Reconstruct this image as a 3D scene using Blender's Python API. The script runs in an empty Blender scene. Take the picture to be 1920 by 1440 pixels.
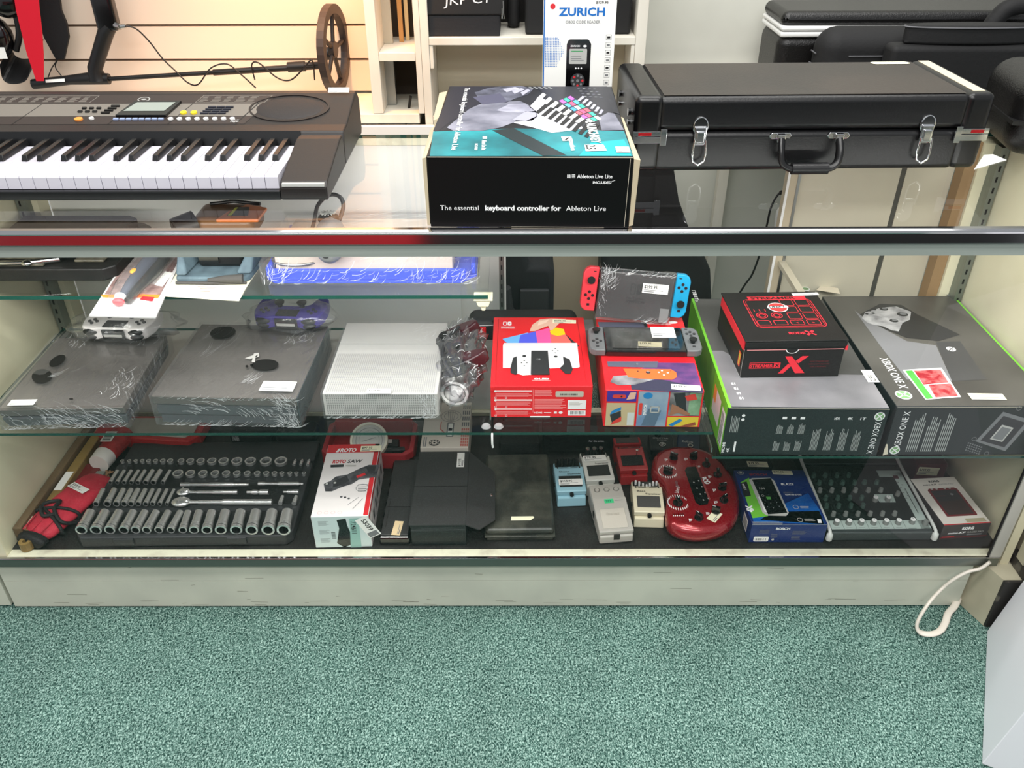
import bpy, math, random
from mathutils import Matrix, Vector, noise
random.seed(7)
S = bpy.context.scene
COL = S.collection
PI = math.pi
# ------------------------------------------------------------------ camera
CAM = Vector((0.0, -1.3603, 1.5410))
R_ = Vector((0.99999526, 0.00099315, -0.00291416))
U_ = Vector((0.00188616, 0.55048522, 0.83484278))
F_ = Vector((-0.00243333, 0.83484432, -0.55048074))
FPX = 1572.0
cd = bpy.data.cameras.new('camera'); cam = bpy.data.objects.new('camera', cd); COL.objects.link(cam)
cd.sensor_width = 36; cd.lens = FPX / 1920 * 36; cd.clip_start = 0.02; cd.clip_end = 60
cam.matrix_world = Matrix(((R_.x, U_.x, -F_.x, CAM.x), (R_.y, U_.y, -F_.y, CAM.y), (R_.z, U_.z, -F_.z, CAM.z), (0, 0, 0, 1)))
S.camera = cam
# ------------------------------------------------------------------ world, lights, exposure
w = bpy.data.worlds.new('room_light'); S.world = w; w.use_nodes = True
w.node_tree.nodes['Background'].inputs[0].default_value = (0.93, 0.97, 1.0, 1)
w.node_tree.nodes['Background'].inputs[1].default_value = 0.55
def area(name, loc, sx, sy, power, color=(1, 1, 1), rot=(0, 0, 0)):
    l = bpy.data.lights.new(name, 'AREA'); l.shape = 'RECTANGLE'; l.size = sx; l.size_y = sy
    l.energy = power; l.color = color
    o = bpy.data.objects.new(name, l); COL.objects.link(o); o.location = loc; o.rotation_euler = rot
    return o
area('aisle_fill_light', (0.1, -2.1, 2.75), 2.4, 0.4, 60, (1, .985, .96))  # unseen fill, added to reach the deck through the front glass
area('ceiling_tube_front', (-0.3, -0.9, 2.75), 2.4, 0.4, 46, (1, .985, .95))
area('ceiling_tube_middle', (0.2, 0.25, 2.75), 2.6, 0.35, 34, (1, .985, .95))
# the display case's own lamp strip, tucked behind its top rail
area('showcase_lamp', (-.02, .040, .908), 2.1, .03, 5.5, (1, .975, .93), (math.radians(38), 0, 0))
area('ceiling_tube_rear', (0.4, 0.95, 2.6), 2.6, 0.3, 12, (1, .98, .94))
sp = bpy.data.lights.new('warm_wall_lamp', 'SPOT'); sp.energy = 46; sp.color = (1, .44, .12); sp.spot_size = 1.5; sp.spot_blend = .8; sp.shadow_soft_size = .05
so = bpy.data.objects.new('warm_wall_lamp', sp); COL.objects.link(so); so.location = (-0.50, 0.80, 1.75)
so.rotation_euler = (Vector((-0.53, 1.20, 1.12)) - so.location).to_track_quat('-Z', 'Y').to_euler()
S.view_settings.view_transform = 'Standard'; S.view_settings.look = 'None'; S.view_settings.gamma = 1
S.view_settings.use_curve_mapping = False; S.view_settings.exposure = 0.0

# ------------------------------------------------------------------ helpers
def W(px, py, z):
    """point of a horizontal surface at height z, read off the photograph"""
    d = R_ * ((px - 960) / FPX) + U_ * (-(py - 720) / FPX) + F_
    return CAM + d * ((z - CAM.z) / d.z)
def WY(px, py, y):
    d = R_ * ((px - 960) / FPX) + U_ * (-(py - 720) / FPX) + F_
    return CAM + d * ((y - CAM.y) / d.y)
def lin(c):
    o = []
    for v in c[:3]:
        v /= 255.0
        o.append(v / 12.92 if v <= .04045 else ((v + .055) / 1.055) ** 2.4)
    return (*o, 1)
_m = {}
def mat(name, rgb, rough=.5, metal=0.0, spec=.5, bump=None, var=None, coat=0.0, emit=0.0, stretch=(1, 1, 1)):
    if name in _m: return _m[name]
    m = bpy.data.materials.new(name); m.use_nodes = True; nt = m.node_tree; b = nt.nodes['Principled BSDF']
    b.inputs['Base Color'].default_value = lin(rgb); b.inputs['Roughness'].default_value = rough
    b.inputs['Metallic'].default_value = metal; b.inputs['Specular IOR Level'].default_value = spec
    b.inputs['Coat Weight'].default_value = coat; b.inputs['Coat Roughness'].default_value = .08
    if emit: b.inputs['Emission Color'].default_value = lin(rgb); b.inputs['Emission Strength'].default_value = emit
    if bump or var:
        tc = nt.nodes.new('ShaderNodeTexCoord'); mp = nt.nodes.new('ShaderNodeMapping'); mp.inputs['Scale'].default_value = stretch
        nt.links.new(tc.outputs['Object'], mp.inputs[0])
    if bump:
        n = nt.nodes.new('ShaderNodeTexNoise'); n.inputs['Scale'].default_value = bump[0]; n.inputs['Detail'].default_value = 3
        nt.links.new(mp.outputs[0], n.inputs['Vector'])
        bp = nt.nodes.new('ShaderNodeBump'); bp.inputs['Strength'].default_value = bump[1]; bp.inputs['Distance'].default_value = .002
        nt.links.new(n.outputs[0], bp.inputs['Height']); nt.links.new(bp.outputs[0], b.inputs['Normal'])
    if var:
        n2 = nt.nodes.new('ShaderNodeTexNoise'); n2.inputs['Scale'].default_value = var[0]; n2.inputs['Detail'].default_value = 4
        nt.links.new(mp.outputs[0], n2.inputs['Vector'])
        cr = nt.nodes.new('ShaderNodeValToRGB'); cr.color_ramp.elements[0].position = var[2] if len(var) > 2 else .35; cr.color_ramp.elements[1].position = var[3] if len(var) > 3 else .65
        cr.color_ramp.elements[0].color = lin(var[1]); cr.color_ramp.elements[1].color = lin(rgb)
        nt.links.new(n2.outputs[0], cr.inputs[0]); nt.links.new(cr.outputs[0], b.inputs['Base Color'])
    _m[name] = m; return m
def glassmat(name, tint=(.95, .985, .97), ior=1.55, rough=0.0, haze=0.0, bump=None, stretch=(1, 1, 1), gain=1.0):
    m = bpy.data.materials.new(name); m.use_nodes = True; nt = m.node_tree; nt.nodes.clear()
    N = nt.nodes.new; L = nt.links.new
    out = N('ShaderNodeOutputMaterial'); mx = N('ShaderNodeMixShader'); tr = N('ShaderNodeBsdfTransparent'); gl = N('ShaderNodeBsdfGlossy')
    tr.inputs[0].default_value = (*tint, 1); gl.inputs['Roughness'].default_value = rough; gl.inputs['Color'].default_value = (1, 1, 1, 1)
    fr = N('ShaderNodeFresnel'); fr.inputs[0].default_value = ior; geo = N('ShaderNodeNewGeometry')
    mt = N('ShaderNodeMath'); mt.operation = 'SUBTRACT'; mt.inputs[0].default_value = gain; L(geo.outputs['Backfacing'], mt.inputs[1])
    mt.use_clamp = gain <= 1
    m2 = N('ShaderNodeMath'); m2.operation = 'MULTIPLY'; m2.use_clamp = True; L(fr.outputs[0], m2.inputs[0]); L(mt.outputs[0], m2.inputs[1])
    L(m2.outputs[0], mx.inputs[0]); L(gl.outputs[0], mx.inputs[2])
    if haze:
        df = N('ShaderNodeBsdfDiffuse'); df.inputs[0].default_value = (.9, .92, .93, 1); h = N('ShaderNodeMixShader'); h.inputs[0].default_value = haze
        L(tr.outputs[0], h.inputs[1]); L(df.outputs[0], h.inputs[2]); L(h.outputs[0], mx.inputs[1])
    else: L(tr.outputs[0], mx.inputs[1])
    if bump:
        tc = N('ShaderNodeTexCoord'); mp = N('ShaderNodeMapping'); mp.inputs['Scale'].default_value = stretch; L(tc.outputs['Object'], mp.inputs[0])
        n = N('ShaderNodeTexNoise'); n.inputs['Scale'].default_value = bump[0]; n.inputs['Detail'].default_value = 4; n.inputs['Distortion'].default_value = 1.2; L(mp.outputs[0], n.inputs['Vector'])
        bp = N('ShaderNodeBump'); bp.inputs['Strength'].default_value = bump[1]; bp.inputs['Distance'].default_value = .004; L(n.outputs[0], bp.inputs['Height'])
        L(bp.outputs[0], gl.inputs['Normal']); L(bp.outputs[0], fr.inputs['Normal'])
    L(mx.outputs[0], out.inputs[0]); _m[name] = m; return m
GLASS = glassmat('clear_glass', (.988, .996, .992), 1.36)
GLASST = glassmat('clear_top_glass', (.99, .996, .993), 1.18)
FILM = glassmat('shrink_film', (.97, .97, .97), 1.55, .16, .05, (30, .8), (1, .35, 1))
FILMW = glassmat('crinkled_film', (.95, .95, .96), 1.7, .10, .10, (60, 1.0))
CREASE_GLINT = mat('film_crease', (235, 238, 240), .25)  # pale colour for glints painted along film folds
GEDGE = mat('glass_edge_green', (18, 66, 56), .12, coat=.5)
BLACK = mat('black_plastic', (16, 16, 17), .42)
MBLACK = mat('matt_black', (11, 11, 12), .75)
SBLACK = mat('gloss_black', (9, 9, 10), .15, coat=.4)
DGREY = mat('dark_grey_plastic', (52, 52, 54), .5)
GREY = mat('grey_plastic', (120, 121, 122), .5)
LGREY = mat('light_grey_plastic', (182, 182, 178), .5)
WHITE = mat('white_plastic', (232, 232, 230), .4)
PAPER = mat('white_paper', (243, 243, 238), .7)
CREAM = mat('cream_paper', (240, 236, 205), .7)
INKW = mat('white_ink', (240, 240, 240), .5)
INKK = mat('black_ink', (22, 22, 24), .6)
INKG = mat('grey_ink', (120, 122, 124), .6)
CHROME = mat('chrome', (225, 226, 228), .09, 1.0)
STEEL = mat('brushed_steel', (165, 167, 165), .35, 1.0)
CHROMED = mat('satin_chrome', (200, 200, 198), .2, 1.0)
RED = mat('red_card', (226, 28, 36), .45, coat=.15)
_txt = {}
def textgeo(s, bold=0.0, shear=0.0):
    k = (s, bold, shear)
    if k not in _txt:
        cu = bpy.data.curves.new('t', 'FONT'); cu.body = s; cu.size = 1; cu.offset = bold; cu.shear = shear; cu.resolution_u = 2; cu.fill_mode = 'FRONT'
        o = bpy.data.objects.new('t', cu); me = bpy.data.meshes.new_from_object(o)
        vs = [v.co.copy() for v in me.vertices]; fs = [tuple(p.vertices) for p in me.polygons]
        bpy.data.objects.remove(o); bpy.data.curves.remove(cu); bpy.data.meshes.remove(me)
        if vs: x0 = min(v.x for v in vs); x1 = max(v.x for v in vs); y0 = min(v.y for v in vs); y1 = max(v.y for v in vs)
        else: x0 = y0 = 0; x1 = y1 = 1
        _txt[k] = (vs, fs, x0, x1, y0, y1)
    return _txt[k]
class MB:
    def __init__(s, m=None): s.v = []; s.f = []; s.mi = []; s.ms = []; s.M = Matrix(); s.cur = m; s.sm = []; s.smooth = False
    def idx(s, m):
        m = m or s.cur
        if m not in s.ms: s.ms.append(m)
        return s.ms.index(m)
    def add(s, vs, fs, m=None, smooth=None):
        n = len(s.v); s.v += [s.M @ Vector(v) for v in vs]; i = s.idx(m); sm = s.smooth if smooth is None else smooth
        for f in fs: s.f.append(tuple(n + k for k in f)); s.mi.append(i); s.sm.append(sm)
        return s
    def box(s, x0, y0, z0, x1, y1, z1, m=None):
        return s.add([(x0, y0, z0), (x1, y0, z0), (x1, y1, z0), (x0, y1, z0), (x0, y0, z1), (x1, y0, z1), (x1, y1, z1), (x0, y1, z1)],
              [(0, 3, 2, 1), (4, 5, 6, 7), (0, 1, 5, 4), (1, 2, 6, 5), (2, 3, 7, 6), (3, 0, 4, 7)], m)
    def prism(s, pts, z0, z1, m=None, axis='z', top=None):
        """outline in the plane across the axis, swept along the axis; top = outline at the far end"""
        n = len(pts); top = top or pts
        mp = {'z': lambda p, h: (p[0], p[1], h), 'x': lambda p, h: (h, p[0], p[1]), 'y': lambda p, h: (p[0], h, p[1])}[axis]
        vs = [mp(p, z0) for p in pts] + [mp(p, z1) for p in top]
        ar = sum(pts[i][0] * pts[(i + 1) % n][1] - pts[(i + 1) % n][0] * pts[i][1] for i in range(n))
        flip = (ar < 0) != (axis == 'y')
        fs = [tuple(range(n))[::-1], tuple(range(n, 2 * n))] + [(i, (i + 1) % n, n + (i + 1) % n, n + i) for i in range(n)]
        if flip: fs = [f[::-1] for f in fs]
        return s.add(vs, fs, m)
    def cyl(s, p0, p1, r0, r1=None, n=16, m=None, caps=True):
        r1 = r0 if r1 is None else r1; p0 = Vector(p0); p1 = Vector(p1); a = (p1 - p0).normalized()
        u = a.orthogonal().normalized(); v = a.cross(u); vs = []
        for p, r in ((p0, r0), (p1, r1)):
            for i in range(n):
                t = 2 * PI * i / n; vs.append(p + (u * math.cos(t) + v * math.sin(t)) * r)
        s.add(vs, [(i, (i + 1) % n, n + (i + 1) % n, n + i) for i in range(n)], m, True)
        if caps: s.add(vs, [tuple(range(n))[::-1], tuple(range(n, 2 * n))], m, False)
        return s
    def ring(s, c, r, ri, h, n=24, m=None, sx=1, sy=1):
        vs = []
        for (rr, z) in ((r, 0), (r, h), (ri, h), (ri, 0)):
            for i in range(n):
                t = 2 * PI * i / n; vs.append((c[0] + math.cos(t) * rr * sx, c[1] + math.sin(t) * rr * sy, c[2] + z))
        fs = []
        for k in range(4):
            for i in range(n): fs.append((k * n + i, k * n + (i + 1) % n, (k + 1) % 4 * n + (i + 1) % n, (k + 1) % 4 * n + i))
        return s.add(vs, fs, m)
    def tube(s, path, r, n=8, m=None, closed=False, flat=None):
        P = [Vector(p) for p in path]; N = len(P); vs = []; up = None
        for i, p in enumerate(P):
            a = P[(i + 1) % N] if (closed or i < N - 1) else P[i]; b = P[i - 1] if (closed or i > 0) else P[i]
            t = (a - b).normalized()
            if up is None: up = t.orthogonal().normalized()
            up = (up - t * up.dot(t)).normalized(); q = t.cross(up); rr = r[i] if isinstance(r, (list, tuple)) else r
            for k in range(n):
                an = 2 * PI * k / n; vs.append(p + up * math.cos(an) * rr + q * math.sin(an) * rr * (flat or 1))
        fs = []
        for i in range(N if closed else N - 1):
            j = (i + 1) % N
            for k in range(n): fs.append((i * n + k, i * n + (k + 1) % n, j * n + (k + 1) % n, j * n + k))
        s.add(vs, fs, m, True)
        if not closed: s.add(vs, [tuple(range(n))[::-1], tuple(range((N - 1) * n, N * n))], m, False)
        return s
    def ell(s, c, rx, ry, rz, m=None, nu=20, nv=12, nz=0, ns=10, zmin=None):
        c = Vector(c); vs = []
        for j in range(nv + 1):
            ph = PI * j / nv
            for i in range(nu):
                t = 2 * PI * i / nu; d = Vector((math.sin(ph) * math.cos(t), math.sin(ph) * math.sin(t), -math.cos(ph)))
                k = 1 + (nz * noise.noise(d * ns * .3 + c * 7) if nz else 0)
                p = Vector((d.x * rx * k, d.y * ry * k, d.z * rz * k))
                if zmin is not None: p.z = max(p.z, zmin - c.z)
                vs.append(c + p)
        return s.add(vs, [(j * nu + i, j * nu + (i + 1) % nu, (j + 1) * nu + (i + 1) % nu, (j + 1) * nu + i) for j in range(nv) for i in range(nu)], m, True)
    def frustum(s, x0, y0, x1, y1, z0, z1, ins, m=None):
        return s.add([(x0, y0, z0), (x1, y0, z0), (x1, y1, z0), (x0, y1, z0), (x0 + ins, y0 + ins, z1), (x1 - ins, y0 + ins, z1), (x1 - ins, y1 - ins, z1), (x0 + ins, y1 - ins, z1)],
              [(0, 3, 2, 1), (4, 5, 6, 7), (0, 1, 5, 4), (1, 2, 6, 5), (2, 3, 7, 6), (3, 0, 4, 7)], m)
    def build(s, name, parent=None, bevel=0, seg=2, sub=0, loc=None, rz=0, label=None, ang=.6):
        me = bpy.data.meshes.new(name); me.from_pydata([tuple(v) for v in s.v], [], s.f)
        for m in s.ms: me.materials.append(m)
        me.polygons.foreach_set('material_index', s.mi); me.polygons.foreach_set('use_smooth', s.sm); me.update()
        o = bpy.data.objects.new(name, me); COL.objects.link(o)
        if parent: o.parent = parent
        if loc is not None: o.location = loc
        if rz: o.rotation_euler.z = rz
        if bevel:
            b = o.modifiers.new('b', 'BEVEL'); b.width = bevel; b.segments = seg; b.limit_method = 'ANGLE'; b.angle_limit = ang
            if seg > 2:
                me.polygons.foreach_set('use_smooth', [True] * len(me.polygons)); b.harden_normals = True
        if sub: d = o.modifiers.new('s', 'SUBSURF'); d.levels = sub; d.render_levels = sub
        if label: o['label'] = label
        return o
def face(o, u, v):
    o = Vector(o); u = Vector(u).normalized(); v = Vector(v).normalized(); n = u.cross(v)
    return Matrix(((u.x, v.x, n.x, o.x), (u.y, v.y, n.y, o.y), (u.z, v.z, n.z, o.z), (0, 0, 0, 1)))
def top(h, x=0, y=0): return face((x, y, h), (1, 0, 0), (0, 1, 0))
def front(y=0, x=0, z=0): return face((x, y, z), (1, 0, 0), (0, 0, 1))
def left(d, x=0, z=0): return face((x, d, z), (0, -1, 0), (0, 0, 1))
def right(w_, y=0, z=0): return face((w_, y, z), (0, 1, 0), (0, 0, 1))
class Art(MB):
    """printed shapes on a face; coordinates are metres on that face, k = print layer"""
    def on(s, M): s.M = M; return s
    def z(s, k): return .0003 + .00015 * k
    def rect(s, u0, v0, u1, v1, m, k=0): z = s.z(k); return s.add([(u0, v0, z), (u1, v0, z), (u1, v1, z), (u0, v1, z)], [(0, 1, 2, 3)], m)
    def poly(s, pts, m, k=0):
        ar = sum(pts[i][0] * pts[(i + 1) % len(pts)][1] - pts[(i + 1) % len(pts)][0] * pts[i][1] for i in range(len(pts)))
        if ar < 0: pts = pts[::-1]
        return s.add([(p[0], p[1], s.z(k)) for p in pts], [tuple(range(len(pts)))], m)
    def disc(s, u, v, r, m, k=0, sy=1.0, n=24, rot=0):
        c, q = math.cos(rot), math.sin(rot)
        return s.poly([(u + r * math.cos(t) * c - r * sy * math.sin(t) * q, v + r * math.cos(t) * q + r * sy * math.sin(t) * c) for t in [2 * PI * i / n for i in range(n)]], m, k)
    def arc(s, u, v, r, w_, m, k=0, a0=0, a1=2 * PI, sy=1.0, n=28):
        z = s.z(k); vs = []; N = n
        for i in range(N + 1):
            t = a0 + (a1 - a0) * i / N
            for rr in (r - w_ / 2, r + w_ / 2): vs.append((u + rr * math.cos(t), v + rr * math.sin(t) * sy, z))
        return s.add(vs, [(2 * i, 2 * i + 1, 2 * i + 3, 2 * i + 2) for i in range(N)], m)
    def line(s, a, b, w_, m, k=0):
        a = Vector((a[0], a[1])); b = Vector((b[0], b[1])); d = (b - a).normalized(); q = Vector((-d.y, d.x)) * w_ / 2
        return s.poly([tuple(a - q), tuple(b - q), tuple(b + q), tuple(a + q)], m, k)
    def frame(s, u0, v0, u1, v1, w_, m, k=0):
        s.rect(u0, v0, u1, v0 + w_, m, k); s.rect(u0, v1 - w_, u1, v1, m, k); s.rect(u0, v0, u0 + w_, v1, m, k); return s.rect(u1 - w_, v0, u1, v1, m, k)
    def rrect(s, u0, v0, u1, v1, r, m, k=0, n=5):
        pts = []
        for cx, cy, a in ((u1 - r, v0 + r, -PI / 2), (u1 - r, v1 - r, 0), (u0 + r, v1 - r, PI / 2), (u0 + r, v0 + r, PI)):
            for i in range(n + 1): t = a + PI / 2 * i / n; pts.append((cx + r * math.cos(t), cy + r * math.sin(t)))
        return s.poly(pts, m, k)
    def text(s, t, u, v, h, m, wd=None, k=1, bold=0.0, shear=0.0, rot=0, align='l'):
        """lower-left corner (u,v), cap height h, optional total width wd"""
        vs, fs, x0, x1, y0, y1 = textgeo(t, bold, shear); sc = h / .70; sx = wd / (x1 - x0) if wd else sc
        off = {'l': 0, 'c': -.5, 'r': -1}[align] * (x1 - x0) * sx; c, q = math.cos(rot), math.sin(rot); z = s.z(k); out = []
        for p in vs:
            a = (p.x - x0) * sx + off; b = p.y * sc; out.append((u + a * c - b * q, v + a * q + b * c, z))
        return s.add(out, fs, m)
    def lines(s, u0, v0, u1, v1, n, m, k=1, fill=.45, rag=.25, rot=0):
        for i in range(n):
            hh = (v1 - v0) / n; b = v0 + i * hh; e = u1 - (u1 - u0) * rag * random.random(); s.rect(u0, b, e, b + hh * fill, m, k)
        return s
def props(o, label, cat, group=None, kind=None):
    if label: o['label'] = label
    if cat: o['category'] = cat
    if group: o['group'] = group
    if kind: o['kind'] = kind
    return o
def thing(name, label, cat, loc=(0, 0, 0), rz=0, group=None, rot=None):
    o = bpy.data.objects.new(name, None); COL.objects.link(o); o.location = loc; o.rotation_euler = rot or (0, 0, rz); o.empty_display_size = .02
    return props(o, label, cat, group)
def struct(mb, name, **k):
    o = mb.build(name, **k); o['kind'] = 'structure'; return o
def sticker(parent, M, w_, h_, price=None, m=None, lab='price sticker', big=.42):
    a = Art().on(M); z = .0006
    a.add([(0, 0, z), (w_, 0, z), (w_, h_, z), (0, h_, z), (0, 0, 0), (w_, 0, 0), (w_, h_, 0), (0, h_, 0)], [(0, 1, 2, 3), (0, 4, 5, 1), (1, 5, 6, 2), (2, 6, 7, 3), (3, 7, 4, 0)], m or PAPER)
    if price: a.text(price, w_ * .06, h_ * .5, h_ * .32, INKK, wd=w_ * big * 1.2, k=3, bold=.02)
    a.rect(w_ * .06, h_ * .30, w_ * .8, h_ * .36, INKG, 3); a.rect(w_ * .06, h_ * .13, w_ * .45, h_ * .22, INKG, 3)
    o = a.build('price_sticker', parent); return o
def rot_face(M, ang, u, v):
    return M @ Matrix.Translation((u, v, 0)) @ Matrix.Rotation(ang, 4, 'Z')
R = math.radians
def adopt(o, t, lab=None):
    """make a shape built in place a part of thing t"""
    o.parent = t; o.matrix_parent_inverse = t.matrix_basis.inverted()
    if lab: o['label'] = lab
    return o
ORD = 'first second third fourth fifth sixth seventh eighth ninth tenth eleventh twelfth thirteenth fourteenth fifteenth sixteenth seventeenth'.split()
def mapper(t, M):
    """pixel of the photograph -> coordinates on a printed face of a thing"""
    WM = Matrix.Translation(t.location) @ t.rotation_euler.to_matrix().to_4x4() @ M
    inv = WM.inverted(); o = inv @ CAM
    def f(px, py):
        d = R_ * ((px - 960) / FPX) + U_ * (-(py - 720) / FPX) + F_
        q = inv.to_3x3() @ d; k = -o.z / q.z
        return (o.x + q.x * k, o.y + q.y * k)
    return f
def ppoly(a, f, pts, m, k=1): return a.poly([f(*p) for p in pts], m, k)
# ------------------------------------------------------------------ the room
cm = bpy.data.materials.new('green_carpet'); cm.use_nodes = True; nt = cm.node_tree; b = nt.nodes['Principled BSDF']; N = nt.nodes.new; L = nt.links.new
tc = N('ShaderNodeTexCoord'); mp = N('ShaderNodeMapping'); mp.inputs['Scale'].default_value = (1.15, .8, 1); L(tc.outputs['Object'], mp.inputs[0])
n1 = N('ShaderNodeTexNoise'); n1.inputs['Scale'].default_value = 290; n1.inputs['Detail'].default_value = 4; n1.inputs['Distortion'].default_value = .8; L(mp.outputs[0], n1.inputs['Vector'])
cr = N('ShaderNodeValToRGB'); e = cr.color_ramp.elements; e[0].position = .37; e[1].position = .66
e[0].color = lin((26, 56, 51)); e[1].color = lin((176, 207, 197)); x = e.new(.5); x.color = lin((92, 128, 118)); L(n1.outputs[0], cr.inputs[0])
n3 = N('ShaderNodeTexNoise'); n3.inputs['Scale'].default_value = 5; n3.inputs['Detail'].default_value = 3; L(tc.outputs['Object'], n3.inputs['Vector'])
hs = N('ShaderNodeHueSaturation'); mr = N('ShaderNodeMapRange'); mr.inputs[1].default_value = .3; mr.inputs[2].default_value = .7; mr.inputs[3].default_value = .80; mr.inputs[4].default_value = 1.06
L(n3.outputs[0], mr.inputs[0]); L(mr.outputs[0], hs.inputs['Value']); L(cr.outputs[0], hs.inputs['Color']); L(hs.outputs[0], b.inputs['Base Color'])
bp = N('ShaderNodeBump'); bp.inputs['Strength'].default_value = .9; bp.inputs['Distance'].default_value = .004; L(n1.outputs[0], bp.inputs['Height']); L(bp.outputs[0], b.inputs['Normal'])
b.inputs['Roughness'].default_value = .95; b.inputs['Specular IOR Level'].default_value = .1
struct(MB(cm).box(-3, -4, -.02, 3, 1.3, 0), 'floor')
WALLP = mat('pale_wall_paint', (214, 214, 204), .7, var=(3, (200, 200, 190)))
struct(MB(WALLP).box(-3, 1.24, 0, 3, 1.30, 2.9), 'wall_back')
YW = 1.24
SLATC = mat('slatwall_cream', (224, 206, 188), .5); GRV = mat('slatwall_groove', (120, 104, 88), .7)
sw = MB(SLATC); zs = [WY(400, 171, YW).z, WY(400, 112, YW - .012).z, WY(400, 47.5, YW - .012).z]; dz = zs[2] - zs[1]
zz = [zs[0]] + zs[1:] + [zs[2] + dz * i for i in range(1, 6)]
for a, c in zip(zz, zz[1:]): sw.box(-2.6, YW - .014, a + .004, -.345, YW - .002, c - .003)
sw.box(-2.6, YW - .004, zz[0], -.345, YW, zz[-1], GRV)
struct(sw, 'wall_slatted')
# unseen blocks added to darken and redden the chrome and glass reflections
oc = MB(mat('reflection_counter_dark', (26, 22, 22), .5)).box(-2.6, -3.3, 0, 2.6, -2.75, .95); oc = oc.build('reflection_counter')
props(oc, 'unseen dark counter added behind the camera to darken reflections', 'counter')
rb = MB(mat('reflection_bin_red', (200, 16, 34), .5)).box(-2.6, -2.74, .0, -.45, -2.45, .85).build('reflection_bin', bevel=.01)  # added to give the chrome rail its red reflection
props(rb, 'unseen red bin added behind the camera for a red reflection', 'bin')

# ------------------------------------------------------------------ display case
CASEP = mat('worn_cream_laminate', (206, 208, 192), .45, var=(6, (192, 194, 180)), bump=(40, .05))
PANEL = mat('case_end_panel', (222, 217, 188), .5, var=(5, (212, 206, 176)))
DECKM = mat('dirty_dark_deck', (34, 33, 31), .55, var=(22, (22, 21, 20)))
SILL = mat('cream_sill', (214, 212, 188), .45, var=(30, (186, 180, 160), .25, .5))
RAILG = mat('dull_aluminium', (118, 124, 118), .3, .8)
RAILC = mat('rail_chrome', (190, 190, 192), .10, 1.0)
BAND = mat('frosted_rail_band', (150, 158, 152), .35, var=(14, (134, 142, 136)), stretch=(.12, 1, 6))
XL, XR = -1.145, 1.10
case = thing('display_case', 'long glass-topped shop display case on a cream base', 'display case', (0, 0, 0))
pl = MB(CASEP); pl.box(-1.187, .012, 0.006, 1.05, .5, .089); pl.box(-1.187, .012, .0905, 1.05, .5, .150); pl.box(-1.186, .014, .02, 1.049, .49, .149, DGREY)
pl.build('base_plinth', case)
sc = Art().on(front(.012))
SCR = mat('scuff_mark', (120, 118, 104), .8)
for i in range(46):
    u = random.uniform(-1.1, 1.0); v = random.choice([random.uniform(.01, .03), random.uniform(.01, .03), random.uniform(.03, .14)]); l = random.uniform(.006, .05); w_ = random.uniform(.0004, .0011)
    sc.line((u, v), (u + l, v + random.uniform(-.002, .002)), w_, SCR)
sc.build('scuffs', case)['kind'] = 'stuff'
MB(DECKM).box(XL, .026, .150, XR, .56, .178).build('deck', case)
MB(SILL).box(XL + .0, .002, .152, XR - .02, .0258, .1785).build('front_sill', case, bevel=.002)
r = MB(RAILG); r.box(-1.19, -.004, .152, 1.09, .0015, .176); r.box(-1.19, -.006, .1762, 1.09, .0012, .1792, RAILC)
r.build('lower_rail', case, bevel=.0012)
r = MB(RAILC); r.prism([(-.014, .9435), (.003, .9435), (.003, .9600), (-.0112, .9600)], -1.9, 1.6, RAILC, 'x')
r.prism([(-.013, .9605), (-.0135, .9625), (-.011, .9655), (-.006, .9672), (.004, .9672), (.0045, .9605)], -1.9, 1.6, RAILC, 'x')
r.build('top_chrome_rail', case)
MB(BAND).box(-1.9, -.007, .917, 1.6, .0025, .9432).build('top_rail_band', case)
# end panels
for nm, xa, xb in (('end_panel', XL - .02, XL), ('end_panel', XR, XR + .02)):
    MB(PANEL).box(xa, .004, .150, xb, .565, .956).build(nm, case)
MB(mat('post_aluminium', (188, 186, 176), .42, .3)).box(1.066, -.004, .1795, 1.090, .0015, .9165).build('corner_post', case)
MB(mat('post_gasket', (20, 20, 20), .6)).box(1.063, -.001, .1795, 1.0675, .004, .9165).build('corner_gasket', case)
g = MB(GLASS).box(-1.14, .004, .1795, 1.0625, .009, .9165); g.build('front_glass', case)
def pane(x0, y0, z0, x1, y1, z1, name, parent, gm=None):
    m = MB(GLASS); m.add([(x0, y0, z0), (x1, y0, z0), (x1, y1, z0), (x0, y1, z0), (x0, y0, z1), (x1, y0, z1), (x1, y1, z1), (x0, y1, z1)], [(0, 3, 2, 1), (4, 5, 6, 7)], gm or GLASS)
    m.add([(x0, y0, z0), (x1, y0, z0), (x1, y1, z0), (x0, y1, z0), (x0, y0, z1), (x1, y0, z1), (x1, y1, z1), (x0, y1, z1)], [(0, 1, 5, 4), (1, 2, 6, 5), (2, 3, 7, 6), (3, 0, 4, 7)], GEDGE)
    return m.build(name, parent)
pane(-1.9, .006, .957, 1.6, .545, .965, 'top_glass', case, GLASST)
UPR = mat('slotted_steel', (132, 138, 132), .38, .7); SLOT = mat('upright_slot', (14, 14, 14), .8)
def upright(x, y, z0, z1, wd=.018, side=0):
    m = MB(UPR); m.box(x, y, z0, x + wd, y + .012, z1); m.box(x, y + .0122, z0, x + wd, y + .03, z1)
    o = m.build('slotted_upright', case); a = Art().on(front(y, 0, 0)); a.cur = SLOT
    z = z0 + .01
    while z < z1 - .02: a.rect(x + wd * .36, z, x + wd * .62, z + .013, SLOT); z += .0254
    a.build('slots', o)
upright(XL + .004, .47, .18, .955); upright(XR - .022, .47, .18, .955); upright(-.036, .50, .18, .955, .012)
WD = mat('raw_wood_strip', (150, 122, 88), .7); DOORW = mat('door_white', (234, 234, 228), .45, var=(4, (226, 226, 220))); DOORB = mat('door_beige', (202, 196, 176), .5, var=(3, (190, 184, 166)))
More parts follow.
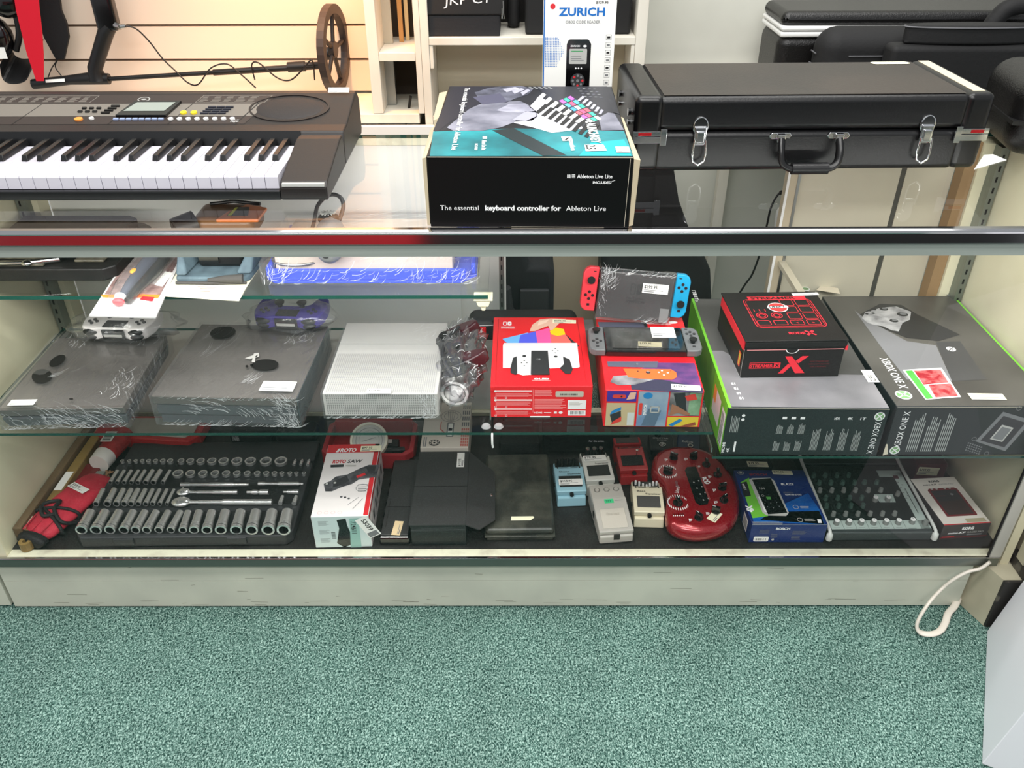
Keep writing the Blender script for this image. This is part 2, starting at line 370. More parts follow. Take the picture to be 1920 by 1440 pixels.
# back frame and sliding doors
MB(PANEL).box(XL, .5005, .18, XL + .036, .545, .955).build('back_frame', case); MB(PANEL).box(XR - .045, .5005, .18, XR, .545, .955).build('back_frame', case)
MB(WD).box(XR - .072, .508, .18, XR - .046, .545, .955, WD).build('wood_strip', case)
MB(DOORW).box(XL + .037, .548, .19, -.135, .556, .940).build('sliding_door', case, bevel=.001)
m = MB(DOORW).box(-.62, .5595, .19, -.02, .566, .940); m.build('sliding_door', case)
MB(DOORB).box(.672, .548, .19, .905, .556, .940).build('sliding_door', case)
MB(mat('door_gap', (74, 74, 68), .6)).box(.9055, .550, .19, .917, .5555, .940).build('door_gap_shade', case)  # dark strip set in for the shaded gap between the doors
MB(DOORB).box(.9175, .548, .19, 1.028, .556, .940).build('sliding_door', case)
m = MB(mat('door_post', (188, 176, 152), .4)); m.box(.640, .540, .19, .6715, .562, .940); m.box(.640, .538, .19, .646, .5395, .940, WHITE); m.box(.664, .538, .19, .6705, .5395, .940, STEEL); m.build('door_post', case)
m = MB(SILL).box(XL, .546, .178, XR, .570, .1885); m.box(XL, .546, .9405, XR, .566, .956); m.build('door_track', case)
m = MB(mat('drawer_runner', (196, 188, 168), .4)).box(.655, .33, .640, .672, .539, .652); m.build('runner', case)

# shelves
def shelf(x0, x1, y0, y1, z, t, label, name='glass_shelf', clips=()):
    s = thing(name, label, 'shelf', (0, 0, 0), 0, 'glass shelves in the display case')
    pane(x0, y0, z - t, x1, y1, z, 'glass_pane', s)
    for cx, cz in clips:
        m = MB(mat('ivory_clip', (226, 220, 190), .5)); m.box(cx - .019, y0 + .002, z - t - .006, cx + .019, y0 + .03, z - t - .0004); m.prism([(cx - .010, z - t - .020), (cx + .010, z - t - .020), (cx + .015, z - t - .0064), (cx - .015, z - t - .0064)], y0 + .004, y0 + .02, axis='y'); m.prism([(cx - .003, z - t - .030), (cx + .003, z - t - .030), (cx + .006, z - t - .0204), (cx - .006, z - t - .0204)], y0 + .006, y0 + .018, axis='y')
        m.build('shelf_clip', s)
    return s
US, LS, RS = .765, .512, .455
shelf(-1.122, -.052, .140, .455, US, .008, 'narrow upper glass shelf on the left holding the tool case and blue tray', clips=((-.062, 0),))
s2 = shelf(-1.122, -.047, .020, .455, LS, .0065, 'lower left glass shelf under the three game consoles')
s3 = shelf(-.043, .408, .020, .455, LS, .0065, 'lower glass shelf under the red game boxes')
s4 = shelf(.412, 1.094, .012, .470, RS, .0065, 'lowest glass shelf on the right under the two big black cartons')
# bracket arms under the shelves
for sh, x, z, y0 in ((s2, -1.118, LS - .0070, .06), (s2, -.052, LS - .0070, .09), (s3, .400, LS - .0070, .09), (s4, .418, RS - .0070, .05), (s4, 1.086, RS - .0070, .05)):
    m = MB(STEEL).box(x, y0, z - .012, x + .003, .468, z); m.build('shelf_bracket', sh)
# clear suction clips joining the lower panes
cl = MB(glassmat('clear_rubber', (.9, .9, .9), 1.5, .1, .25))
for dx in (-.013, .013): cl.cyl((-.045 + dx, .040, LS), (-.045 + dx, .040, LS + .005), .010, .007, 16)
cl.build('clear_bumper', s3)
MB(WHITE).tube([(-.045, .0195, LS - .002), (-.045, .012, LS - .006), (-.045, .0125, LS - .022), (-.044, .014, LS - .034)], .0022).build('shelf_hook', s3)

# neighbouring counter to the left (only its base shows)
nb = thing('neighbour_case', 'cream base of the next display case, left of the black seam', 'display case', (0, 0, 0))
m = MB(CASEP); m.box(-2.6, .014, .008, -1.197, .5, .094); m.box(-2.6, .014, .0955, -1.197, .5, .150); m.build('base_plinth', nb)
m = MB(RAILG).box(-2.6, -.004, .152, -1.1925, .0015, .176); m.box(-2.6, -.006, .1762, -1.1925, .0012, .1792, RAILC); m.build('lower_rail', nb)
MB(SILL).box(-2.6, .002, .152, -1.168, .0258, .1785).build('front_sill', nb)
MB(DECKM).box(-2.6, .026, .150, -1.1685, .5, .178).build('deck', nb)

# ------------------------------------------------------------------ corner on the right: return case, leaning board, cord
rc = thing('return_case', 'side of the next display case standing at right angles at the far right', 'display case', (0, 0, 0))
RC = mat('return_case_cream', (196, 192, 168), .5, var=(5, (170, 164, 142)))
m = MB(RC).prism([(1.086, -.045), (1.32, -.045), (1.32, .5), (1.14, .5), (1.056, .03)], 0.001, .150)
m.build('base_plinth', rc)
BE = mat('black_laminate_edge', (40, 38, 36), .6, var=(30, (90, 86, 78), .4, .48))
m = MB(BE).prism([(1.0855, -.0455), (1.0865, -.052), (1.32, -.052), (1.32, -.0455)], .005, .150); m.box(1.126, -.05, .151, 1.4, .3, .178); m.build('black_edging', rc)
m = MB(RC).box(1.126, -.030, .179, 1.142, -.002, .97); m.box(1.1425, -.025, .179, 1.4, .2, .97); m.build('end_panel', rc)
# white laminated box at the right edge
bd = thing('laminate_box', 'large pale grey-white laminated box standing on the carpet at the lower right edge', 'box', (0, 0, 0))
LAV = mat('pale_laminate', (234, 234, 240), .35)
A_ = W(1850, 1185, 0); B_ = W(1840, 1434, 0)
ex = (B_ - A_).normalized(); nx = Vector((-ex.y, ex.x, 0)); ln = Vector((.035, .0, 0))
m = MB(LAV); P = [A_, B_, B_ + nx * .5, A_ + nx * .5]; m.prism([(p.x, p.y) for p in P], .003, .60, top=[((p + ln * 3).x, (p + ln * 3).y) for p in P])
m.build('box_body', bd, bevel=.0015)
# flat white cord
pts = [(1856, 1054, .16), (1838, 1066, .148), (1815, 1072, .138), (1790, 1085, .125), (1765, 1105, .10), (1742, 1130, .072), (1724, 1158, .04), (1719, 1175, .018), (1726, 1186, .006), (1745, 1189, .005), (1762, 1183, .006), (1772, 1168, .008), (1778, 1150, .012), (1790, 1136, .014), (1797, 1118, .016), (1798, 1100, .02)]
def spl(p, n=6):
    o = []
    for i in range(len(p) - 1):
        a = p[max(i - 1, 0)]; b_ = p[i]; c = p[i + 1]; d = p[min(i + 2, len(p) - 1)]
        for k in range(n):
            t = k / n; o.append(.5 * ((2 * b_) + (c - a) * t + (2 * a - 5 * b_ + 4 * c - d) * t * t + (3 * b_ - a - 3 * c + d) * t ** 3))
    return o + [p[-1]]
q = []
for i, (x_, y_, z_) in enumerate(pts):
    v = WY(x_, y_, -.012 - .0 * i) if i < 5 else W(x_, y_, z_)
    q.append(v)
cord = MB(mat('ivory_cord', (226, 218, 206), .5)).tube(spl(q), .0082, 10, flat=.5).build('power_cord')
props(cord, 'flat white cord looping from the case corner down onto the carpet', 'cord')

# ------------------------------------------------------------------ behind the counter
BW = mat('white_painted_wood', (228, 224, 212), .6, var=(7, (206, 200, 186)), stretch=(1, 1, .25), bump=(30, .1))
BWD = mat('compartment_backing', (196, 188, 166), .6)
bk = thing('back_counter', 'white ledge below the slatted wall carrying the metal detector', 'counter', (0, 0, 0))
MB(BW).box(-2.4, 1.0, .858, -.262, 1.224, .885).build('countertop', bk, bevel=.002)
MB(DOORW).box(-2.4, 1.12, .0, -.4, 1.222, .857).build('cabinet_body', bk)
bc = thing('bookcase', 'white painted wooden bookcase behind the counter', 'bookcase', (0, 0, 0))
yb = 1.0
def bx(px0, px1): return WY(px0, 60, yb).x, WY(px1, 60, yb).x
def board(x0, x1, z0, z1, y0=yb, y1=1.222, nm='side_board', mm=None): return MB(mm or BW).box(x0, y0, z0, x1, y1, z1).build(nm, bc, bevel=.0015)
a0, a1 = bx(686, 706); board(a0, a1, .886, 1.7)
b0, b1 = bx(776, 803); board(b0, b0 + .016, .886, 1.7); board(b0 + .0165, b1, .0, 1.7)
c0, c1 = bx(1193, 1213); board(c0, c1, 0, 1.7)
zt = WY(960, 70, yb).z; board(b1 + .0005, c0 - .0005, zt - .020, zt, nm='shelf_board')
zl = WY(960, 217, yb).z; board(b1 + .0005, c0 - .0005, zl - .016, zl, nm='shelf_board')
board(b1 + .0005, c0 - .0005, .42, .44, nm='shelf_board')
zs_ = WY(740, 99, yb).z; board(a1 + .0005, b0 - .0005, zs_ - .022, zs_, nm='shelf_board')
MB(BWD).box(b1 + .0005, 1.212, .0, c0 - .0005, 1.222, zt - .021).build('back_panel', bc)
MB(mat('dark_backing', (30, 28, 26), .8)).box(b1 + .0005, 1.212, zt + .001, c0 - .0005, 1.222, 1.6).build('upper_back_panel', bc)
MB(mat('dark_void', (54, 44, 34), .8)).box(a1 + .001, 1.210, .886, b0 - .001, 1.222, 1.7).build('side_back_panel', bc)
board(b1 + .0005, b1 + .010, zt - .08, zt - .0205, yb + .002, yb + .09, 'shelf_cleat'); board(c0 - .0105, c0 - .0005, zt - .08, zt - .0205, yb + .002, yb + .09, 'shelf_cleat')
# things standing in the narrow compartment
for i, (px, c, r_) in enumerate(((726, (176, 168, 150), .014), (752, (182, 130, 70), .006), (764, (206, 180, 130), .005))):
    p = WY(px, 60, 1.12 + .02 * i); zb = zs_ + .0005
    o = MB(mat('stick%d' % i, c, .5)).box(p.x - r_, p.y - .004, zb, p.x + r_, p.y + .006, 1.5).build('wooden_stick' if i else 'metal_channel')
    props(o, ('grey metal channel', 'orange-brown wooden stick', 'pale thin wooden stick')[i] + ' standing upright in the narrow bookcase compartment', 'stick' if i else 'channel')
o = MB(STEEL).box(WY(737, 200, 1.1).x - .016, 1.09, .886, WY(737, 200, 1.1).x + .012, 1.11, zs_ - .0225).build('metal_channel'); props(o, 'metal channel standing below the small shelf of the narrow compartment', 'channel')
o = MB(BLACK).tube([WY(770, 180, 1.06), WY(765, 215, 1.06), WY(758, 245, 1.04)], .004).build('dark_strap'); props(o, 'dark strap hanging in the narrow compartment near the black box', 'strap')
# table on the right carrying the black cases
tb = thing('back_table', 'table behind the counter under the black instrument cases', 'table', (0, 0, 0))
MB(BW).box(.62, .80, .865, 1.75, 1.222, .885).build('tabletop', tb)
for x_, y_ in ((.64, 1.18), (1.7, 1.18), (1.1, .82), (1.7, .82)): MB(BW).box(x_, y_, 0, x_ + .03, y_ + .03, .8645).build('leg', tb)
# ================================================================== ON TOP OF THE CASE
TOPZ = .965
# ---- electronic keyboard
KB = mat('keyboard_shell', (32, 27, 26), .45, bump=(400, .06)); KBF = mat('keyboard_front_black', (14, 15, 17), .35); IV = mat('piano_key_white', (206, 204, 214), .3, coat=.2)
EB = mat('piano_key_black', (14, 14, 15), .38, coat=.15); KP = mat('keyboard_panel_grey', (120, 114, 106), .5); KPD = mat('keyboard_panel_brown', (52, 43, 40), .45)
kb = thing('electronic_keyboard', 'black electronic keyboard with white keys lying on the glass at the left', 'keyboard', (-.346, .136, TOPZ + .0005))
Lk = 1.02
# end block and rear hump (profile in the y/z plane swept along x)
rear = [(.200, .0), (.415, .0), (.425, .012), (.425, .078), (.405, .098), (.385, .098), (.255, .068), (.215, .066), (.203, .040)]
m = MB(KB).prism(rear, -Lk, -.0005, axis='x', top=[(y * 1.0, z) for y, z in rear])
m.build('rear_housing', kb, bevel=.003)
endp = [(.0, .006), (.004, .0), (.2, .0), (.2, .068), (.05, .055), (.012, .030), (.0, .020)]
m = MB(KB)
m.prism([(0, .004), (.004, 0), (.1995, 0), (.1995, .063), (.17, .064), (.012, .034), (0, .026)], -.088, -.0005, axis='x'); m.build('end_block', kb, bevel=.003)
m = MB(LGREY).box(-.083, -.0012, .027, -.004, .006, .0335); m.build('end_trim', kb, bevel=.001)
m = MB(KBF).prism([(0, .003), (.004, 0), (.1995, 0), (.1995, .0185), (.011, .0185), (0, .019)], -Lk, -.0885, axis='x'); m.build('front_rail', kb, bevel=.002)
kp = .02535
for i in range(36):
    x1 = -.0915 - i * kp; x0 = x1 - kp + .0009
    m = MB(IV).prism([(.012, .019), (.19, .019), (.19, .044), (.015, .044), (.012, .0415)], x0, x1, axis='x'); m.build('white_key', kb, bevel=.0008)
pat = {2: 1, 3: 1, 4: 1, 6: 1, 7: 1}
n = 0
for i in range(36):
    # boundary between white key i and i+1 counted from the right; the lowest visible run is 3-2-3-2
    kind = (i % 7)
    if kind in (1, 2, 3, 5, 6)[:5] and kind != 4 and kind != 0:
        xc = -.0915 - i * kp + (.0 if kind in (2,) else (.002 if kind in (1, 5) else -.002))
        m = MB(EB).add([(xc - .0065, .095, .0445), (xc + .0065, .095, .0445), (xc + .0065, .198, .0445), (xc - .0065, .198, .0445),
                        (xc - .0048, .099, .0555), (xc + .0048, .099, .0555), (xc + .0048, .198, .0575), (xc - .0048, .198, .0575)],
                       [(0, 3, 2, 1), (4, 5, 6, 7), (0, 1, 5, 4), (1, 2, 6, 5), (2, 3, 7, 6), (3, 0, 4, 7)]); m.build('black_key', kb, bevel=.001)
m = MB(KBF).prism([(.1962, .0190), (.1995, .0190), (.2145, .0668), (.2112, .0675)], -Lk, -.0885, axis='x'); m.build('key_recess', kb)
SL = math.atan2(.030, .130)   # slope of the control panel
KM = Matrix.Translation((0, .255, .0681)) @ Matrix.Rotation(SL, 4, 'X')
dp = .133
a = Art().on(KM)
def par(u0, v0, u1, v1, m, k=0, sk=.35): return a.poly([(u0 + sk * v0, v0), (u1 + sk * v0, v0), (u1 + sk * v1, v1), (u0 + sk * v1, v1)], m, k)
par(-1.06, .035, -.215, .088, KP, 0); par(-1.06, .002, -.215, .034, KPD, 0); par(-1.06, .089, -.215, .128, KPD, 0)
for u in (-.70, -.50, -.375): par(u, .002, u + .0018, .088, KBF, 2)
for u0, u1 in ((-.84, -.60), (-.373, -.222)):
    par(u0, .092, u1, .124, KP, 1); par(u0 + .0018, .0936, u1 - .0018, .1224, KPD, 2)
    nn = int((u1 - u0) / .026)
    for i in range(nn):
        for j in range(5): par(u0 + .005 + i * .026, .096 + j * .005, u0 + .005 + i * .026 + random.uniform(.010, .020), .0985 + j * .005, KP, 3)
a.arc(-.49 + .35 * .1, .1075, .0125, .0022, LGREY, 2, sy=.7); a.disc(-.49 + .35 * .1, .1075, .006, LGREY, 2, sy=.5)
for i in range(36): a.rect(-.86 + i * .0215, -.021, -.86 + i * .0215 + random.choice([.005, .008, .011]), -.0175, LGREY, 1)
par(-.235, -.0060, -.232, .128, KBF, 1)
a.text('Music', -.245, .016, .005, WHITE, k=3, shear=.3); a.text('Player', -.245, .009, .005, WHITE, k=3, shear=.3)
for u in (-.63, -.655): pass
a.build('panel_print', kb)
SPK = mat('speaker_dome', (38, 33, 32), .6, bump=(500, .2))
m = MB(SPK); m.M = KM; m.ell((-.132, .068, -.004), .083, .052, .0085, nu=40, nv=10); m.ring((-.132, .068, .0), .086, .082, .0018, 40, KB, 1, .66); m.build('speaker_grille', kb)
m = MB(SBLACK); m.M = KM; m.prism([(-.490, .030), (-.385, .030), (-.368, .090), (-.468, .090)], .0006, .006); o = m.build('display_bezel', kb)
lc = MB(mat('lcd_grey', (150, 158, 150), .2)); lc.M = KM; lc.prism([(-.478, .046), (-.392, .046), (-.378, .083), (-.460, .083)], .0062, .0066); lc.build('lcd_screen', o)
def btn(u, v, rx, ry, c, nm='button'):
    m = MB(c); m.M = KM; m.prism([(u + rx * math.cos(t), v + ry * math.sin(t)) for t in [2 * PI * i / 14 for i in range(14)]], .0005, .004); m.build(nm, kb)
YEL = mat('yellow_button', (240, 214, 40), .35); ORA = mat('orange_button', (240, 150, 66), .35); BLU = mat('blue_grey_button', (142, 158, 192), .4)
for i in range(8): btn(-.372 + i * .0185, .020, .0055, .0048, WHITE)
for u in (-.352, -.330): btn(u, .046, .0068, .0062, YEL)
btn(-.565, .020, .0088, .0065, ORA); btn(-.539, .023, .0052, .0045, WHITE)
for i in range(6): btn(-.474 + i * .0145, .036, .0055, .0035, BLU)
def sq(u, v, w_, h_, c, nm='button'):
    m = MB(c); m.M = KM; m.box(u, v, .0005, u + w_, v + h_, .0035); m.build(nm, kb)
for i in range(8): sq(-.492 + i * .0135, .017, .0105, .006, BLU)
for r_ in range(4):
    for i in range(3): sq(-.316 + r_ * .0035 + i * .0185, .042 + r_ * .0085, .0165, .0045, mat('navy_button', (38, 42, 54), .4))
for r_ in range(2):
    for i in range(3): sq(-.578 + r_ * .004 + i * .0155, .050 + r_ * .014, .009, .0055, BLACK)
for r_ in range(4): sq(-.527 + r_ * .004, .045 + r_ * .0095, .018, .0048, BLACK)
sticker(kb, KM @ Matrix.Translation((-.058, .1275, .0045)) @ Matrix.Rotation(R(30), 4, 'X'), .046, .012)

# ---- boxed keyboard controller
def carton(name, label, cat, org, yaw, w_, d, h, m, group=None, z=None, bev=.0012, body='carton_body'):
    t = thing(name, label, cat, (org[0], org[1], z if z is not None else org[2]), R(yaw), group)
    MB(m).box(0, 0, 0, w_, d, h).build(body, t, bevel=bev)
    return t
BXK = mat('box_print_black', (5, 5, 6), .4, spec=.3)
lb = carton('keyboard_controller_box', 'black retail box picturing hands on a small keyboard, standing on the front rail', 'box', (-.144, .006, .9675), -1.1, .342, .455, .125, BXK)
w_, d, h = .342, .455, .125
a = Art().on(top(h))
TEAL = mat('print_teal', (38, 150, 158), .4, var=(9, (20, 96, 104))); GH = mat('print_hand_grey', (150, 150, 164), .4, var=(14, (92, 94, 108))); GHD = mat('print_dark_grey', (44, 46, 54), .4, var=(10, (24, 25, 30)))
GHL = mat('print_hand_light', (190, 190, 204), .4, var=(16, (140, 140, 156)))
f = mapper(lb, top(h)); P = lambda pts, m, k=2: ppoly(a, f, pts, m, k)
a.rect(.002, .002, w_ - .002, d - .002, GHD, 0)
P([(806, 293), (812, 247), (920, 243), (967, 241), (1170, 246), (1187, 293)], TEAL, 1)
P([(1085, 293), (1108, 268), (1170, 262), (1184, 293)], mat('print_teal_light', (20, 168, 178), .4), 2)
P([(923, 245), (963, 241), (1063, 292), (1018, 293)], mat('print_keybed_edge', (30, 42, 46), .4), 3)
P([(846, 170), (858, 163), (892, 163), (930, 163), (905, 190), (880, 210), (850, 225), (822, 246), (812, 246), (825, 215)], mat('print_night', (40, 40, 50), .4), 2)
P([(852, 228), (880, 205), (900, 196), (935, 192), (975, 190), (990, 197), (1006, 210), (1008, 219), (998, 227), (967, 229), (938, 240), (905, 246), (850, 246), (838, 240)], GH, 4)
P([(930, 208), (955, 196), (985, 196), (1003, 209), (975, 212), (950, 211)], GHL, 5); P([(960, 226), (985, 210), (1006, 212), (1006, 219), (985, 228)], mat('print_thumb', (168, 168, 184), .4), 5)
P([(890, 174), (915, 166), (938, 163), (978, 162), (1000, 168), (990, 178), (965, 186), (950, 193), (920, 192), (902, 193)], mat('print_fingers', (112, 114, 130), .4, var=(30, (60, 62, 74))), 4)
P([(886, 183), (938, 176), (952, 192), (905, 197)], mat('print_sleeve', (84, 84, 104), .4), 5)
for i in range(3): P([(942 + i * 17, 168 + i * 3), (966 + i * 12, 164 + i * 2), (974 + i * 10, 167 + i * 2), (950 + i * 15, 174 + i * 3)], GHL, 6)
P([(963, 231), (1012, 181), (1096, 242), (1035, 250), (1000, 240)], mat('print_key_white', (216, 216, 230), .4), 4)
for i in range(9):
    x_ = 1003 + i * 11.5; y_ = 212 + i * 5.6
    P([(x_, y_), (x_ + 7, y_ + 2.5), (x_ + 38 - i * 1.2, y_ - 21), (x_ + 29 - i * 1.2, y_ - 25)], INKK, 6)
P([(1004, 163), (1138, 163), (1158, 205), (1130, 233), (1098, 243), (1022, 180)], mat('print_pad_body', (32, 33, 42), .4), 5)
for i in range(7): P([(1006 + i * 12, 186 + i * 7.2), (1013 + i * 12, 190 + i * 7), (1024 + i * 12, 179 + i * 7.6), (1018 + i * 12, 175 + i * 7.6)], INKW, 7)
pc = [(56, 190, 160), (230, 90, 130), (196, 100, 216), (90, 180, 210), (220, 226, 232), (240, 96, 110), (70, 160, 220)]
pads = [[2, 0], [3, 1], [6, 4, 0], [5, 1, 5], [2, 1, 0], [4, 0]]
def lerp2(t_, s__): return (1047 + 60 * t_ + 23 * s__, 190 + 42 * t_ - 10 * s__ + 3 * s__ * t_)
for i in range(6):
    for j in range(3):
        c_ = pads[i][j % len(pads[i])]; t0, t1, s0, s1 = i / 6 + .01, (i + .88) / 6, j / 3 + .02, (j + .90) / 3
        P([lerp2(t0, s0), lerp2(t1, s0), lerp2(t1, s1), lerp2(t0, s1)], mat('pad%d' % c_, pc[c_], .4), 7)
for i in range(4):
    for j in range(4): x_ = 1085 + i * 10 + j * 4; y_ = 167 + j * 5 + i * .5; a.disc(*f(x_, y_), .0034, INKG if (i + j) % 2 else mat('print_knob_steel', (90, 92, 104), .4), 7, n=10)
for i in range(6): P([(1082 + i * 8, 190 + i * 5), (1087 + i * 8, 191 + i * 5), (1097 + i * 7, 183 + i * 5), (1092 + i * 7, 181 + i * 5)], GHL, 8)
P([(1122, 222), (1140, 212), (1152, 214), (1170, 245), (1128, 246)], GH, 6); P([(1140, 186), (1150, 190), (1162, 215), (1150, 212)], GHD, 6)
for i in range(5): P([(990 + i * 9, 164), (995 + i * 9, 164), (1001 + i * 9, 168), (996 + i * 9, 168)], INKG, 7)
VT = -PI / 2
def vtext(s__, p0_, p1_, hh, m__, k=9, **kw):
    u0_, v0_ = f(*p0_); u1_, v1_ = f(*p1_); a.text(s__, u0_, v0_, hh, m__, wd=math.hypot(u1_ - u0_, v1_ - v0_), k=k, rot=math.atan2(v1_ - v0_, u1_ - u0_), **kw)
vtext('The essential keyboard controller for Ableton Live', (872, 166), (846, 283), .0105, INKW, bold=.01)
vtext('LAUNCHKEY', (1098, 229), (1110, 270), .016, INKW, bold=.03)
P([(1096, 273), (1131, 272), (1138, 284), (1098, 285)], INKW, 8); u_, v_ = f(1107, 284.5); a.text('25', u_ - .006, v_ + .032, .016, INKK, wd=.024, k=9, rot=VT, bold=.02)
vtext('novation', (1066, 262), (1071, 284), .009, INKW, bold=.03); P([(1052, 258), (1071, 258), (1074, 265), (1055, 266)], INKW, 8); P([(1058, 264), (1065, 259), (1068, 260), (1061, 265)], INKK, 9)
vtext('Ableton Live Lite', (904, 264), (903, 283), .0078, INKW, bold=.02); P([(905, 257), (913, 257), (913, 262), (905, 262)], INKW, 8); vtext('INCLUDED', (891, 271), (890, 283), .0045, INKW, bold=.03)
a.on(front())
a.text('The essential ', .018, .031, .0088, INKW, wd=.066, k=2); a.text('keyboard controller for', .095, .031, .0088, INKW, wd=.130, k=2, bold=.035); a.text('Ableton Live', .2335, .031, .0088, INKW, wd=.068, k=2)
a.text('Ableton Live Lite', .250, .0885, .0062, INKW, wd=.059, k=2, bold=.02); a.text('INCLUDED', .277, .079, .0042, INKW, wd=.031, k=2, bold=.035)
for i in range(4): a.rect(.2335 + i * .0019, .0885, .2345 + i * .0019, .0945, INKW, 2); a.rect(.2415, .0886 + i * .0017, .247, .0895 + i * .0017, INKW, 2)
a.line((.300, .080), (.314, .085), .0006, INKW, 2)
WEAR = mat('torn_card_edge', (214, 204, 184), .8)
a.line((.001, .1235), (.341, .1238), .0014, WEAR, 1); a.line((.335, .002), (.337, .122), .0006, WEAR, 1); a.line((.14, .0012), (.30, .0012), .0008, WEAR, 1)
a.build('printed_artwork', lb)
sticker(lb, rot_face(top(h + .0018), 0, *mapper(lb, top(h))(1156, 288)), .023, .030)
cb = mat('brown_card', (190, 176, 148), .8)
m = MB(cb); m.add([(-.0012, .002, .002), (-.0012, .20, .002), (-.0012, .20, .122), (-.0012, .002, .122), (-.006, .002, .002), (-.010, .20, .004), (-.014, .19, .112), (-.008, .002, .120)], [(0, 1, 2, 3), (7, 6, 5, 4), (0, 4, 5, 1), (1, 5, 6, 2), (2, 6, 7, 3), (3, 7, 4, 0)])
m.build('side_flap', lb, label='torn brown cardboard side flap'); m = MB(cb); m.add([(-.0012, .21, .05), (-.0012, .40, .03), (-.0012, .42, .124), (-.0012, .23, .122), (-.005, .21, .05), (-.008, .40, .03), (-.018, .42, .120), (-.012, .23, .118)], [(0, 1, 2, 3), (7, 6, 5, 4), (0, 4, 5, 1), (1, 5, 6, 2), (2, 6, 7, 3), (3, 7, 4, 0)])
m.build('side_flap', lb, label='torn brown cardboard side flap'); m = MB(cb); m.add([(.3432, .002, .002), (.3432, .25, .002), (.3432, .25, .12), (.3432, .002, .12), (.350, .002, .004), (.347, .25, .002), (.348, .25, .118), (.354, .004, .118)], [(3, 2, 1, 0), (4, 5, 6, 7), (0, 1, 5, 4), (1, 2, 6, 5), (2, 3, 7, 6), (3, 0, 4, 7)])
m.build('side_flap', lb, label='torn brown cardboard side flap')

# ---- long black instrument case
LEA = mat('black_leatherette', (12, 12, 14), .36, bump=(260, .16)); LEB = mat('case_end_cap', (11, 11, 12), .30, bump=(90, .1)); TOPL = mat('case_lid_warm_gloss', (52, 44, 38), .42, bump=(260, .25), var=(4, (36, 32, 29)))  # lid top colour is the black leatherette browned for warm reflections
ic = thing('instrument_case', 'long black leatherette instrument case with chrome latches lying on the glass top', 'instrument case', (.2365, .285, TOPZ + .0005), R(1.2))
cw, cdp, ch = .700, .285, .150
m = MB(LEA).box(.045, .003, 0, cw - .045, cdp, .080); m.build('case_base', ic, bevel=.012, seg=4)
m = MB(LEA).box(.045, .003, .0805, cw - .045, cdp, ch - .002); m.build('case_lid', ic, bevel=.014, seg=4)
for x0 in (0, cw - .055): MB(LEB).box(x0, 0, .001, x0 + .055, cdp + .002, ch).build('end_cap', ic, bevel=.013, seg=4)
def latch(x):
    l = MB(CHROME)
    pl_ = [(x + .0155 * math.cos(t), .092 + .019 * math.sin(t)) for t in [2 * PI * i / 20 for i in range(20)]]
    l.prism(pl_, -.0015, .003, axis='y')
    l.box(x - .012, -.006, .056, x + .012, -.0014, .092); l.box(x - .008, -.011, .062, x + .008, -.006, .084)
    o = l.build('latch', ic, bevel=.002, seg=2)
    b_ = MB(CHROME).tube([(x - .011, -.009, .068), (x - .013, -.011, .040), (x - .011, -.012, .026), (x, -.013, .018), (x + .011, -.012, .026), (x + .013, -.011, .040), (x + .011, -.009, .068)], .0022, 8); b_.build('latch_bail', o)
latch(.130); latch(.578)
for x in (.290, .405):
    m = MB(CHROME); m.prism([(x - .023, .072), (x - .018, .066), (x + .018, .066), (x + .023, .072), (x + .018, .079), (x - .018, .079)], -.003, .003, axis='y'); m.box(x - .008, -.012, .062, x + .008, -.002, .078); m.build('handle_mount', ic, bevel=.0015)
m = MB(LEB).tube(spl([Vector(p) for p in ((.291, -.010, .068), (.290, -.022, .050), (.293, -.030, .028), (.306, -.033, .018), (.325, -.033, .017), (.347, -.033, .016), (.370, -.033, .017), (.389, -.033, .018), (.402, -.030, .028), (.405, -.022, .050), (.404, -.010, .068))], 4), .0085, 10, flat=.75)
hd = m.build('carry_handle', ic)
m = MB(LEA).tube([(.312, -.033, .0168), (.384, -.033, .0168)], .0115, 14); m.build('grip', hd)
REDR = mat('ruby_inset', (150, 14, 22), .2)
for x, s_ in ((.0, 1), (cw, -1)):
    m = MB(CHROME); m.box(min(x - .002 * s_, x + .062 * s_), -.0035, .074, max(x - .002 * s_, x + .062 * s_), -.0005, .0835); m.box(min(x - .002 * s_, x + .062 * s_), -.0035, .060, max(x - .002 * s_, x + .062 * s_), -.0005, .0725)
    m.box(min(x + .052 * s_, x + .064 * s_), -.0045, .056, max(x + .052 * s_, x + .064 * s_), -.0005, .088); m.box(min(x + .008 * s_, x + .034 * s_), -.0042, .0755, max(x + .008 * s_, x + .034 * s_), -.0036, .0815, REDR)
    m.build('corner_clasp', ic, bevel=.001)
m = MB(CHROME)
for y in (.06, .20): m.cyl((-.006, y, .105), (0, y, .105), .008, .006); m.cyl((-.006, y, .085), (0, y, .085), .006, .005)
m.build('stud', ic)
f = mapper(ic, top(ch - .001)); q0 = f(1632, 118); q1 = f(1712, 111); a = Art().on(top(ch - .001)); a.rrect(q0[0], min(q0[1], cdp - .032), q0[0] + .085, min(q0[1], cdp - .032) + .022, .010, CREAM, 1); a.build('blank_sticker', ic, label='blank oval cream sticker')
tp = MB(TOPL).box(.0555, .012, ch - .0019, cw - .0555, cdp - .010, ch - .0012); tp.build('lid_top_gloss', ic)  # thin sheet painting the warm reflection on the lid
MB(mat('end_cap_glint_pale', (216, 204, 180), .35)).box(cw - .040, .02, ch + .0002, cw - .016, cdp - .01, ch + .001).build('end_cap_glint', ic)  # pale strip painting the reflection along the end cap's top
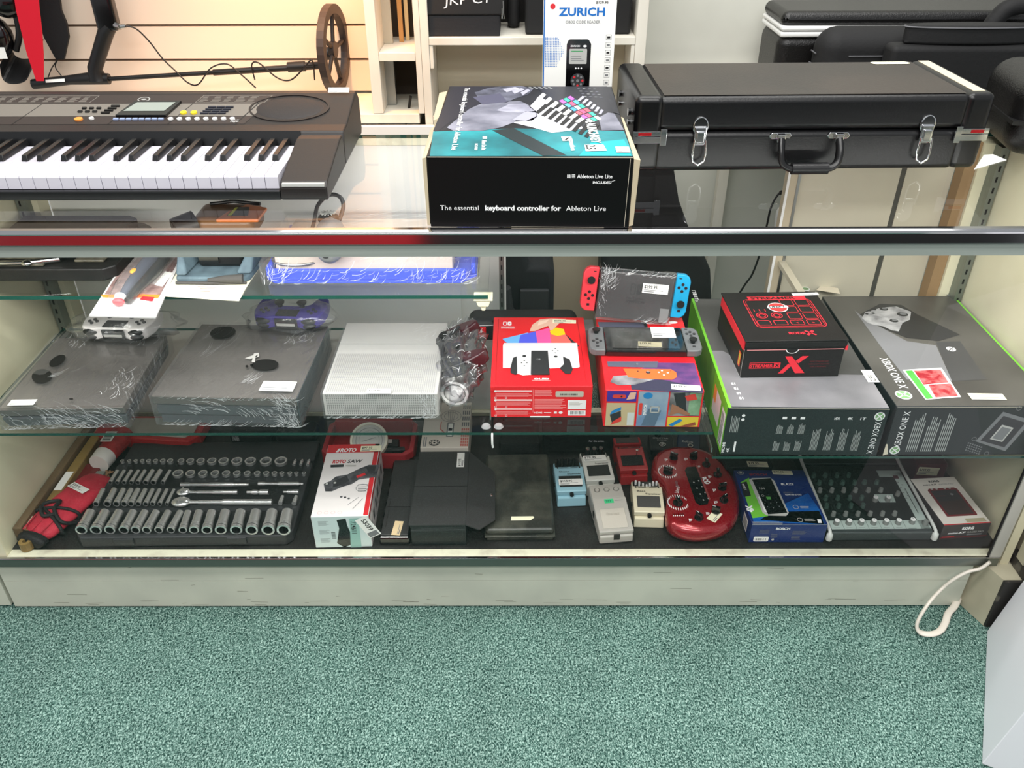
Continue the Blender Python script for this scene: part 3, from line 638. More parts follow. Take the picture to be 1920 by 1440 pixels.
# card lying on the glass, right of the case
cp = W(1832, 322, TOPZ); o = MB(PAPER).add([tuple(W(1826, 318, TOPZ + .0004)), tuple(W(1888, 300, TOPZ + .0004)), tuple(W(1862, 289, TOPZ + .0004)), tuple(W(1845, 290, TOPZ + .0004)), tuple(W(1826, 318, TOPZ + .0014)), tuple(W(1888, 300, TOPZ + .0014)), tuple(W(1862, 289, TOPZ + .0014)), tuple(W(1845, 290, TOPZ + .0014))], [(3, 2, 1, 0), (4, 5, 6, 7), (0, 1, 5, 4), (1, 2, 6, 5), (2, 3, 7, 6), (3, 0, 4, 7)]).build('price_card')
props(o, 'small white card on the glass just right of the long black case', 'card')
# rounded black case at the right edge of the glass
def rounded(name, label, cat, x0, y0, z0, x1, y1, z1, m, bev, seg=5, rz=0, group=None, nm='shell'):
    t = thing(name, label, cat, (x0, y0, z0), rz, group); MB(m).box(0, 0, 0, x1 - x0, y1 - y0, z1 - z0).build(nm, t, bevel=bev, seg=seg); return t
NY = mat('black_nylon', (13, 13, 15), .75, bump=(120, .3)); NYL = mat('nylon_piping', (96, 96, 100), .4); ABS = mat('pebbled_abs', (15, 14, 14), .34, bump=(300, .5))
t = rounded('moulded_case', 'rounded black moulded case at the far right end of the glass top', 'case', 1.022, .36, TOPZ + .0005, 1.55, .60, TOPZ + .165, ABS, .05, 6, R(-8))
MB(BLACK).box(-.003, .004, .070, .5, .236, .078).build('rim', t)

# ---- code reader box
zb = carton('code_reader_box', 'tall white retail box picturing a black handheld code reader', 'box', (.064, .535, .9655), -.5, .152, .055, .288, PAPER)
BLUEI = mat('print_blue', (20, 108, 190), .4)
a = Art().on(front())
a.rect(.0, .283, .152, .288, BLUEI, 0); a.rect(0, 0, .0025, .288, BLUEI, 0)
a.text('ZURICH', .031, .252, .0155, BLUEI, wd=.097, k=1, bold=.03); a.text('OBD2 CODE READER', .046, .237, .0055, INKG, wd=.073, k=1, bold=.01)
a.disc(.0185, .270, .0055, mat('print_red', (214, 40, 50), .5), 1)
a.text('$129.95', .108, .2755, .0045, INKK, wd=.026, k=2, bold=.02)
for i in range(18):
    for j in range(12 - abs(i - 9) // 2):
        a.disc(.005 + j * .0034, .150 + i * .0034, .0013 * (1 - j * .03), BLUEI, 1, n=6)
a.rrect(.050, .086, .102, .202, .008, SBLACK, 2); a.rrect(.054, .03, .097, .115, .008, SBLACK, 2); a.rrect(.052, .05, .099, .205, .006, SBLACK, 1)
a.rrect(.056, .155, .094, .186, .002, LGREY, 3); a.rect(.060, .180, .085, .182, mat('print_green', (60, 150, 90), .5), 4); a.lines(.060, .162, .088, .174, 3, INKG, 4, .25)
a.text('ZURICH', .058, .190, .0035, INKW, wd=.020, k=4, bold=.02); a.disc(.089, .1915, .004, INKW, 4, sy=.6)
a.disc(.076, .120, .0155, DGREY, 3); 
for i in range(8): a.disc(.076 + .0105 * math.cos(i * PI / 4), .120 + .0105 * math.sin(i * PI / 4), .0026, INKG if i % 3 else mat('print_red', (214, 40, 50), .5), 4, n=10)
a.disc(.076, .120, .0032, INKG, 4, n=10)
for i in range(4): a.disc(.063 + i * .0075, .098, .0024, INKW, 4, n=10)
for i in range(3): a.disc(.071 + i * .006, .146, .0018, INKW, 4, n=8)
for i in range(9): a.frame(.133, .080 + i * .0155, .1445, .0905 + i * .0155, .0006, INKG, 1); a.rect(.1355, .083 + i * .0155, .142, .087 + i * .0155, INKK if i in (4, 6, 8) else INKG, 1)
a.build('printed_artwork', zb)

# ---- in the bookcase
t = thing('hard_case', 'black case lettered JKP C1 in white on the top shelf of the bookcase', 'case', (WY(806, 70, 1.03).x, 1.012, zt + .0005))
cwid = WY(938, 70, 1.03).x - WY(806, 70, 1.03).x
MB(mat('case_cloth', (20, 21, 25), .7, bump=(120, .3))).box(0, 0, 0, cwid, .16, .052).build('case_body', t, bevel=.003)
m = MB(MBLACK).add([(-.012, -.004, .0525), (cwid + .012, -.004, .0525), (cwid + .012, .165, .0525), (-.012, .165, .0525), (-.010, .004, .125), (cwid + .010, .004, .128), (cwid + .008, .16, .128), (-.012, .16, .125)], [(0, 3, 2, 1), (4, 5, 6, 7), (0, 1, 5, 4), (1, 2, 6, 5), (2, 3, 7, 6), (3, 0, 4, 7)]); m.build('case_lid', t, bevel=.004)
a = Art().on(face((0, -.0042, .053), (1, 0, 0), (0, .11, 1))); a.text('JKP C1', .042, .023, .022, INKW, wd=.118, k=1, bold=-.005, shear=.12, rot=.06); a.build('chalk_lettering', t)
m = MB(STEEL).tube([(cwid + .009, -.007, .088), (cwid + .009, -.008, .060), (cwid + .012, -.008, .045), (cwid + .005, -.008, .045), (cwid + .006, -.007, .07)], .0018, 6); m.build('latch', t)
t = rounded('storage_box', 'plain black box on the top bookcase shelf behind the white code reader box', 'box', WY(985, 60, 1.04).x, 1.03, zt + .0005, c0 - .012, 1.19, zt + .115, MBLACK, .006, 2)
t = rounded('soft_bag', 'black soft bag between the lettered case and the code reader box', 'bag', WY(943, 60, 1.10).x + .012, 1.11, zt + .0005, WY(975, 60, 1.1).x, 1.19, zt + .13, NY, .02, 4)
CLR = glassmat('clear_case', (.95, .90, .88), 1.5, .1, .22)
t = thing('parts_organiser', 'clear plastic case with red clips lying on the lower bookcase shelf', 'case', (WY(846, 130, 1.06).x, 1.04, zl + .0005))
ww = WY(975, 130, 1.06).x - WY(846, 130, 1.06).x
MB(mat('pinkish_clear', (206, 178, 168), .25)).box(0, 0, 0, ww, .13, .020).build('lower_tray', t, bevel=.004)
MB(CLR).box(.002, .002, .021, ww - .002, .125, .040).build('clear_lid', t, bevel=.006)
m = MB(RED).box(ww * .8, -.006, .006, ww * .98, .0, .032); m.build('red_clip', t, bevel=.002)
a = Art().on(face((0, -.0002, 0), (1, 0, 0), (0, 0, 1))); a.rect(.10, .004, .115, .019, PAPER, 1); a.rect(.14, .006, .165, .018, PAPER, 1); a.build('labels', t)
m = MB(BLACK).tube([(ww * .35, .05, .041), (ww * .4, .03, .050), (ww * .7, .03, .050), (ww * .76, .05, .041)], .003); m.build('carry_handle', t)
o = MB(STEEL).box(0, 0, 0, .055, .10, .030).build('metal_rack', loc=(WY(985, 140, 1.07).x, 1.06, zl + .0005)); props(o, 'small dark metal rack beside the clear case on the lower bookcase shelf', 'rack')
o.data.materials[0] = BLACK

# ---- metal detector
md = thing('metal_detector', 'black metal detector lying along the back ledge with its round coil at the right', 'metal detector', (0, 0, 0))
YD = 1.12
def D(px, py, y=YD): return WY(px, py, y)
zf = .8855
m = MB(BLACK).tube([D(62, 158, 1.10), D(130, 150, 1.10), D(170, 147, 1.10), D(205, 148, 1.10)], [.014, .013, .017, .015], 10); m.build('lower_housing', md)
m = MB(BLACK).tube([D(205, 148, 1.10), D(400, 136, 1.11), D(540, 127, 1.12)], .0062, 10); m.tube([D(400, 136, 1.11), D(600, 124, 1.12)], .0085, 12); m.build('shaft', md)
m = MB(BLACK).tube([D(540, 126), D(572, 124)], .014, 12); m.build('cam_lock', md)
m = MB(BLACK).tube([D(185, 150, 1.10), D(178, 128, 1.10), D(188, 95, 1.10), D(198, 62, 1.10), D(206, 50, 1.10)], [.026, .020, .020, .021, .018], 12); m.build('hand_grip', md)
m = MB(SBLACK); p = D(197, 20, 1.10); m.box(p.x - .030, 1.085, D(197, 58, 1.1).z, p.x + .028, 1.120, 1.30); o = m.build('control_box', md, bevel=.01, seg=3)
m = MB(CHROMED).cyl(D(212, 46, 1.10), D(226, 50, 1.08), .010, .008); m.cyl(D(226, 50, 1.08), D(236, 49, 1.08), .006, .005); m.build('cable_socket', md)
m = MB(BLACK).tube(spl([D(232, 48, 1.08), D(255, 54, 1.09), D(280, 78, 1.1), D(305, 110, 1.1), D(330, 134, 1.1), D(352, 155, 1.09), D(372, 158, 1.08), D(395, 128, 1.09), D(425, 120, 1.1), D(450, 138, 1.1), D(480, 165, 1.1)]), .0022, 6)
m.tube(spl([D(478, 150, 1.1), D(472, 122, 1.1), D(485, 118, 1.1), D(520, 146, 1.1), D(545, 150, 1.1), D(568, 130, 1.1), D(585, 113, 1.1), D(590, 150, 1.11)]), .0022, 6); m.build('coil_cable', md)
m = MB(BLACK)
pts_ = spl([D(0, 125, 1.10), D(6, 150, 1.10), D(25, 158, 1.09), D(50, 150, 1.09), D(60, 120, 1.09)], 4)
for i in range(len(pts_) - 1):
    p, q_ = pts_[i], pts_[i + 1]; m.add([tuple(p + Vector((0, 0, 0))), tuple(q_), tuple(q_ + Vector((.015, .07, .05))), tuple(p + Vector((.015, .07, .05))), tuple(p + Vector((0, 0, .004))), tuple(q_ + Vector((0, 0, .004))), tuple(q_ + Vector((.015, .07, .054))), tuple(p + Vector((.015, .07, .054)))], [(3, 2, 1, 0), (4, 5, 6, 7), (0, 1, 5, 4), (1, 2, 6, 5), (2, 3, 7, 6), (3, 0, 4, 7)])
m.build('arm_cuff', md)
# coil: a spoked ring standing on edge, turned almost side-on
cc = D(626, 93, 1.12); coilr = .118
cm_ = Matrix.Translation(cc) @ Matrix.Rotation(R(-7), 4, 'Z') @ Matrix.Rotation(R(5), 4, 'X') @ Matrix.Rotation(R(90), 4, 'Y') @ Matrix.Scale(1, 4)
m = MB(mat('coil_black', (52, 42, 38), .45)); m.M = cm_; m.ring((0, 0, -.010), coilr, coilr - .024, .020, 36); m.cyl((0, 0, -.010), (0, 0, .006), .022)
for t_ in range(5):
    an = 2 * PI * t_ / 5 + .3; m.tube([(math.cos(an) * .018, math.sin(an) * .018, -.002), (math.cos(an) * .096, math.sin(an) * .096, -.002)], .0065, 6)
m.build('search_coil', md)
m = MB(BLACK).tube([D(570, 123), D(600, 121), cc + Vector((-.018, 0, -.012))], .009); m.cyl(cc + Vector((-.030, 0, -.01)), cc + Vector((-.008, 0, -.01)), .018); m.build('coil_yoke', md)
a = Art().on(face(D(86, 155, 1.083), (1, 0, .05), (0, .3, 1))); a.rect(0, 0, .055, .008, PAPER, 1); a.build('label_strip', md)
# ---- straps at the top left
def strap(name, label, px, wpx, m_, yy, th=.003, cat='strap'):
    m = MB(m_); L_ = [WY(x, y, yy) for x, y in px]; vs = []
    for p, wd in zip(L_, wpx):
        vs += [(p.x, yy, p.z), (p.x + wd, yy, p.z), (p.x + wd, yy + th, p.z), (p.x, yy + th, p.z)]
    fs = []
    for i in range(len(L_) - 1):
        for k in range(4): fs.append((i * 4 + k, i * 4 + (k + 1) % 4, (i + 1) * 4 + (k + 1) % 4, (i + 1) * 4 + k))
    n_ = len(L_) * 4; fs += [(0, 3, 2, 1), (n_ - 4, n_ - 3, n_ - 2, n_ - 1)]
    m.add(vs, fs); o = m.build(name); return props(o, label, cat)
strap('red_strap', 'bright red strap hanging over the end of the metal detector', [(68, 152), (50, 100), (40, 60), (30, 20), (18, -60), (10, -160)], [.020, .045, .055, .062, .066, .066], mat('red_webbing', (214, 0, 36), .6), 1.05, .004)
m_ = strap('padded_strap', 'black padded strap with a pointed end hanging on the slatted wall', [(105, 112), (82, 70), (74, 45), (70, 20), (66, -60), (60, -160)], [.022, .070, .075, .065, .058, .058], NY, 1.15, .010)
o = MB(BLACK).tube(spl([D(108, 112, 1.15), D(97, 128, 1.15), D(90, 146, 1.14)]), .0016, 5).tube(spl([D(108, 112, 1.15), D(104, 126, 1.15), D(118, 146, 1.14)]), .0016, 5).build('forked_cord')
props(o, 'thin forked black cord below the padded black strap', 'cord')
t = thing('headset', 'black pair of ear defenders hanging at the top left corner', 'ear defenders', (0, 0, 0))
m = MB(SBLACK); p = WY(4, 70, 1.12); m.ell((p.x - .02, 1.13, p.z), .045, .035, .055); m.build('ear_cup', t)
m = MB(BLACK).tube(spl([WY(30, 95, 1.13), WY(36, 60, 1.13), WY(24, 10, 1.13), WY(-5, -40, 1.13)]), .009, 8); m.build('headband', t)
m = MB(SBLACK); p = WY(6, 20, 1.1); m.ell((p.x, 1.13, p.z + .02), .05, .035, .045); m.build('ear_cup', t)
a = Art().on(face(WY(0, 110, 1.085), (1, 0, 0), (0, 0, 1))); a.rect(-.02, 0, .022, .030, PAPER, 1); a.build('tag', t)

# ---- black cases on the back table
def xz(px, py, y): p = WY(px, py, y); return p
p0 = xz(1428, 118, 1.02); p1 = xz(1428, 8, 1.08)
t = thing('guitar_case', 'black moulded hard case with a white aluminium seam, rearmost on the back table', 'instrument case', (xz(1464, 60, .98).x, .98, .8855))
hh = xz(1440, 30, .98).z - .8855; hs_ = (xz(1440, 66, .98).z - .8855) / hh
MB(ABS).box(0, 0, 0, 1.0, .20, hh * hs_).build('case_base', t, bevel=.03, seg=5)
MB(ABS).box(0, 0, hh * hs_ + .018, 1.0, .20, hh * 1.04).build('case_lid', t, bevel=.032, seg=5)
m = MB(WHITE).box(.0, -.002, hh * hs_ - .006, 1.0, .20, hh * hs_ + .008); m.box(0, -.003, hh * hs_ + .0095, 1.0, .20, hh * hs_ + .022); m.build('seam_trim', t, bevel=.006, seg=3)
MB(CHROMED).tube([(.045, -.006, hh * .46), (.045, -.008, hh * .32), (.041, -.008, hh * .22), (.048, -.008, hh * .10)], .004, 6).build('latch', t)
def gig(name, label, x0, y0, z0, w_, d, h, pk=True, seed=1):
    t = thing(name, label, 'instrument bag', (x0, y0, z0), 0)
    m = MB(NY); m.box(0, 0, 0, w_, d, h); m.build('bag_body', t, bevel=h * .38, seg=5)
    m = MB(NYL)
    for zz in (h * .62, h * .74): m.tube([(h * .30, -.001, zz), (w_ - .05, -.001, zz)], .002, 6); m.tube([(-.001, h * .30, zz), (-.001, d - h * .3, zz)], .002, 6)
    m.build('piping', t)
    return t
z1 = xz(1540, 52, .90).z
t = gig('gig_bag', 'black nylon instrument bag with a zip, leaning in front of the hard case', xz(1538, 90, .88).x, .87, .8855, .62, .105, z1 - .8855)
MB(CHROMED).tube([(.045, -.008, .085), (.055, -.010, .075)], .004, 6).build('zip_pull', t)
t = thing('round_pocket_bag', 'flat black bag with a rounded pouch on top, right of the zipped bag', 'instrument bag', (xz(1668, 80, .83).x, .80, .8855))
MB(NY).box(0, 0, 0, .55, .065, xz(1670, 82, .83).z - .8855).build('bag_body', t, bevel=.015, seg=4)
hb = xz(1670, 82, .83).z - .8855
m = MB(NY).prism([(.03 + .17 + .17 * math.cos(a_), .034 + .030 * math.sin(a_)) for a_ in [2 * PI * i / 30 for i in range(30)]], hb + .0005, hb + .045); m.build('pouch', t, bevel=.008, seg=3)
m = MB(NYL).tube([(.03 + .17 + .172 * math.cos(a_), .034 + .032 * math.sin(a_), hb + .040) for a_ in [2 * PI * i / 30 for i in range(30)]], .002, 6, closed=True); m.build('piping', t)
t = thing('strap_loop', 'black padded strap arching over the bags at the top right corner', 'strap', (0, 0, 0))
MB(NY).tube(spl([xz(1850, 62, .93), xz(1868, 36, .93), xz(1895, 14, .93), xz(1960, 5, .93)]), .022, 10).build('strap_pad', t)
# ---- things seen through the back of the case
t = thing('standing_bag', 'large black rounded bag standing on the floor behind the case', 'instrument bag', (0, 0, 0))
ol = [(1130, 300), (1262, 300), (1275, 380), (1300, 450), (1322, 482), (1334, 510), (1336, 560), (1322, 700), (1130, 700)]
P_ = [(WY(x, y, .80).x, WY(x, y, .80).z) for x, y in ol]; P_ = [(x, z) for x, z in P_]; P_[-1] = (P_[-1][0], .002); P_[-2] = (P_[-2][0], .002)
MB(MBLACK).prism(P_, .80, .93, axis='y').build('bag_body', t, bevel=.02, seg=4)
t = thing('backpack', 'black backpack hanging low behind the middle of the case', 'backpack', (0, 0, 0))
ol = [(905, 470), (985, 470), (993, 500), (1030, 500), (1040, 515), (1038, 600), (1036, 700), (905, 700)]
P_ = [(WY(x, y, .72).x, WY(x, y, .72).z) for x, y in ol]; P_[-1] = (P_[-1][0], .001); P_[-2] = (P_[-2][0], .001)
MB(mat('navy_black_cloth', (13, 14, 20), .85, bump=(60, .4))).prism(P_, .72, .88, axis='y').build('pack_body', t, bevel=.02, seg=4)
m = MB(mat('grey_strap', (40, 41, 44), .7)); a_, b_ = WY(975, 545, .70), WY(1028, 600, .70); m.box(a_.x, .700, .15, b_.x, .715, a_.z); m.tube([WY(945, 540, .70), WY(950, 580, .70), WY(965, 600, .70)], .02, 8); m.build('strap_pad', t, bevel=.003)
o = MB(mat('tan_board', (170, 160, 138), .7)).box(WY(1000, 500, 1.0).x, .985, .0, WY(1165, 500, 1.0).x, .995, .60).build('tan_panel'); props(o, 'tan panel standing behind the case right of the backpack', 'panel')
o = MB(BW).box(WY(1166, 500, .97).x, .96, .0, WY(1180, 500, .97).x, .984, .62).build('white_post'); props(o, 'narrow white post behind the case left of the rounded bag', 'post')
o = MB(mat('white_panel_door', (220, 222, 220), .5)).box(-1.4, .975, .0, WY(835, 600, .98).x, .995, .857).build('panel_door'); props(o, 'white panelled cupboard front behind the left half of the case', 'cupboard')
o = MB(BLACK).tube(spl([WY(1485, 356, 1.0), WY(1462, 362, 1.0), WY(1446, 388, 1.0), WY(1438, 422, 1.0), WY(1424, 478, 1.0), WY(1410, 515, 1.0), WY(1398, 532, 1.0), WY(1380, 560, 1.0)]), .0032, 8).build('black_cable')
MB(BLACK).tube([WY(1492, 352, 1.0), WY(1462, 362, 1.0)], [.010, .006], 8).build('plug', o)
props(o, 'black mains lead hanging behind the case from its plug', 'cable')
o = MB(WHITE).tube(spl([WY(1480, 388, .99), WY(1462, 392, .99), WY(1456, 420, .99), WY(1452, 500, .99), WY(1450, 560, .99)]), .006, 8).build('white_pipe'); props(o, 'thin white cable bent down the wall beside the black mains lead', 'cable')
# ================================================================== ON THE GLASS SHELVES
# ---- upper shelf
z = US + .0005
TCM = mat('dusty_tool_case', (20, 18, 17), .5, var=(45, (11, 10, 10)), bump=(90, .3)); GREASY = mat('greasy_recess', (92, 88, 74), .3, var=(60, (60, 56, 46)), bump=(150, .4))
t = thing('tool_case', 'dusty black tool case lying open on the upper glass shelf, far left', 'tool case', (-1.115, .205, z))
m = MB(TCM).prism([(0, 0), (.268, 0), (.290, .020), (.290, .225), (.265, .246), (0, .246)], 0, .028); m.prism([(0, .09), (.24, .09), (.262, .11), (.262, .225), (.24, .24), (0, .24)], .0285, .048); m.build('case_tray', t, bevel=.003)
m = MB(GREASY).box(.01, .010, .0285, .145, .035, .033); m.box(.01, .045, .0285, .165, .083, .036); m.box(.20, .030, .0285, .262, .083, .034); m.build('moulded_inserts', t, bevel=.003)
m = MB(STEEL).box(.15, .050, .0365, .185, .083, .044); m.box(.215, .060, .0345, .245, .083, .042); m.build('metal_fittings', t, bevel=.002)
o = MB(CHROMED).tube([(-1.118, .212, z + .0365), (-1.01, .216, z + .0365)], .0045, 8).ell((-1.003, .218, z + .036), .013, .011, .006).tube([(-.995, .220, z + .036), (-.94, .232, z + .038)], .006, 8).build('steel_ratchet')
props(o, 'steel ratchet handle lying across the front of the dusty tool case', 'ratchet')
o = MB(BLACK).tube([(-.97, .226, z + .05), (-.94, .232, z + .053), (-.90, .231, z + .050)], [.006, .009, .004], 8).build('metal_hook'); props(o, 'dark hooked grip lying in the dusty tool case', 'grip')
# blister card
A_, B_, C_, D_ = W(168, 594, z), W(292, 597, z), W(352, 462, z), W(252, 462, z)
t = thing('blister_pack', 'blister card with a blue-grey tool jutting over the front of the upper shelf', 'blister pack', A_, math.atan2((B_ - A_).y, (B_ - A_).x))
inv = (Matrix.Translation(t.location) @ Matrix.Rotation(t.rotation_euler.z, 4, 'Z')).inverted()
P_ = [inv @ p for p in (A_, B_, C_, D_)]
m = MB(mat('blister_card', (236, 232, 232), .35, coat=.4)).prism([(p.x, p.y) for p in P_], 0, .003); m.build('backing_card', t)
f = mapper(t, top(.003)); a = Art().on(top(.003)); DP = mat('print_tread_plate', (158, 130, 126), .4, var=(60, (118, 92, 90))); OR = mat('print_orange', (232, 130, 50), .4)
ppoly(a, f, [(196, 552), (298, 558), (345, 470), (250, 468)], DP, 1); ppoly(a, f, [(190, 553), (218, 553), (214, 559), (192, 558)], OR, 2); ppoly(a, f, [(255, 552), (300, 553), (296, 560), (256, 558)], OR, 2)
for i in range(50): 
    x_, y_ = random.uniform(215, 320), random.uniform(480, 548); a.line(f(x_, y_), f(x_ + 3, y_ - 2), .0008, INKW, 3)
ppoly(a, f, [(262, 562), (286, 566), (290, 558), (268, 556)], mat('print_red', (214, 40, 50), .5), 3)
for i in range(5): a.line(f(187 + i, 575 + i * 3), f(215 + i, 576 + i * 3), .0006, INKG, 2); a.line(f(255 + i, 575 + i * 3), f(282 - i, 576 + i * 3), .0006, INKG, 2)
ppoly(a, f, [(290, 535), (305, 538), (325, 512), (310, 510)], PAPER, 4); a.build('card_print', t)
m = MB(mat('slate_grip', (62, 66, 80), .4)); q = lambda px, py, zz: inv @ W(px, py, z + zz)
m.tube([q(228, 558, .012), q(243, 536, .018), q(262, 512, .022), q(280, 490, .026), q(296, 470, .028)], [.011, .015, .019, .021, .016], 12, flat=.7); o = m.build('tool_body', t)
m = MB(BLACK).tube([q(240, 565, .010), q(262, 535, .013), q(288, 510, .016), q(305, 485, .018), q(318, 470, .018)], [.008, .010, .013, .012, .010], 10); m.build('tool_handle', o)
m = MB(mat('tool_button', (246, 170, 40), .4)).ell(q(250, 508, .034), .006, .010, .004); m.build('tool_button', o)
m = MB(mat('tool_tip_red', (214, 60, 70), .4)).ell(q(222, 566, .012), .012, .008, .008); m.ell(q(226, 557, .014), .012, .006, .010, INKW); m.build('tool_tip', o)
m = MB(FILM).tube([q(222, 570, .014), q(245, 540, .018), q(280, 500, .022), q(300, 470, .026)], [.022, .030, .034, .036], 14, flat=1.0); m.build('clear_blister', t)
# papers
for k, (pts, lab) in enumerate((([(308, 556), (448, 565), (484, 500), (345, 500)], 'lower cream sheet of paper sticking out over the upper shelf edge'), ([(312, 547), (450, 557), (490, 498), (340, 497)], 'upper cream sheet with small print, under the blue-grey pouch'))):
    zz = z + k * .0016; P_ = [W(x, y, zz) for x, y in pts]; o = MB(mat('aged_paper', (232, 228, 206), .7)).prism([(p.x, p.y) for p in P_], zz, zz + .0012).build('paper_sheet')
    if k:
        a = Art(); z1 = zz + .0016
        for (x0_, y0_, l_) in ((375, 541, 28), (370, 538, 36), (366, 546, 28)):
            p, q_ = W(x0_, y0_, z1), W(x0_ + l_, y0_ + 1, z1); a.add([tuple(p), tuple(q_), (q_.x, q_.y + .002, z1), (p.x, p.y + .002, z1)], [(0, 1, 2, 3)], mat('faded_ink', (150, 130, 124), .7))
        a.build('printed_lines', o)
    props(o, lab, 'paper')
# pouch and thermal camera
PCH = mat('pouch_blue_grey', (92, 112, 122), .75, bump=(40, .3), var=(30, (70, 86, 96))); PCD = mat('pouch_inner', (70, 68, 66), .8)
z2 = z + .0032
pA, pB = W(332, 531, z2), W(470, 527, z2)
t = thing('cloth_pouch', 'folded blue-grey cloth pouch under the orange thermal camera', 'pouch', (pA.x, pA.y, z2))
pw = pB.x - pA.x
m = MB(PCH).prism([(0, 0), (pw - .012, -.003), (pw, .012), (pw + .012, .15), (.01, .16), (-.004, .02)], 0, .014); m.prism([(-.002, .004), (.022, .004), (.030, .10), (.002, .10)], .0145, .050, top=[(.000, .030), (.010, .030), (.026, .10), (.002, .10)]); m.prism([(pw - .030, .010), (pw + .003, .012), (pw + .010, .12), (pw - .008, .12)], .0145, .048, top=[(pw - .010, .04), (pw + .006, .04), (pw + .010, .12), (pw - .002, .12)])
m.build('pouch_cloth', t, bevel=.005, seg=3)
m = MB(PCD).tube([(pw * .45, -.004, .009), (pw * .7, -.005, .012), (pw * .93, -.004, .012)], [.004, .008, .010], 10); m.tube([(0, -.004, .003), (pw * .5, -.006, .003), (pw - .005, -.004, .003)], .0035, 8); m.build('pouch_lining', t)
t = thing('thermal_camera', 'orange and black hand-held camera with a round lens on the upper glass shelf', 'camera', (pA.x + .004, pA.y + .045, z2 + .0145))
m = MB(BLACK).box(.030, 0, .0, .125, .10, .034); m.build('lower_body', t, bevel=.008, seg=3)
m = MB(mat('umber_plastic', (122, 84, 48), .35)).box(.008, .055, .036, .140, .155, .084); m.build('upper_body', t, bevel=.016, seg=4)
OB = mat('orange_plastic', (206, 112, 50), .4); m = MB(OB).prism([(.072, .034), (.160, .034), (.163, .10), (.115, .12), (.085, .08)], .0845, .092); o = m.build('front_shell', t, bevel=.003)
a = Art().on(top(.092)); a.poly([(.09, .052), (.135, .052), (.125, .10), (.095, .10)], BLACK, 1); a.poly([(.092, .054), (.10, .054), (.102, .098), (.096, .098)], mat('label_yellow', (206, 206, 60), .5), 2); a.build('label', o)
m = MB(BLACK).cyl((-.022, .045, .064), (.014, .072, .068), .024, .027, 24); o = m.build('lens_barrel', t)
m = MB(SBLACK).cyl((-.0240, .0437, .0638), (-.0222, .0449, .064), .018, .018, 20); 
m.build('lens_glass', o)
m = MB(BLACK).tube([(.03, .135, .086), (.08, .14, .090), (.14, .13, .088)], .004, 6).build('hand_strap', t)
m = MB(SBLACK).box(.035, -.0035, .010, .075, -.0005, .030); m.build('screen', t)
# blue tray in film
t = thing('blue_tray', 'shrink-wrapped bright blue tray with steel parts on the upper glass shelf', 'tray', (-.512, .192, z))
BLU2 = mat('bright_blue_plastic', (42, 70, 214), .3); tw, td = .435, .252
m = MB(BLU2).prism([(.02, 0), (tw - .03, 0), (tw, .03), (tw, td - .02), (tw - .02, td), (.02, td), (0, td - .02), (0, .02)], 0, .006); m.build('tray_base', t, bevel=.002)
m = MB(BLU2)
for q_ in ((.012, .002, tw - .02, .012), (.012, td - .012, tw - .012, td - .002), (.002, .012, .012, td - .012), (tw - .012, .03, tw - .002, td - .012)): m.box(q_[0], q_[1], .0065, q_[2], q_[3], .030)
m.build('tray_rim', t, bevel=.003)
m = MB(mat('pale_packing', (206, 190, 178), .5)).box(.02, .03, .0065, tw - .05, td - .02, .046); m.build('packed_sheet', t)
m = MB(STEEL).tube([(.03 + .05 * math.cos(a_) + .03, .05 + .03 * math.sin(a_), .032) for a_ in [2 * PI * i / 20 for i in range(20)]], .003, 6, closed=True); m.ell((.32, .06, .030), .05, .03, .006); m.tube([(.13, .05, .032), (.28, .045, .032)], .005); m.build('steel_parts', t)
def film_box(t, x0, y0, z0, x1, y1, z1, seed=0, amp=.003, nu=26, nv=20, mm=None, name='shrink_wrap', skip_bottom=True):
    """a thin wavy film pulled over a box"""
    m = MB(mm or FILM); P = {}
    def grid(fn, na, nb):
        vs = []; 
        for j in range(nb + 1):
            for i in range(na + 1):
                p, n = fn(i / na, j / nb); e_ = min(i, na - i, j, nb - j); k = amp * (.3 + noise.noise(Vector(p) * 28 + Vector((seed, 0, 0)))) if e_ > 0 else 0
                vs.append((p[0] + n[0] * k, p[1] + n[1] * k, p[2] + n[2] * k))
        m.add(vs, [(j * (na + 1) + i, j * (na + 1) + i + 1, (j + 1) * (na + 1) + i + 1, (j + 1) * (na + 1) + i) for j in range(nb) for i in range(na)], None, True)
    L = lambda a_, b_, t_: a_ + (b_ - a_) * t_
    grid(lambda u, v: ((L(x0, x1, u), L(y0, y1, v), z1), (0, 0, 1)), nu, nv)
    grid(lambda u, v: ((L(x0, x1, u), y0, L(z0, z1, v)), (0, -1, 0)), nu, 6)
    grid(lambda u, v: ((x1, L(y0, y1, u), L(z0, z1, v)), (1, 0, 0)), nv, 6)
    grid(lambda u, v: ((x0, L(y1, y0, u), L(z0, z1, v)), (-1, 0, 0)), nv, 6)
    return m.build(name, t)
def crease_glints(t, M, regs, name='film_fold_glints', wd=.0008):
    """pale flat streaks painting the glints on film folds; regs: (u0,v0,u1,v1,count,length,angle,spread)"""
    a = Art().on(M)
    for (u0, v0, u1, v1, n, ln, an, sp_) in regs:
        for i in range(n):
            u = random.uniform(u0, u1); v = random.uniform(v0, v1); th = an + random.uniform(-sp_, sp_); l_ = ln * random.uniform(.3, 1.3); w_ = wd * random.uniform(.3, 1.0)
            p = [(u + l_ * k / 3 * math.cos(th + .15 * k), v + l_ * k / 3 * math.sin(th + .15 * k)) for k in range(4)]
            for k in range(3): a.line(p[k], p[k + 1], w_ * (1 - k * .25), CREASE_GLINT, 1)
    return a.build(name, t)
film_box(t, -.004, -.005, .0, tw + .004, td + .002, .0485, 3, .003)
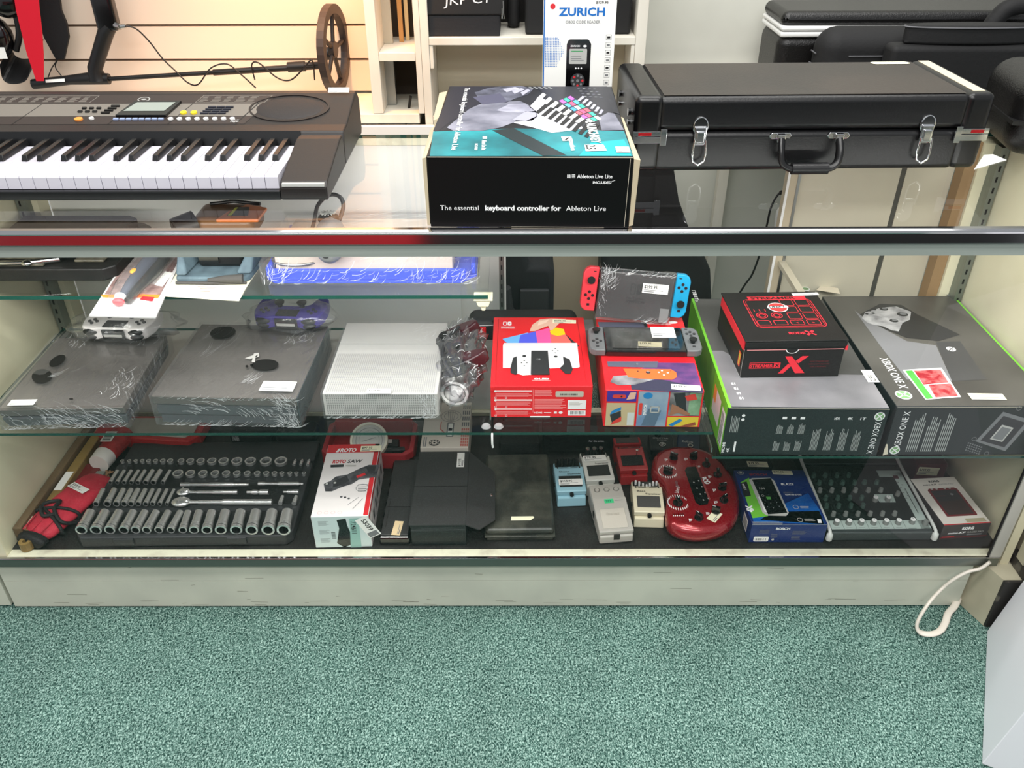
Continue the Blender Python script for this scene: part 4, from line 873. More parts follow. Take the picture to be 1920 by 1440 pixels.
crease_glints(t, front(-.0065), [(.0, .002, tw, .032, 70, .028, .1, .5), (.30, .002, tw - .02, .03, 40, .02, .7, .5), (0, .0, .05, .03, 20, .03, 1.0, .5)])
crease_glints(t, top(.0505), [(0, 0, tw, .05, 50, .03, .1, .6), (.0, .12, tw, td, 60, .09, .0, .12)])
# grey handset on the tray
p = W(620, 455, .85)
t = thing('grey_handset', 'rounded grey handset with a ribbed face and curled cable, on top of the blue tray', 'handset', (p.x, p.y, .822))
m = MB(GREY).ell((0, .0, .034), .032, .060, .044); m.build('handset_body', t)
m = MB(BLACK).ell((-.004, .026, .069), .022, .020, .012); 
o = m.build('ribbed_face', t)
m = MB(LGREY)
for i in range(7): an = PI * i / 7; m.tube([(-.004 - .016 * math.cos(an), .026 - .014 * math.sin(an), .081), (-.004 + .016 * math.cos(an), .026 + .014 * math.sin(an), .081)], .0011, 5)
m.build('ribs', o)
m = MB(DGREY).tube(spl([Vector((.012, .042, .055)), Vector((.022, .058, .082)), Vector((.014, .07, .098)), Vector((-.012, .09, .094)), Vector((-.045, .12, .060)), Vector((-.06, .13, .02)), Vector((-.07, .13, -.004))]), .0042, 8); m.build('cable', t)
m = MB(DGREY).cyl((0, -.055, .026), (0, -.059, .024), .006, .006, 12); m.build('socket', t)

# ---- lower shelf: game consoles
PSB = mat('console_black', (84, 78, 74), .36, bump=(500, .05)); PSL = mat('console_layer', (66, 68, 74), .42); HOLE = mat('console_bare_patch', (22, 20, 19), .55)
def gamepad(name, label, loc, rz, c_main, c_dark, rot=None, acc=None, xbox=False, s=1.0):
    t = thing(name, label, 'game controller', loc, rz, rot=rot)
    half = [(0, .004), (.028, .004), (.040, -.002), (.060, .0), (.074, .010), (.081, .034), (.082, .062), (.078, .092), (.068, .106), (.058, .104), (.049, .088), (.042, .066), (.030, .058), (0, .057)]
    ol = [(x * s, y * s) for x, y in half] + [(-x * s, y * s) for x, y in half[::-1][1:-1]]
    MB(c_main).prism(ol, .004, .034).build('pad_body', t, bevel=.009, seg=4)
    m = MB(c_dark)
    m.box(-.026, -.0015, .004, .026, .0035, .030); m.build('front_band', t, bevel=.002)
    for sx in (-1, 1):
        m = MB(c_dark); m.ell((sx * .052, .002, .024), .017, .009, .008); m.ell((sx * .052, .004, .012), .016, .010, .008); m.build('trigger', t)
        m = MB(BLACK); x_, y_ = (sx * .026, .052) if not xbox else ((-.045, .025) if sx < 0 else (.022, .048))
        m.cyl((x_, y_, .034), (x_, y_, .042), .006); m.cyl((x_, y_, .042), (x_, y_, .046), .0105, .0115, 20); m.build('thumbstick', t)
        m = MB(DGREY)
        for k in range(4): an = k * PI / 2; m.cyl((sx * .055 + .0085 * math.cos(an), .030 + .0085 * math.sin(an), .0335), (sx * .055 + .0085 * math.cos(an), .030 + .0085 * math.sin(an), .0365), .0040, n=10)
        m.build('button_cluster', t)
    if not xbox:
        m = MB(BLACK).box(-.025, .006, .0335, .025, .036, .0355); m.build('touchpad', t, bevel=.001)
        m = MB(acc or LGREY).box(-.021, -.003, .013, .021, -.0016, .019); m.build('light_bar', t)
    return t
# console A
t = thing('game_console', 'shrink-wrapped black game console under a white controller, leftmost on the shelf', 'game console', (-1.052, .038, LS + .0005), R(2.2))
cw_, cd_ = .252, .288
m = MB(PSB).prism([(0, .012), (0, .048), (cd_, .048), (cd_ - .01, .030), (.006, .030)][1:], 0, cw_, axis='x'); 
m = MB(PSB).add([(0, 0, .029), (cw_, 0, .029), (cw_, cd_, .029), (0, cd_, .029), (-.0, -.004, .047), (cw_, -.004, .047), (cw_, cd_, .047), (0, cd_, .047)], [(0, 3, 2, 1), (4, 5, 6, 7), (0, 1, 5, 4), (1, 2, 6, 5), (2, 3, 7, 6), (3, 0, 4, 7)]); m.build('upper_shell', t, bevel=.0015)
m = MB(PSL).add([(.004, .006, .0), (cw_ - .004, .006, .0), (cw_ - .004, cd_ - .004, 0), (.004, cd_ - .004, 0), (0, -.002, .025), (cw_, -.002, .025), (cw_, cd_, .025), (0, cd_, .025)], [(0, 3, 2, 1), (4, 5, 6, 7), (0, 1, 5, 4), (1, 2, 6, 5), (2, 3, 7, 6), (3, 0, 4, 7)]); m.build('lower_shell', t, bevel=.0015)
MB(MBLACK).box(.004, .004, .0253, cw_ - .004, cd_ - .004, .0287).build('vent_gap', t)
f = mapper(t, top(.0475)); a = Art().on(top(.0476))
for (px, py, rx, ry, ro) in ((110, 683, 17, 8.5, .55), (81, 712, 19, 13.5, .1), (136, 755, 4, 1.8, 0)):
    c_ = Vector(f(px, py)); e1 = Vector(f(px + rx * math.cos(ro), py - rx * math.sin(ro))) - c_; e2 = Vector(f(px + ry * math.sin(ro), py + ry * math.cos(ro))) - c_
    a.poly([tuple(c_ + e1 * math.cos(th) + e2 * math.sin(th)) for th in [2 * PI * i / 28 for i in range(28)]], HOLE, 60)
a.build('bare_patches', t)
s_ = f(14, 768); sticker(t, rot_face(top(.0585), 0, s_[0] + .004, s_[1] - .002), .052, .020)
film_box(t, -.005, -.008, .0, cw_ + .006, cd_ + .01, .0555, 1, .0035)
crease_glints(t, front(-.0098), [(.10, .002, cw_, .050, 110, .030, 2.3, .5), (0, .0, .14, .045, 60, .016, 2.0, .4), (0, .002, cw_, .004, 40, .02, .05, .08)])
crease_glints(t, right(cw_ + .0085), [(.0, .004, .16, .05, 60, .03, 1.3, .5), (.16, .01, .28, .055, 50, .022, .7, .8)])
crease_glints(t, top(.058), [(.20, .01, .25, .12, 40, .020, 1.2, .6), (.0, .22, .25, .28, 40, .03, 1.2, .6), (.05, .10, .10, .12, 5, .03, .2, .2)])
ca, sa = math.cos(R(2.2)), math.sin(R(2.2))
pa = W(217, 638, LS + .062)
t = gamepad('game_controller', 'white game controller with black sticks, wrapped on the leftmost console', (pa.x, .287, LS + .0605), R(-3), mat('pad_white', (226, 222, 220), .35), BLACK, rot=(R(1), 0, R(-3)))
m = MB(FILM); m.ell((pa.x + .015, .335, LS + .078), .125, .062, .030, None, 28, 14, .35, 9, zmin=LS + .062); o = m.build('film_bag')
adopt(o, t, 'clear film bag')
# console B
t = thing('game_console', 'shrink-wrapped black three-layer game console with a purple controller on it', 'game console', (-.740, .052, LS + .0005), R(-2.0))
cw_, cd_ = .298, .300
for k, (z0_, z1_, ins) in enumerate(((0.0, .019, .006), (.023, .046, .003), (.050, .069, 0))):
    MB(PSB if k == 2 else PSL).box(ins, ins, z0_, cw_ - ins, cd_ - ins, z1_).build('console_layer', t, bevel=.0015)
MB(MBLACK).box(.010, .008, .0193, cw_ - .01, cd_ - .01, .0228).box(.010, .008, .0463, cw_ - .01, cd_ - .01, .0498).build('vent_gaps', t)
MB(mat('blue_black_side', (40, 60, 66), .3)).box(cw_ + .0002, .002, .003, cw_ + .001, cd_ - .002, .067).build('side_sheet', t)  # thin blue-black sheet on the console's right side
f = mapper(t, top(.0695)); a = Art().on(top(.0696))
for (px, py, rx, ry, ro) in ((419, 628, 24, 11, .12), (498, 689, 25, 10.5, .05), (473, 690, 3, 2.5, 0), (464, 692, 2.6, 2.3, 0)):
    c_ = Vector(f(px, py)); e1 = Vector(f(px + rx * math.cos(ro), py - rx * math.sin(ro))) - c_; e2 = Vector(f(px + ry * math.sin(ro), py + ry * math.cos(ro))) - c_
    a.poly([tuple(c_ + e1 * math.cos(th) + e2 * math.sin(th)) for th in [2 * PI * i / 28 for i in range(28)]], HOLE, 45)
LGO = mat('logo_silver', (206, 204, 200), .3)
ppoly(a, f, [(460, 677), (479, 670), (480, 674), (470, 679)], LGO, 46); ppoly(a, f, [(473, 684), (477, 668), (486, 667), (487, 674), (480, 676), (479, 685)], LGO, 47); ppoly(a, f, [(478, 675), (482, 672), (485, 670), (482, 675)], HOLE, 48)
a.build('bare_patches', t)
s_ = f(486, 738); sticker(t, rot_face(top(.0765), R(-1), s_[0], s_[1]), .070, .036)
film_box(t, -.003, -.004, .0, cw_ + .004, cd_ + .004, .0735, 2, .0030)
crease_glints(t, front(-.0055), [(.26, .0, .298, .070, 110, .020, 1.9, .8), (.0, .001, cw_, .003, 60, .03, 0, .05), (.08, .03, .16, .065, 25, .028, 2.5, .15), (.18, .02, .25, .04, 25, .020, 1.9, .2), (0, .066, .30, .069, 30, .02, 0, .1)])
crease_glints(t, top(.0762), [(.17, .04, .20, .07, 25, .022, .6, .1), (.22, .20, .28, .27, 50, .02, 1.0, .7), (.02, .12, .10, .28, 12, .06, .9, .3), (.0, .27, .29, .30, 40, .03, .3, .9)], wd=.0005)
pa = W(540, 615, LS + .08)
t = gamepad('game_controller', 'purple and black game controller wrapped on the middle console', (pa.x, .303, LS + .0795), 0, mat('pad_purple', (66, 52, 142), .35), BLACK, rot=(R(1), 0, R(-4)))
o = MB(FILM).ell((pa.x + .005, .335, LS + .1), .105, .06, .034, None, 28, 14, .3, 8, zmin=LS + .0805).build('film_bag'); adopt(o, t, 'clear film bag')
# console C, white, perforated
XW = mat('console_white', (196, 194, 190), .45); PERF = mat('perforation_grey', (112, 112, 112), .6)
t = thing('game_console', 'shrink-wrapped white game console with a perforated front and top', 'game console', (-.396, .072, LS + .0055), R(-.3))
cw_, cd_ = .238, .298
MB(XW).box(0, 0, 0, cw_, cd_, .056).build('console_body', t, bevel=.0015); MB(BLACK).box(.008, .008, -.0048, cw_ - .008, cd_ - .008, -.0002).build('black_foot', t)
a = Art().on(front())
for i in range(54):
    for j in range(12): a.rect(.006 + i * .0042, .005 + j * .0042, .0083 + i * .0042, .0073 + j * .0042, PERF, 0)
a.on(top(.056))
for i in range(54):
    for j in range(37): a.rect(.006 + i * .0042, .004 + j * .0042, .0083 + i * .0042, .0061 + j * .0042, mat('perforation_pale', (150, 150, 148), .6), 0)
a.rect(.002, .200, cw_ - .002, .2015, INKG, 0); a.build('perforations', t)
f = mapper(t, top(.056)); s_ = f(687, 741); sticker(t, rot_face(top(.0598), 0, s_[0], s_[1]), .050, .017, '$229.95')
film_box(t, -.003, -.004, -.004, cw_ + .003, cd_ + .003, .0585, 5, .002)
crease_glints(t, front(-.0055), [(.20, .0, .238, .055, 40, .018, 1.6, .6), (0, -.003, cw_, .0, 60, .02, .1, .3)]); crease_glints(t, top(.0600), [(.17, .08, .20, .14, 20, .012, .8, 1.5), (.15, .20, .23, .28, 30, .03, .4, .9)], wd=.0005)
# wrapped controller beside it
MAR = mat('pad_maroon', (66, 22, 30), .3, coat=.3, var=(9, (24, 24, 26), .45, .52))
t = gamepad('game_controller', 'dark red and black game controller in crumpled film beside the white console', (-.158, .235, LS + .030), 0, MAR, BLACK, rot=(R(22), R(0), R(-80)), xbox=True)
m = MB(glassmat('thick_crumpled_film', (.9, .9, .92), 1.6, .08, .05, (26, 1.0)))
m.ell((-.118, .238, LS + .045), .052, .145, .050, None, 34, 26, .5, 14, zmin=LS + .001); o = m.build('film_bag'); adopt(o, t, 'crumpled clear film bag')
o2 = MB(LGREY).ring((0, 0, 0), .030, .024, .006, 28).ell((0, 0, .003), .022, .022, .010).build('headset_earpiece', loc=(-.128, .125, LS + .022)); o2.rotation_euler = (R(20), R(15), 0)
props(o2, 'round pale chat headset earpiece inside the crumpled film', 'earpiece')
o = MB(DGREY).tube(spl([Vector((-.13, .14, LS + .06)), Vector((-.155, .19, LS + .075)), Vector((-.15, .25, LS + .085)), Vector((-.125, .30, LS + .09))]), .004).build('wrapped_cable'); props(o, 'dark grey cable folded beside the maroon controller', 'cable')
rc_ = random.Random(4)
m = MB(CREASE_GLINT)  # pale threads painting the glints on the crumpled bag's folds
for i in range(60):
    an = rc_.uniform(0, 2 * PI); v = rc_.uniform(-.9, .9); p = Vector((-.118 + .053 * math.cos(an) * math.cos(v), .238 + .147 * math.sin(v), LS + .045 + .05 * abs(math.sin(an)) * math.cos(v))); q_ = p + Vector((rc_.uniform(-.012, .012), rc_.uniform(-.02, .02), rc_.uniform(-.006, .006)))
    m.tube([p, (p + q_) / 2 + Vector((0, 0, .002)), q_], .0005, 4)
bpy.data.objects['film_bag.002']; m.build('fold_glints', bpy.data.objects['film_bag.002'])

# ---- red console boxes
NR = mat('box_red', (228, 22, 34), .4, coat=.15)
def swlogo(a, u, v, s, m1=INKW, k=3, bg=None, txt=True, line=None):
    """two rounded controller halves side by side, s = height"""
    for sx in (0, 1):
        u0 = u + sx * (s * .56)
        a.rrect(u0, v, u0 + s * .48, v + s, s * .22, m1, k)
        if sx == 0: a.rrect(u0 + s * .09, v + s * .09, u0 + s * .40, v + s * .91, s * .14, bg or NR, k + 1); a.disc(u0 + s * .24, v + s * .70, s * .08, m1, k + 2, n=10)
        else: a.disc(u0 + s * .24, v + s * .45, s * .09, bg or NR, k + 2, n=10)
    if txt: a.text('NINTENDO', u - s * .22, v - s * .38, s * .15, m1, wd=s * 1.6, k=k, bold=.02); a.text('SWITCH', u - s * .22, v - s * .72, s * .24, m1, wd=s * 1.6, k=k, bold=.04)
t = carton('game_console_box', 'red retail box picturing a white game console with rainbow screen', 'box', (-.0485, .073, LS + .0005), -.3, .210, .292, .078, NR)
h = .078; f = mapper(t, top(h)); a = Art().on(top(h)); P = lambda pts, m, k=2: ppoly(a, f, pts, m, k)
DK = mat('print_charcoal', (44, 45, 48), .4); WH = mat('print_white', (238, 238, 238), .4)
a.line(f(935, 598), f(929, 718), .0010, mat('dark_red_lid_line', (150, 8, 20), .5), 1); a.line(f(1082, 598), f(1099, 715), .0010, mat('dark_red_lid_line', (150, 8, 20), .5), 1)  # darker red lines near the lid's side edges
P([(943, 645), (1050, 618), (1086, 649), (1078, 652), (1050, 645)], DK, 2)
scr = [(950, 643, 60, 140, 225), (1000, 631, 66, 90, 225), (1015, 628, 130, 80, 220), (1035, 623, 240, 90, 130)]
P([(942, 636), (990, 624), (990, 645), (952, 645)], mat('scr_sky', (110, 180, 240), .4), 3); P([(976, 629), (1016, 619), (1020, 645), (972, 645)], mat('scr_blue', (82, 92, 226), .4), 4); P([(1004, 622), (1040, 613), (1060, 645), (1008, 645)], mat('scr_pink', (240, 88, 160), .4), 5); P([(1030, 620), (1052, 617), (1073, 645), (1034, 645)], mat('scr_coral', (244, 104, 96), .4), 6)
P([(1031, 622), (1042, 615), (1057, 618), (1060, 628), (1046, 631), (1034, 628)], mat('scr_yellow', (252, 204, 20), .4), 7)
SK = mat('print_skin', (228, 182, 160), .5)
P([(993, 622), (998, 610), (1012, 600), (1032, 598), (1062, 599), (1048, 608), (1038, 618), (1032, 621), (1028, 612), (1012, 618), (1003, 622)], SK, 8); P([(1010, 604), (1030, 600), (1024, 606), (1008, 612)], mat('print_skin_light', (244, 210, 190), .5), 9)
P([(943, 648), (945, 644), (1082, 644), (1087, 689), (1082, 691), (943, 691)], mat('print_dock_white', (224, 222, 224), .4), 8)
P([(957, 691), (962, 672), (972, 668), (976, 700), (966, 704), (957, 700)], DK, 9); P([(1052, 668), (1068, 675), (1074, 694), (1070, 702), (1060, 702), (1050, 692)], DK, 9)
P([(969, 665), (974, 659), (997, 658), (997, 704), (980, 705), (970, 702)], WH, 10); P([(996, 659), (1027, 659), (1031, 704), (995, 704)], DK, 11); P([(1028, 648), (1044, 649), (1054, 656), (1057, 684), (1050, 691), (1031, 692)], WH, 10)
for (x_, y_, r_) in ((983, 669, .0042), (1042, 670, .0042)): a.disc(*f(x_, y_), r_, DK, 12)
for (x_, y_) in ((983, 678), (978, 682), (988, 682), (983, 687), (1041, 655), (1036, 659), (1046, 659), (1041, 663)): a.disc(*f(x_, y_), .0018, DK, 12, n=10)
u_, v_ = f(1006, 677); swlogo(a, u_, v_, .008, INKG, 12, DK, False)
u_, v_ = f(943, 611); swlogo(a, u_, v_, .019); u_, v_ = f(1001, 712); a.text('OLED', u_, v_ - .0005, .0055, INKW, wd=.032, k=3, bold=.04); a.rect(u_ - .004, v_ - .0045, u_ + .034, v_ - .003, mat('pink_ink', (246, 160, 160), .5), 3)
a.on(front()); PK = mat('pink_ink', (246, 160, 160), .5)
for j in range(3):
    y_ = .064 - j * .0225; a.rect(.012, y_, .086, y_ + .0045, mat('pale_pink_ink', (248, 196, 196), .5), 1); a.disc(.010, y_ + .002, .0028, INKW, 2, n=12); a.lines(.010, y_ - .011, .086, y_ - .002, 4, PK, 1, .4, .12)
    for k in range(2): a.frame(.008 + k * .022, y_ - .0165, .012 + k * .022, y_ - .0125, .0006, INKW, 2)
a.rect(.0875, .012, .0881, .070, PK, 1); a.lines(.091, .055, .128, .070, 7, PK, 1, .45, .1); a.lines(.091, .022, .158, .048, 9, PK, 1, .45, .2)
a.rrect(.134, .052, .192, .066, .003, mat('stamp_grey', (190, 184, 170), .5), 1); 
for i in range(20): a.rect(.144 + i * .0018, .056, .144 + i * .0018 + random.uniform(.0005, .0013), .0605, INKK, 2)
a.rect(.160, .021, .198, .044, WH, 1); a.rect(.161, .005, .198, .018, WH, 1); a.lines(.163, .030, .190, .040, 4, mat('pale_grey_ink', (196, 192, 186), .5), 2)
for i in range(14): a.rect(.166 + i * .002, .008, .166 + i * .002 + random.uniform(.0005, .0013), .016, INKK, 2)
a.text('HDMI', .090, .010, .004, INKW, wd=.017, k=2, bold=.03); a.rect(.111, .011, .126, .013, INKW, 2); a.disc(.146, .0125, .0042, INKW, 2, sy=.8); a.rect(.132, .010, .138, .015, INKW, 2)
a.rrect(.082, .0005, .124, .0035, .0012, INKW, 2)
a.build('printed_artwork', t)
fs_ = f(1036, 605); sticker(t, rot_face(top(h + .0015), R(-3), fs_[0], fs_[1] - .004), .054, .0155, '$279.95', CREAM)
MB(NR).box(.0, -.0022, h - .010, .008, -.0004, h - .001).build('lid_tab', t); 
# second red box
t = carton('game_console_box', 'red retail box with an orange controller on its lid, under the grey handheld console', 'box', (.184, .040, LS + .0005), -1.2, .198, .305, .090, NR)
h = .090; f = mapper(t, top(h)); a = Art().on(top(h)); P = lambda pts, m, k=2: ppoly(a, f, pts, m, k)
PUR = mat('print_violet', (132, 70, 128), .4, var=(16, (60, 44, 96))); NAV = mat('print_navy', (50, 48, 70), .4)
P([(1186, 731), (1180, 700), (1232, 680), (1302, 681), (1319, 737)], PUR, 1); P([(1184, 731), (1182, 716), (1240, 712), (1318, 728), (1319, 736)], NAV, 2); P([(1138, 678), (1234, 678), (1232, 690), (1140, 688)], mat('print_slate', (84, 86, 104), .4), 3)
P([(1131, 633), (1120, 604), (1206, 605), (1215, 633)], mat('print_slate', (84, 86, 104), .4), 3); P([(1206, 605), (1212, 606), (1221, 633), (1213, 633)], DK, 4)
ORJ = mat('print_orange_red', (240, 100, 46), .4); P([(1168, 692), (1258, 693), (1268, 699), (1269, 708), (1260, 713), (1195, 710), (1178, 708)], ORJ, 5)
P([(1144, 717), (1150, 706), (1176, 704), (1196, 710), (1228, 712), (1190, 722), (1160, 723)], mat('print_silver', (160, 158, 162), .4, var=(20, (70, 70, 76))), 4)
for (x_, y_, r_, m_) in ((1215, 699, .0052, DK), (1196, 697, .002, DK), (1235, 699, .0022, WH), (1241, 696, .0022, WH), (1252, 700, .0022, WH), (1245, 704, .0022, WH), (1257, 696, .0015, DK)): a.disc(*f(x_, y_), r_, m_, 7, n=14)
a.disc(*f(1215, 698), .003, INKG, 8); u_, v_ = f(1190, 685); swlogo(a, u_, v_, .007, INKG, 8, NAV, False)
u_, v_ = f(1262, 605); a.disc(u_, v_, .010, WH, 4, sy=.6)
a.on(front()); w_ = .198
def r4(u0, v0, u1, v1, m_, k=1): a.rect(u0 * w_, v0 * .09, u1 * w_, v1 * .09, m_, k)
r4(.02, .70, .32, .98, mat('ph_violet', (64, 40, 150), .5)); r4(.02, .02, .32, .66, mat('ph_cream', (196, 178, 138), .5)); r4(.34, .02, .645, .98, mat('ph_blue_grey', (112, 140, 172), .5, var=(20, (150, 170, 186)))); r4(.66, .32, .98, .98, mat('ph_grey', (150, 150, 150), .5, var=(22, (60, 56, 58)))); r4(.66, .02, .98, .29, mat('ph_yellow', (222, 196, 60), .5)); r4(.86, .34, .98, .98, mat('ph_green', (150, 186, 150), .5, var=(26, (70, 110, 70))), 2)
JB = mat('joy_blue', (34, 128, 190), .4); JR = mat('joy_red', (218, 62, 52), .4)
a.rrect(.015, .071, .042, .080, .004, JR, 3); a.poly([(.043, .067), (.060, .070), (.062, .086), (.050, .085)], SK, 3); a.disc(.033, .0755, .0022, INKK, 4, n=10)
a.poly([(.012, .030), (.034, .040), (.036, .018), (.018, .008)], DK, 3); a.poly([(.012, .030), (.034, .042), (.034, .050), (.016, .040)], JB, 4); a.poly([(.014, .004), (.036, .014), (.036, .026), (.020, .014)], JR, 5); a.rect(.048, .004, .062, .036, mat('ph_pale', (206, 210, 206), .5), 3)
a.disc(.086, .078, .0095, JB, 4, sy=.8); a.rrect(.070, .030, .077, .060, .003, JR, 4); a.poly([(.078, .004), (.106, .002), (.116, .042), (.090, .046)], mat('ph_steel', (88, 110, 132), .5), 4); a.frame(.093, .036, .112, .052, .0025, LGREY, 5); a.text('SWITCH', .086, .030, .006, INKW, wd=.026, k=6, bold=.04, rot=PI / 2)
a.poly([(.137, .084), (.160, .086), (.168, .040), (.150, .036)], DK, 4); a.poly([(.134, .030), (.150, .036), (.172, .030), (.176, .034), (.150, .052), (.136, .058)], mat('ph_skin', (160, 110, 84), .5), 5); a.poly([(.160, .078), (.180, .084), (.186, .070), (.166, .066)], JR, 5)
a.poly([(.134, .006), (.156, .022), (.162, .017), (.142, .002)], JB, 4); a.poly([(.158, .003), (.188, .014), (.190, .006), (.170, .001)], mat('ph_brown', (150, 74, 50), .5), 4)
a.build('printed_artwork', t)
s_ = f(1259, 731); sticker(t, rot_face(top(h + .0012), R(-5), s_[0], s_[1]), .058, .019, '$199.95')
# handheld consoles
def handheld(label, T, cl, cr, docked=False):
    t = thing('handheld_console', label, 'game console', (0, 0, 0)); t.matrix_world = T; t.matrix_basis = T
    m = MB(SBLACK).box(-.086, -.051, 0, .086, .051, .014); o = m.build('tablet', t, bevel=.002)
    for sx, c_ in ((-1, cl), (1, cr)):
        xs = [(.0865, -.0505), (.108, -.0505), (.117, -.044), (.1205, -.034), (.1205, .034), (.117, .044), (.108, .0505), (.0865, .0505)]
        m = MB(c_).prism([(sx * x, y) for x, y in xs], -.001, .015); j = m.build('side_controller', t, bevel=.003, seg=3)
        sy_ = .022 if sx < 0 else -.016; m = MB(BLACK).cyl((sx * .103, sy_, .015), (sx * .103, sy_, .022), .005).cyl((sx * .103, sy_, .022), (sx * .103, sy_, .0245), .0085, .0088, 18); m.build('thumbstick', j)
        by = -.014 if sx < 0 else .020; m = MB(DGREY if c_ not in (JRm, JBm) else mat('button_dark', (40, 20, 26), .4))
        for k in range(4): m.cyl((sx * .103 + .0078 * math.cos(k * PI / 2), by + .0078 * math.sin(k * PI / 2), .0148), (sx * .103 + .0078 * math.cos(k * PI / 2), by + .0078 * math.sin(k * PI / 2), .0168), .0033, n=12)
        m.box(sx * .103 - .003, -.038 if sx < 0 else -.036, .0148, sx * .103 + .003, -.033 if sx < 0 else -.031, .0162); m.box(sx * .096 - .003, .040, .0148, sx * .096 + .003, .0418, .016); m.build('buttons', j)
    return t, o
JRm = mat('joy_red_plastic', (232, 58, 70), .35); JBm = mat('joy_blue_plastic', (28, 158, 208), .35); JG = mat('joy_grey_plastic', (104, 106, 108), .45)
hl, hr = W(1104, 660, LS + .10), W(1321, 660, LS + .10)
T = Matrix.Translation(((hl.x + hr.x) / 2, .217, LS + .0925)) @ Matrix.Rotation(R(-1.5), 4, 'Z')
t, o = handheld('grey handheld game console with a black screen lying on the red box', T, JG, JG)
a = Art().on(top(.0142)); a.rect(-.072, -.042, .072, .042, mat('dark_screen', (30, 31, 32), .08, coat=.8, var=(30, (60, 58, 54), .3, .8)), 1); a.build('screen', o)
sticker(t, rot_face(top(.0150), 0, .018, .004), .052, .045); sticker(t, rot_face(top(.0150), R(-4), -.016, -.034), .050, .020, '$199.95', mat('kraft_sticker', (168, 160, 132), .6))
# docked one leaning behind
dc = (WY(1085, 540, .335) + WY(1292, 555, .335)) / 2
T = Matrix.Translation((dc.x, .330, LS + .0905 + .074)) @ Matrix.Rotation(R(5.5), 4, 'Y') @ Matrix.Rotation(R(78), 4, 'X')
t, o = handheld('handheld game console with red and blue controllers standing in its black dock', T, JRm, JBm, True)
DKM = mat('dock_black', (50, 44, 46), .3)
m = MB(DKM).box(-.082, -.062, .0145, .082, .045, .020); m.box(-.082, -.062, -.010, .082, .045, -.0005); d_ = m.build('dock', t, bevel=.003, seg=2)
a = Art().on(top(.0202)); DL = mat('dock_logo', (24, 22, 24), .4); swlogo(a, -.014, -.004, .026, DL, 1, DKM, True); a.build('logo', d_)
film_box(t, -.084, -.066, -.010, .084, .054, .0225, 9, .002, 20, 14)
crease_glints(t, top(.0245), [(-.084, .0, -.05, .05, 60, .016, .9, .9), (-.08, .040, .08, .046, 40, .02, .0, .2), (-.08, -.06, -.06, .03, 30, .01, 1.6, .4), (.0, -.066, .084, -.060, 30, .02, 0, .3)], wd=.0006)
sticker(t, rot_face(top(.0252), R(0), .012, .004), .058, .022, '$199.95')
MB(GREY).box(.06, -.062, .0203, .080, -.03, .0208).build('grey_label', d_)
# black carry case with red badge
p0 = W(879, 640, LS); t = thing('carry_case', 'black zipped carry case with a small red badge standing behind the red box', 'carry case', (p0.x, .378, LS + .0005))
m = MB(mat('case_fabric', (24, 24, 27), .55, bump=(300, .2))).box(0, 0, 0, .262, .072, .062); m.build('case_shell', t, bevel=.022, seg=5)
m = MB(mat('zip_silver', (190, 190, 190), .35)).tube([(.006, -.0015, .044), (.03, -.003, .050), (.06, -.003, .051)], .0014, 6); m.tube([(.19, -.003, .052), (.24, -.003, .051), (.255, -.001, .044)], .0014, 6); m.build('zip', t)
m = MB(BLACK).tube([(.062, -.001, .060), (.068, -.004, .068), (.195, -.004, .068), (.205, -.001, .060)], .006, 8); m.build('handle', t)
m = MB(NR).box(.017, -.0045, .018, .043, -.0005, .046); o = m.build('badge', t, bevel=.003); a = Art().on(front(-.0046)); swlogo(a, .024, .031, .009, INKW, 1, NR, False); a.rect(.022, .024, .038, .026, PK, 1); a.build('badge_logo', o)
o = MB(GREY).box(0, 0, 0, .030, .05, .05).build('small_carton', bevel=.002, loc=(.160, .355, LS + .0005)); o['label'] = ''
props(o, 'small grey and dark box wedged between the red box and the console dock', 'box')
# ---- the two big black cartons
XG = mat('carton_black_green', (34, 40, 42), .42); XT = mat('carton_top_grey', (84, 83, 82), .38, var=(3.2, (52, 52, 52), .35, .6)); GRN = mat('carton_green', (116, 200, 48), .45); SILV = mat('print_light_grey', (134, 132, 136), .4, var=(5, (96, 95, 99)))
t = carton('console_carton', 'big black carton with a green side, under the small black and red box', 'box', (.430, .018, RS + .0005), -1.1, .322, .470, .119, XG)
h = .119; w_ = .322; d = .470
f = mapper(t, top(h)); a = Art().on(top(h)); P = lambda pts, m, k=2: ppoly(a, f, pts, m, k)
a.rect(.006, .003, w_ - .001, d - .003, XT, 0); a.rect(0, .0, .006, d, GRN, 0)
a.poly([(.006, .003), (w_ - .001, .003), (w_ - .001, .125), (.10, .13), (.03, .22), (.006, .22)], SILV, 1)
a.disc(*f(1510, 542), .011, INKW, 3); a.disc(*f(1510, 542), .0095, mat('print_moss', (120, 150, 110), .5), 4, sy=.8)
u_, v_ = f(1297, 545); a.text('1TB/1To', u_, v_, .009, INKW, wd=.060, k=3, rot=-PI / 2, bold=.01)
for i in range(4): u_, v_ = f(1372 + i * 5, 722 + i * 9); a.rect(u_, v_, u_ + .004, v_ + .008, INKW, 3); a.rect(u_ + .006, v_, u_ + .008, v_ + .008, INKW, 3)
a.on(left(d)); a.rect(0, 0, d, h, GRN, 0); a.rect(.14, 0, .33, h, mat('carton_leaf_green', (104, 182, 66), .5, var=(14, (84, 150, 60))), 1)
a.poly([(.345, .030), (.415, .030), (.415, .095), (.345, .095)], WH, 2); a.poly([(.345, .060), (.37, .060), (.37, .095), (.345, .095)], mat('print_tangerine', (244, 160, 70), .5), 3)
a.rect(.430, .010, .462, .095, WH, 2)
for i in range(26): a.rect(.433, .014 + i * .0028, .455, .014 + i * .0028 + random.uniform(.0006, .0018), INKK, 3)
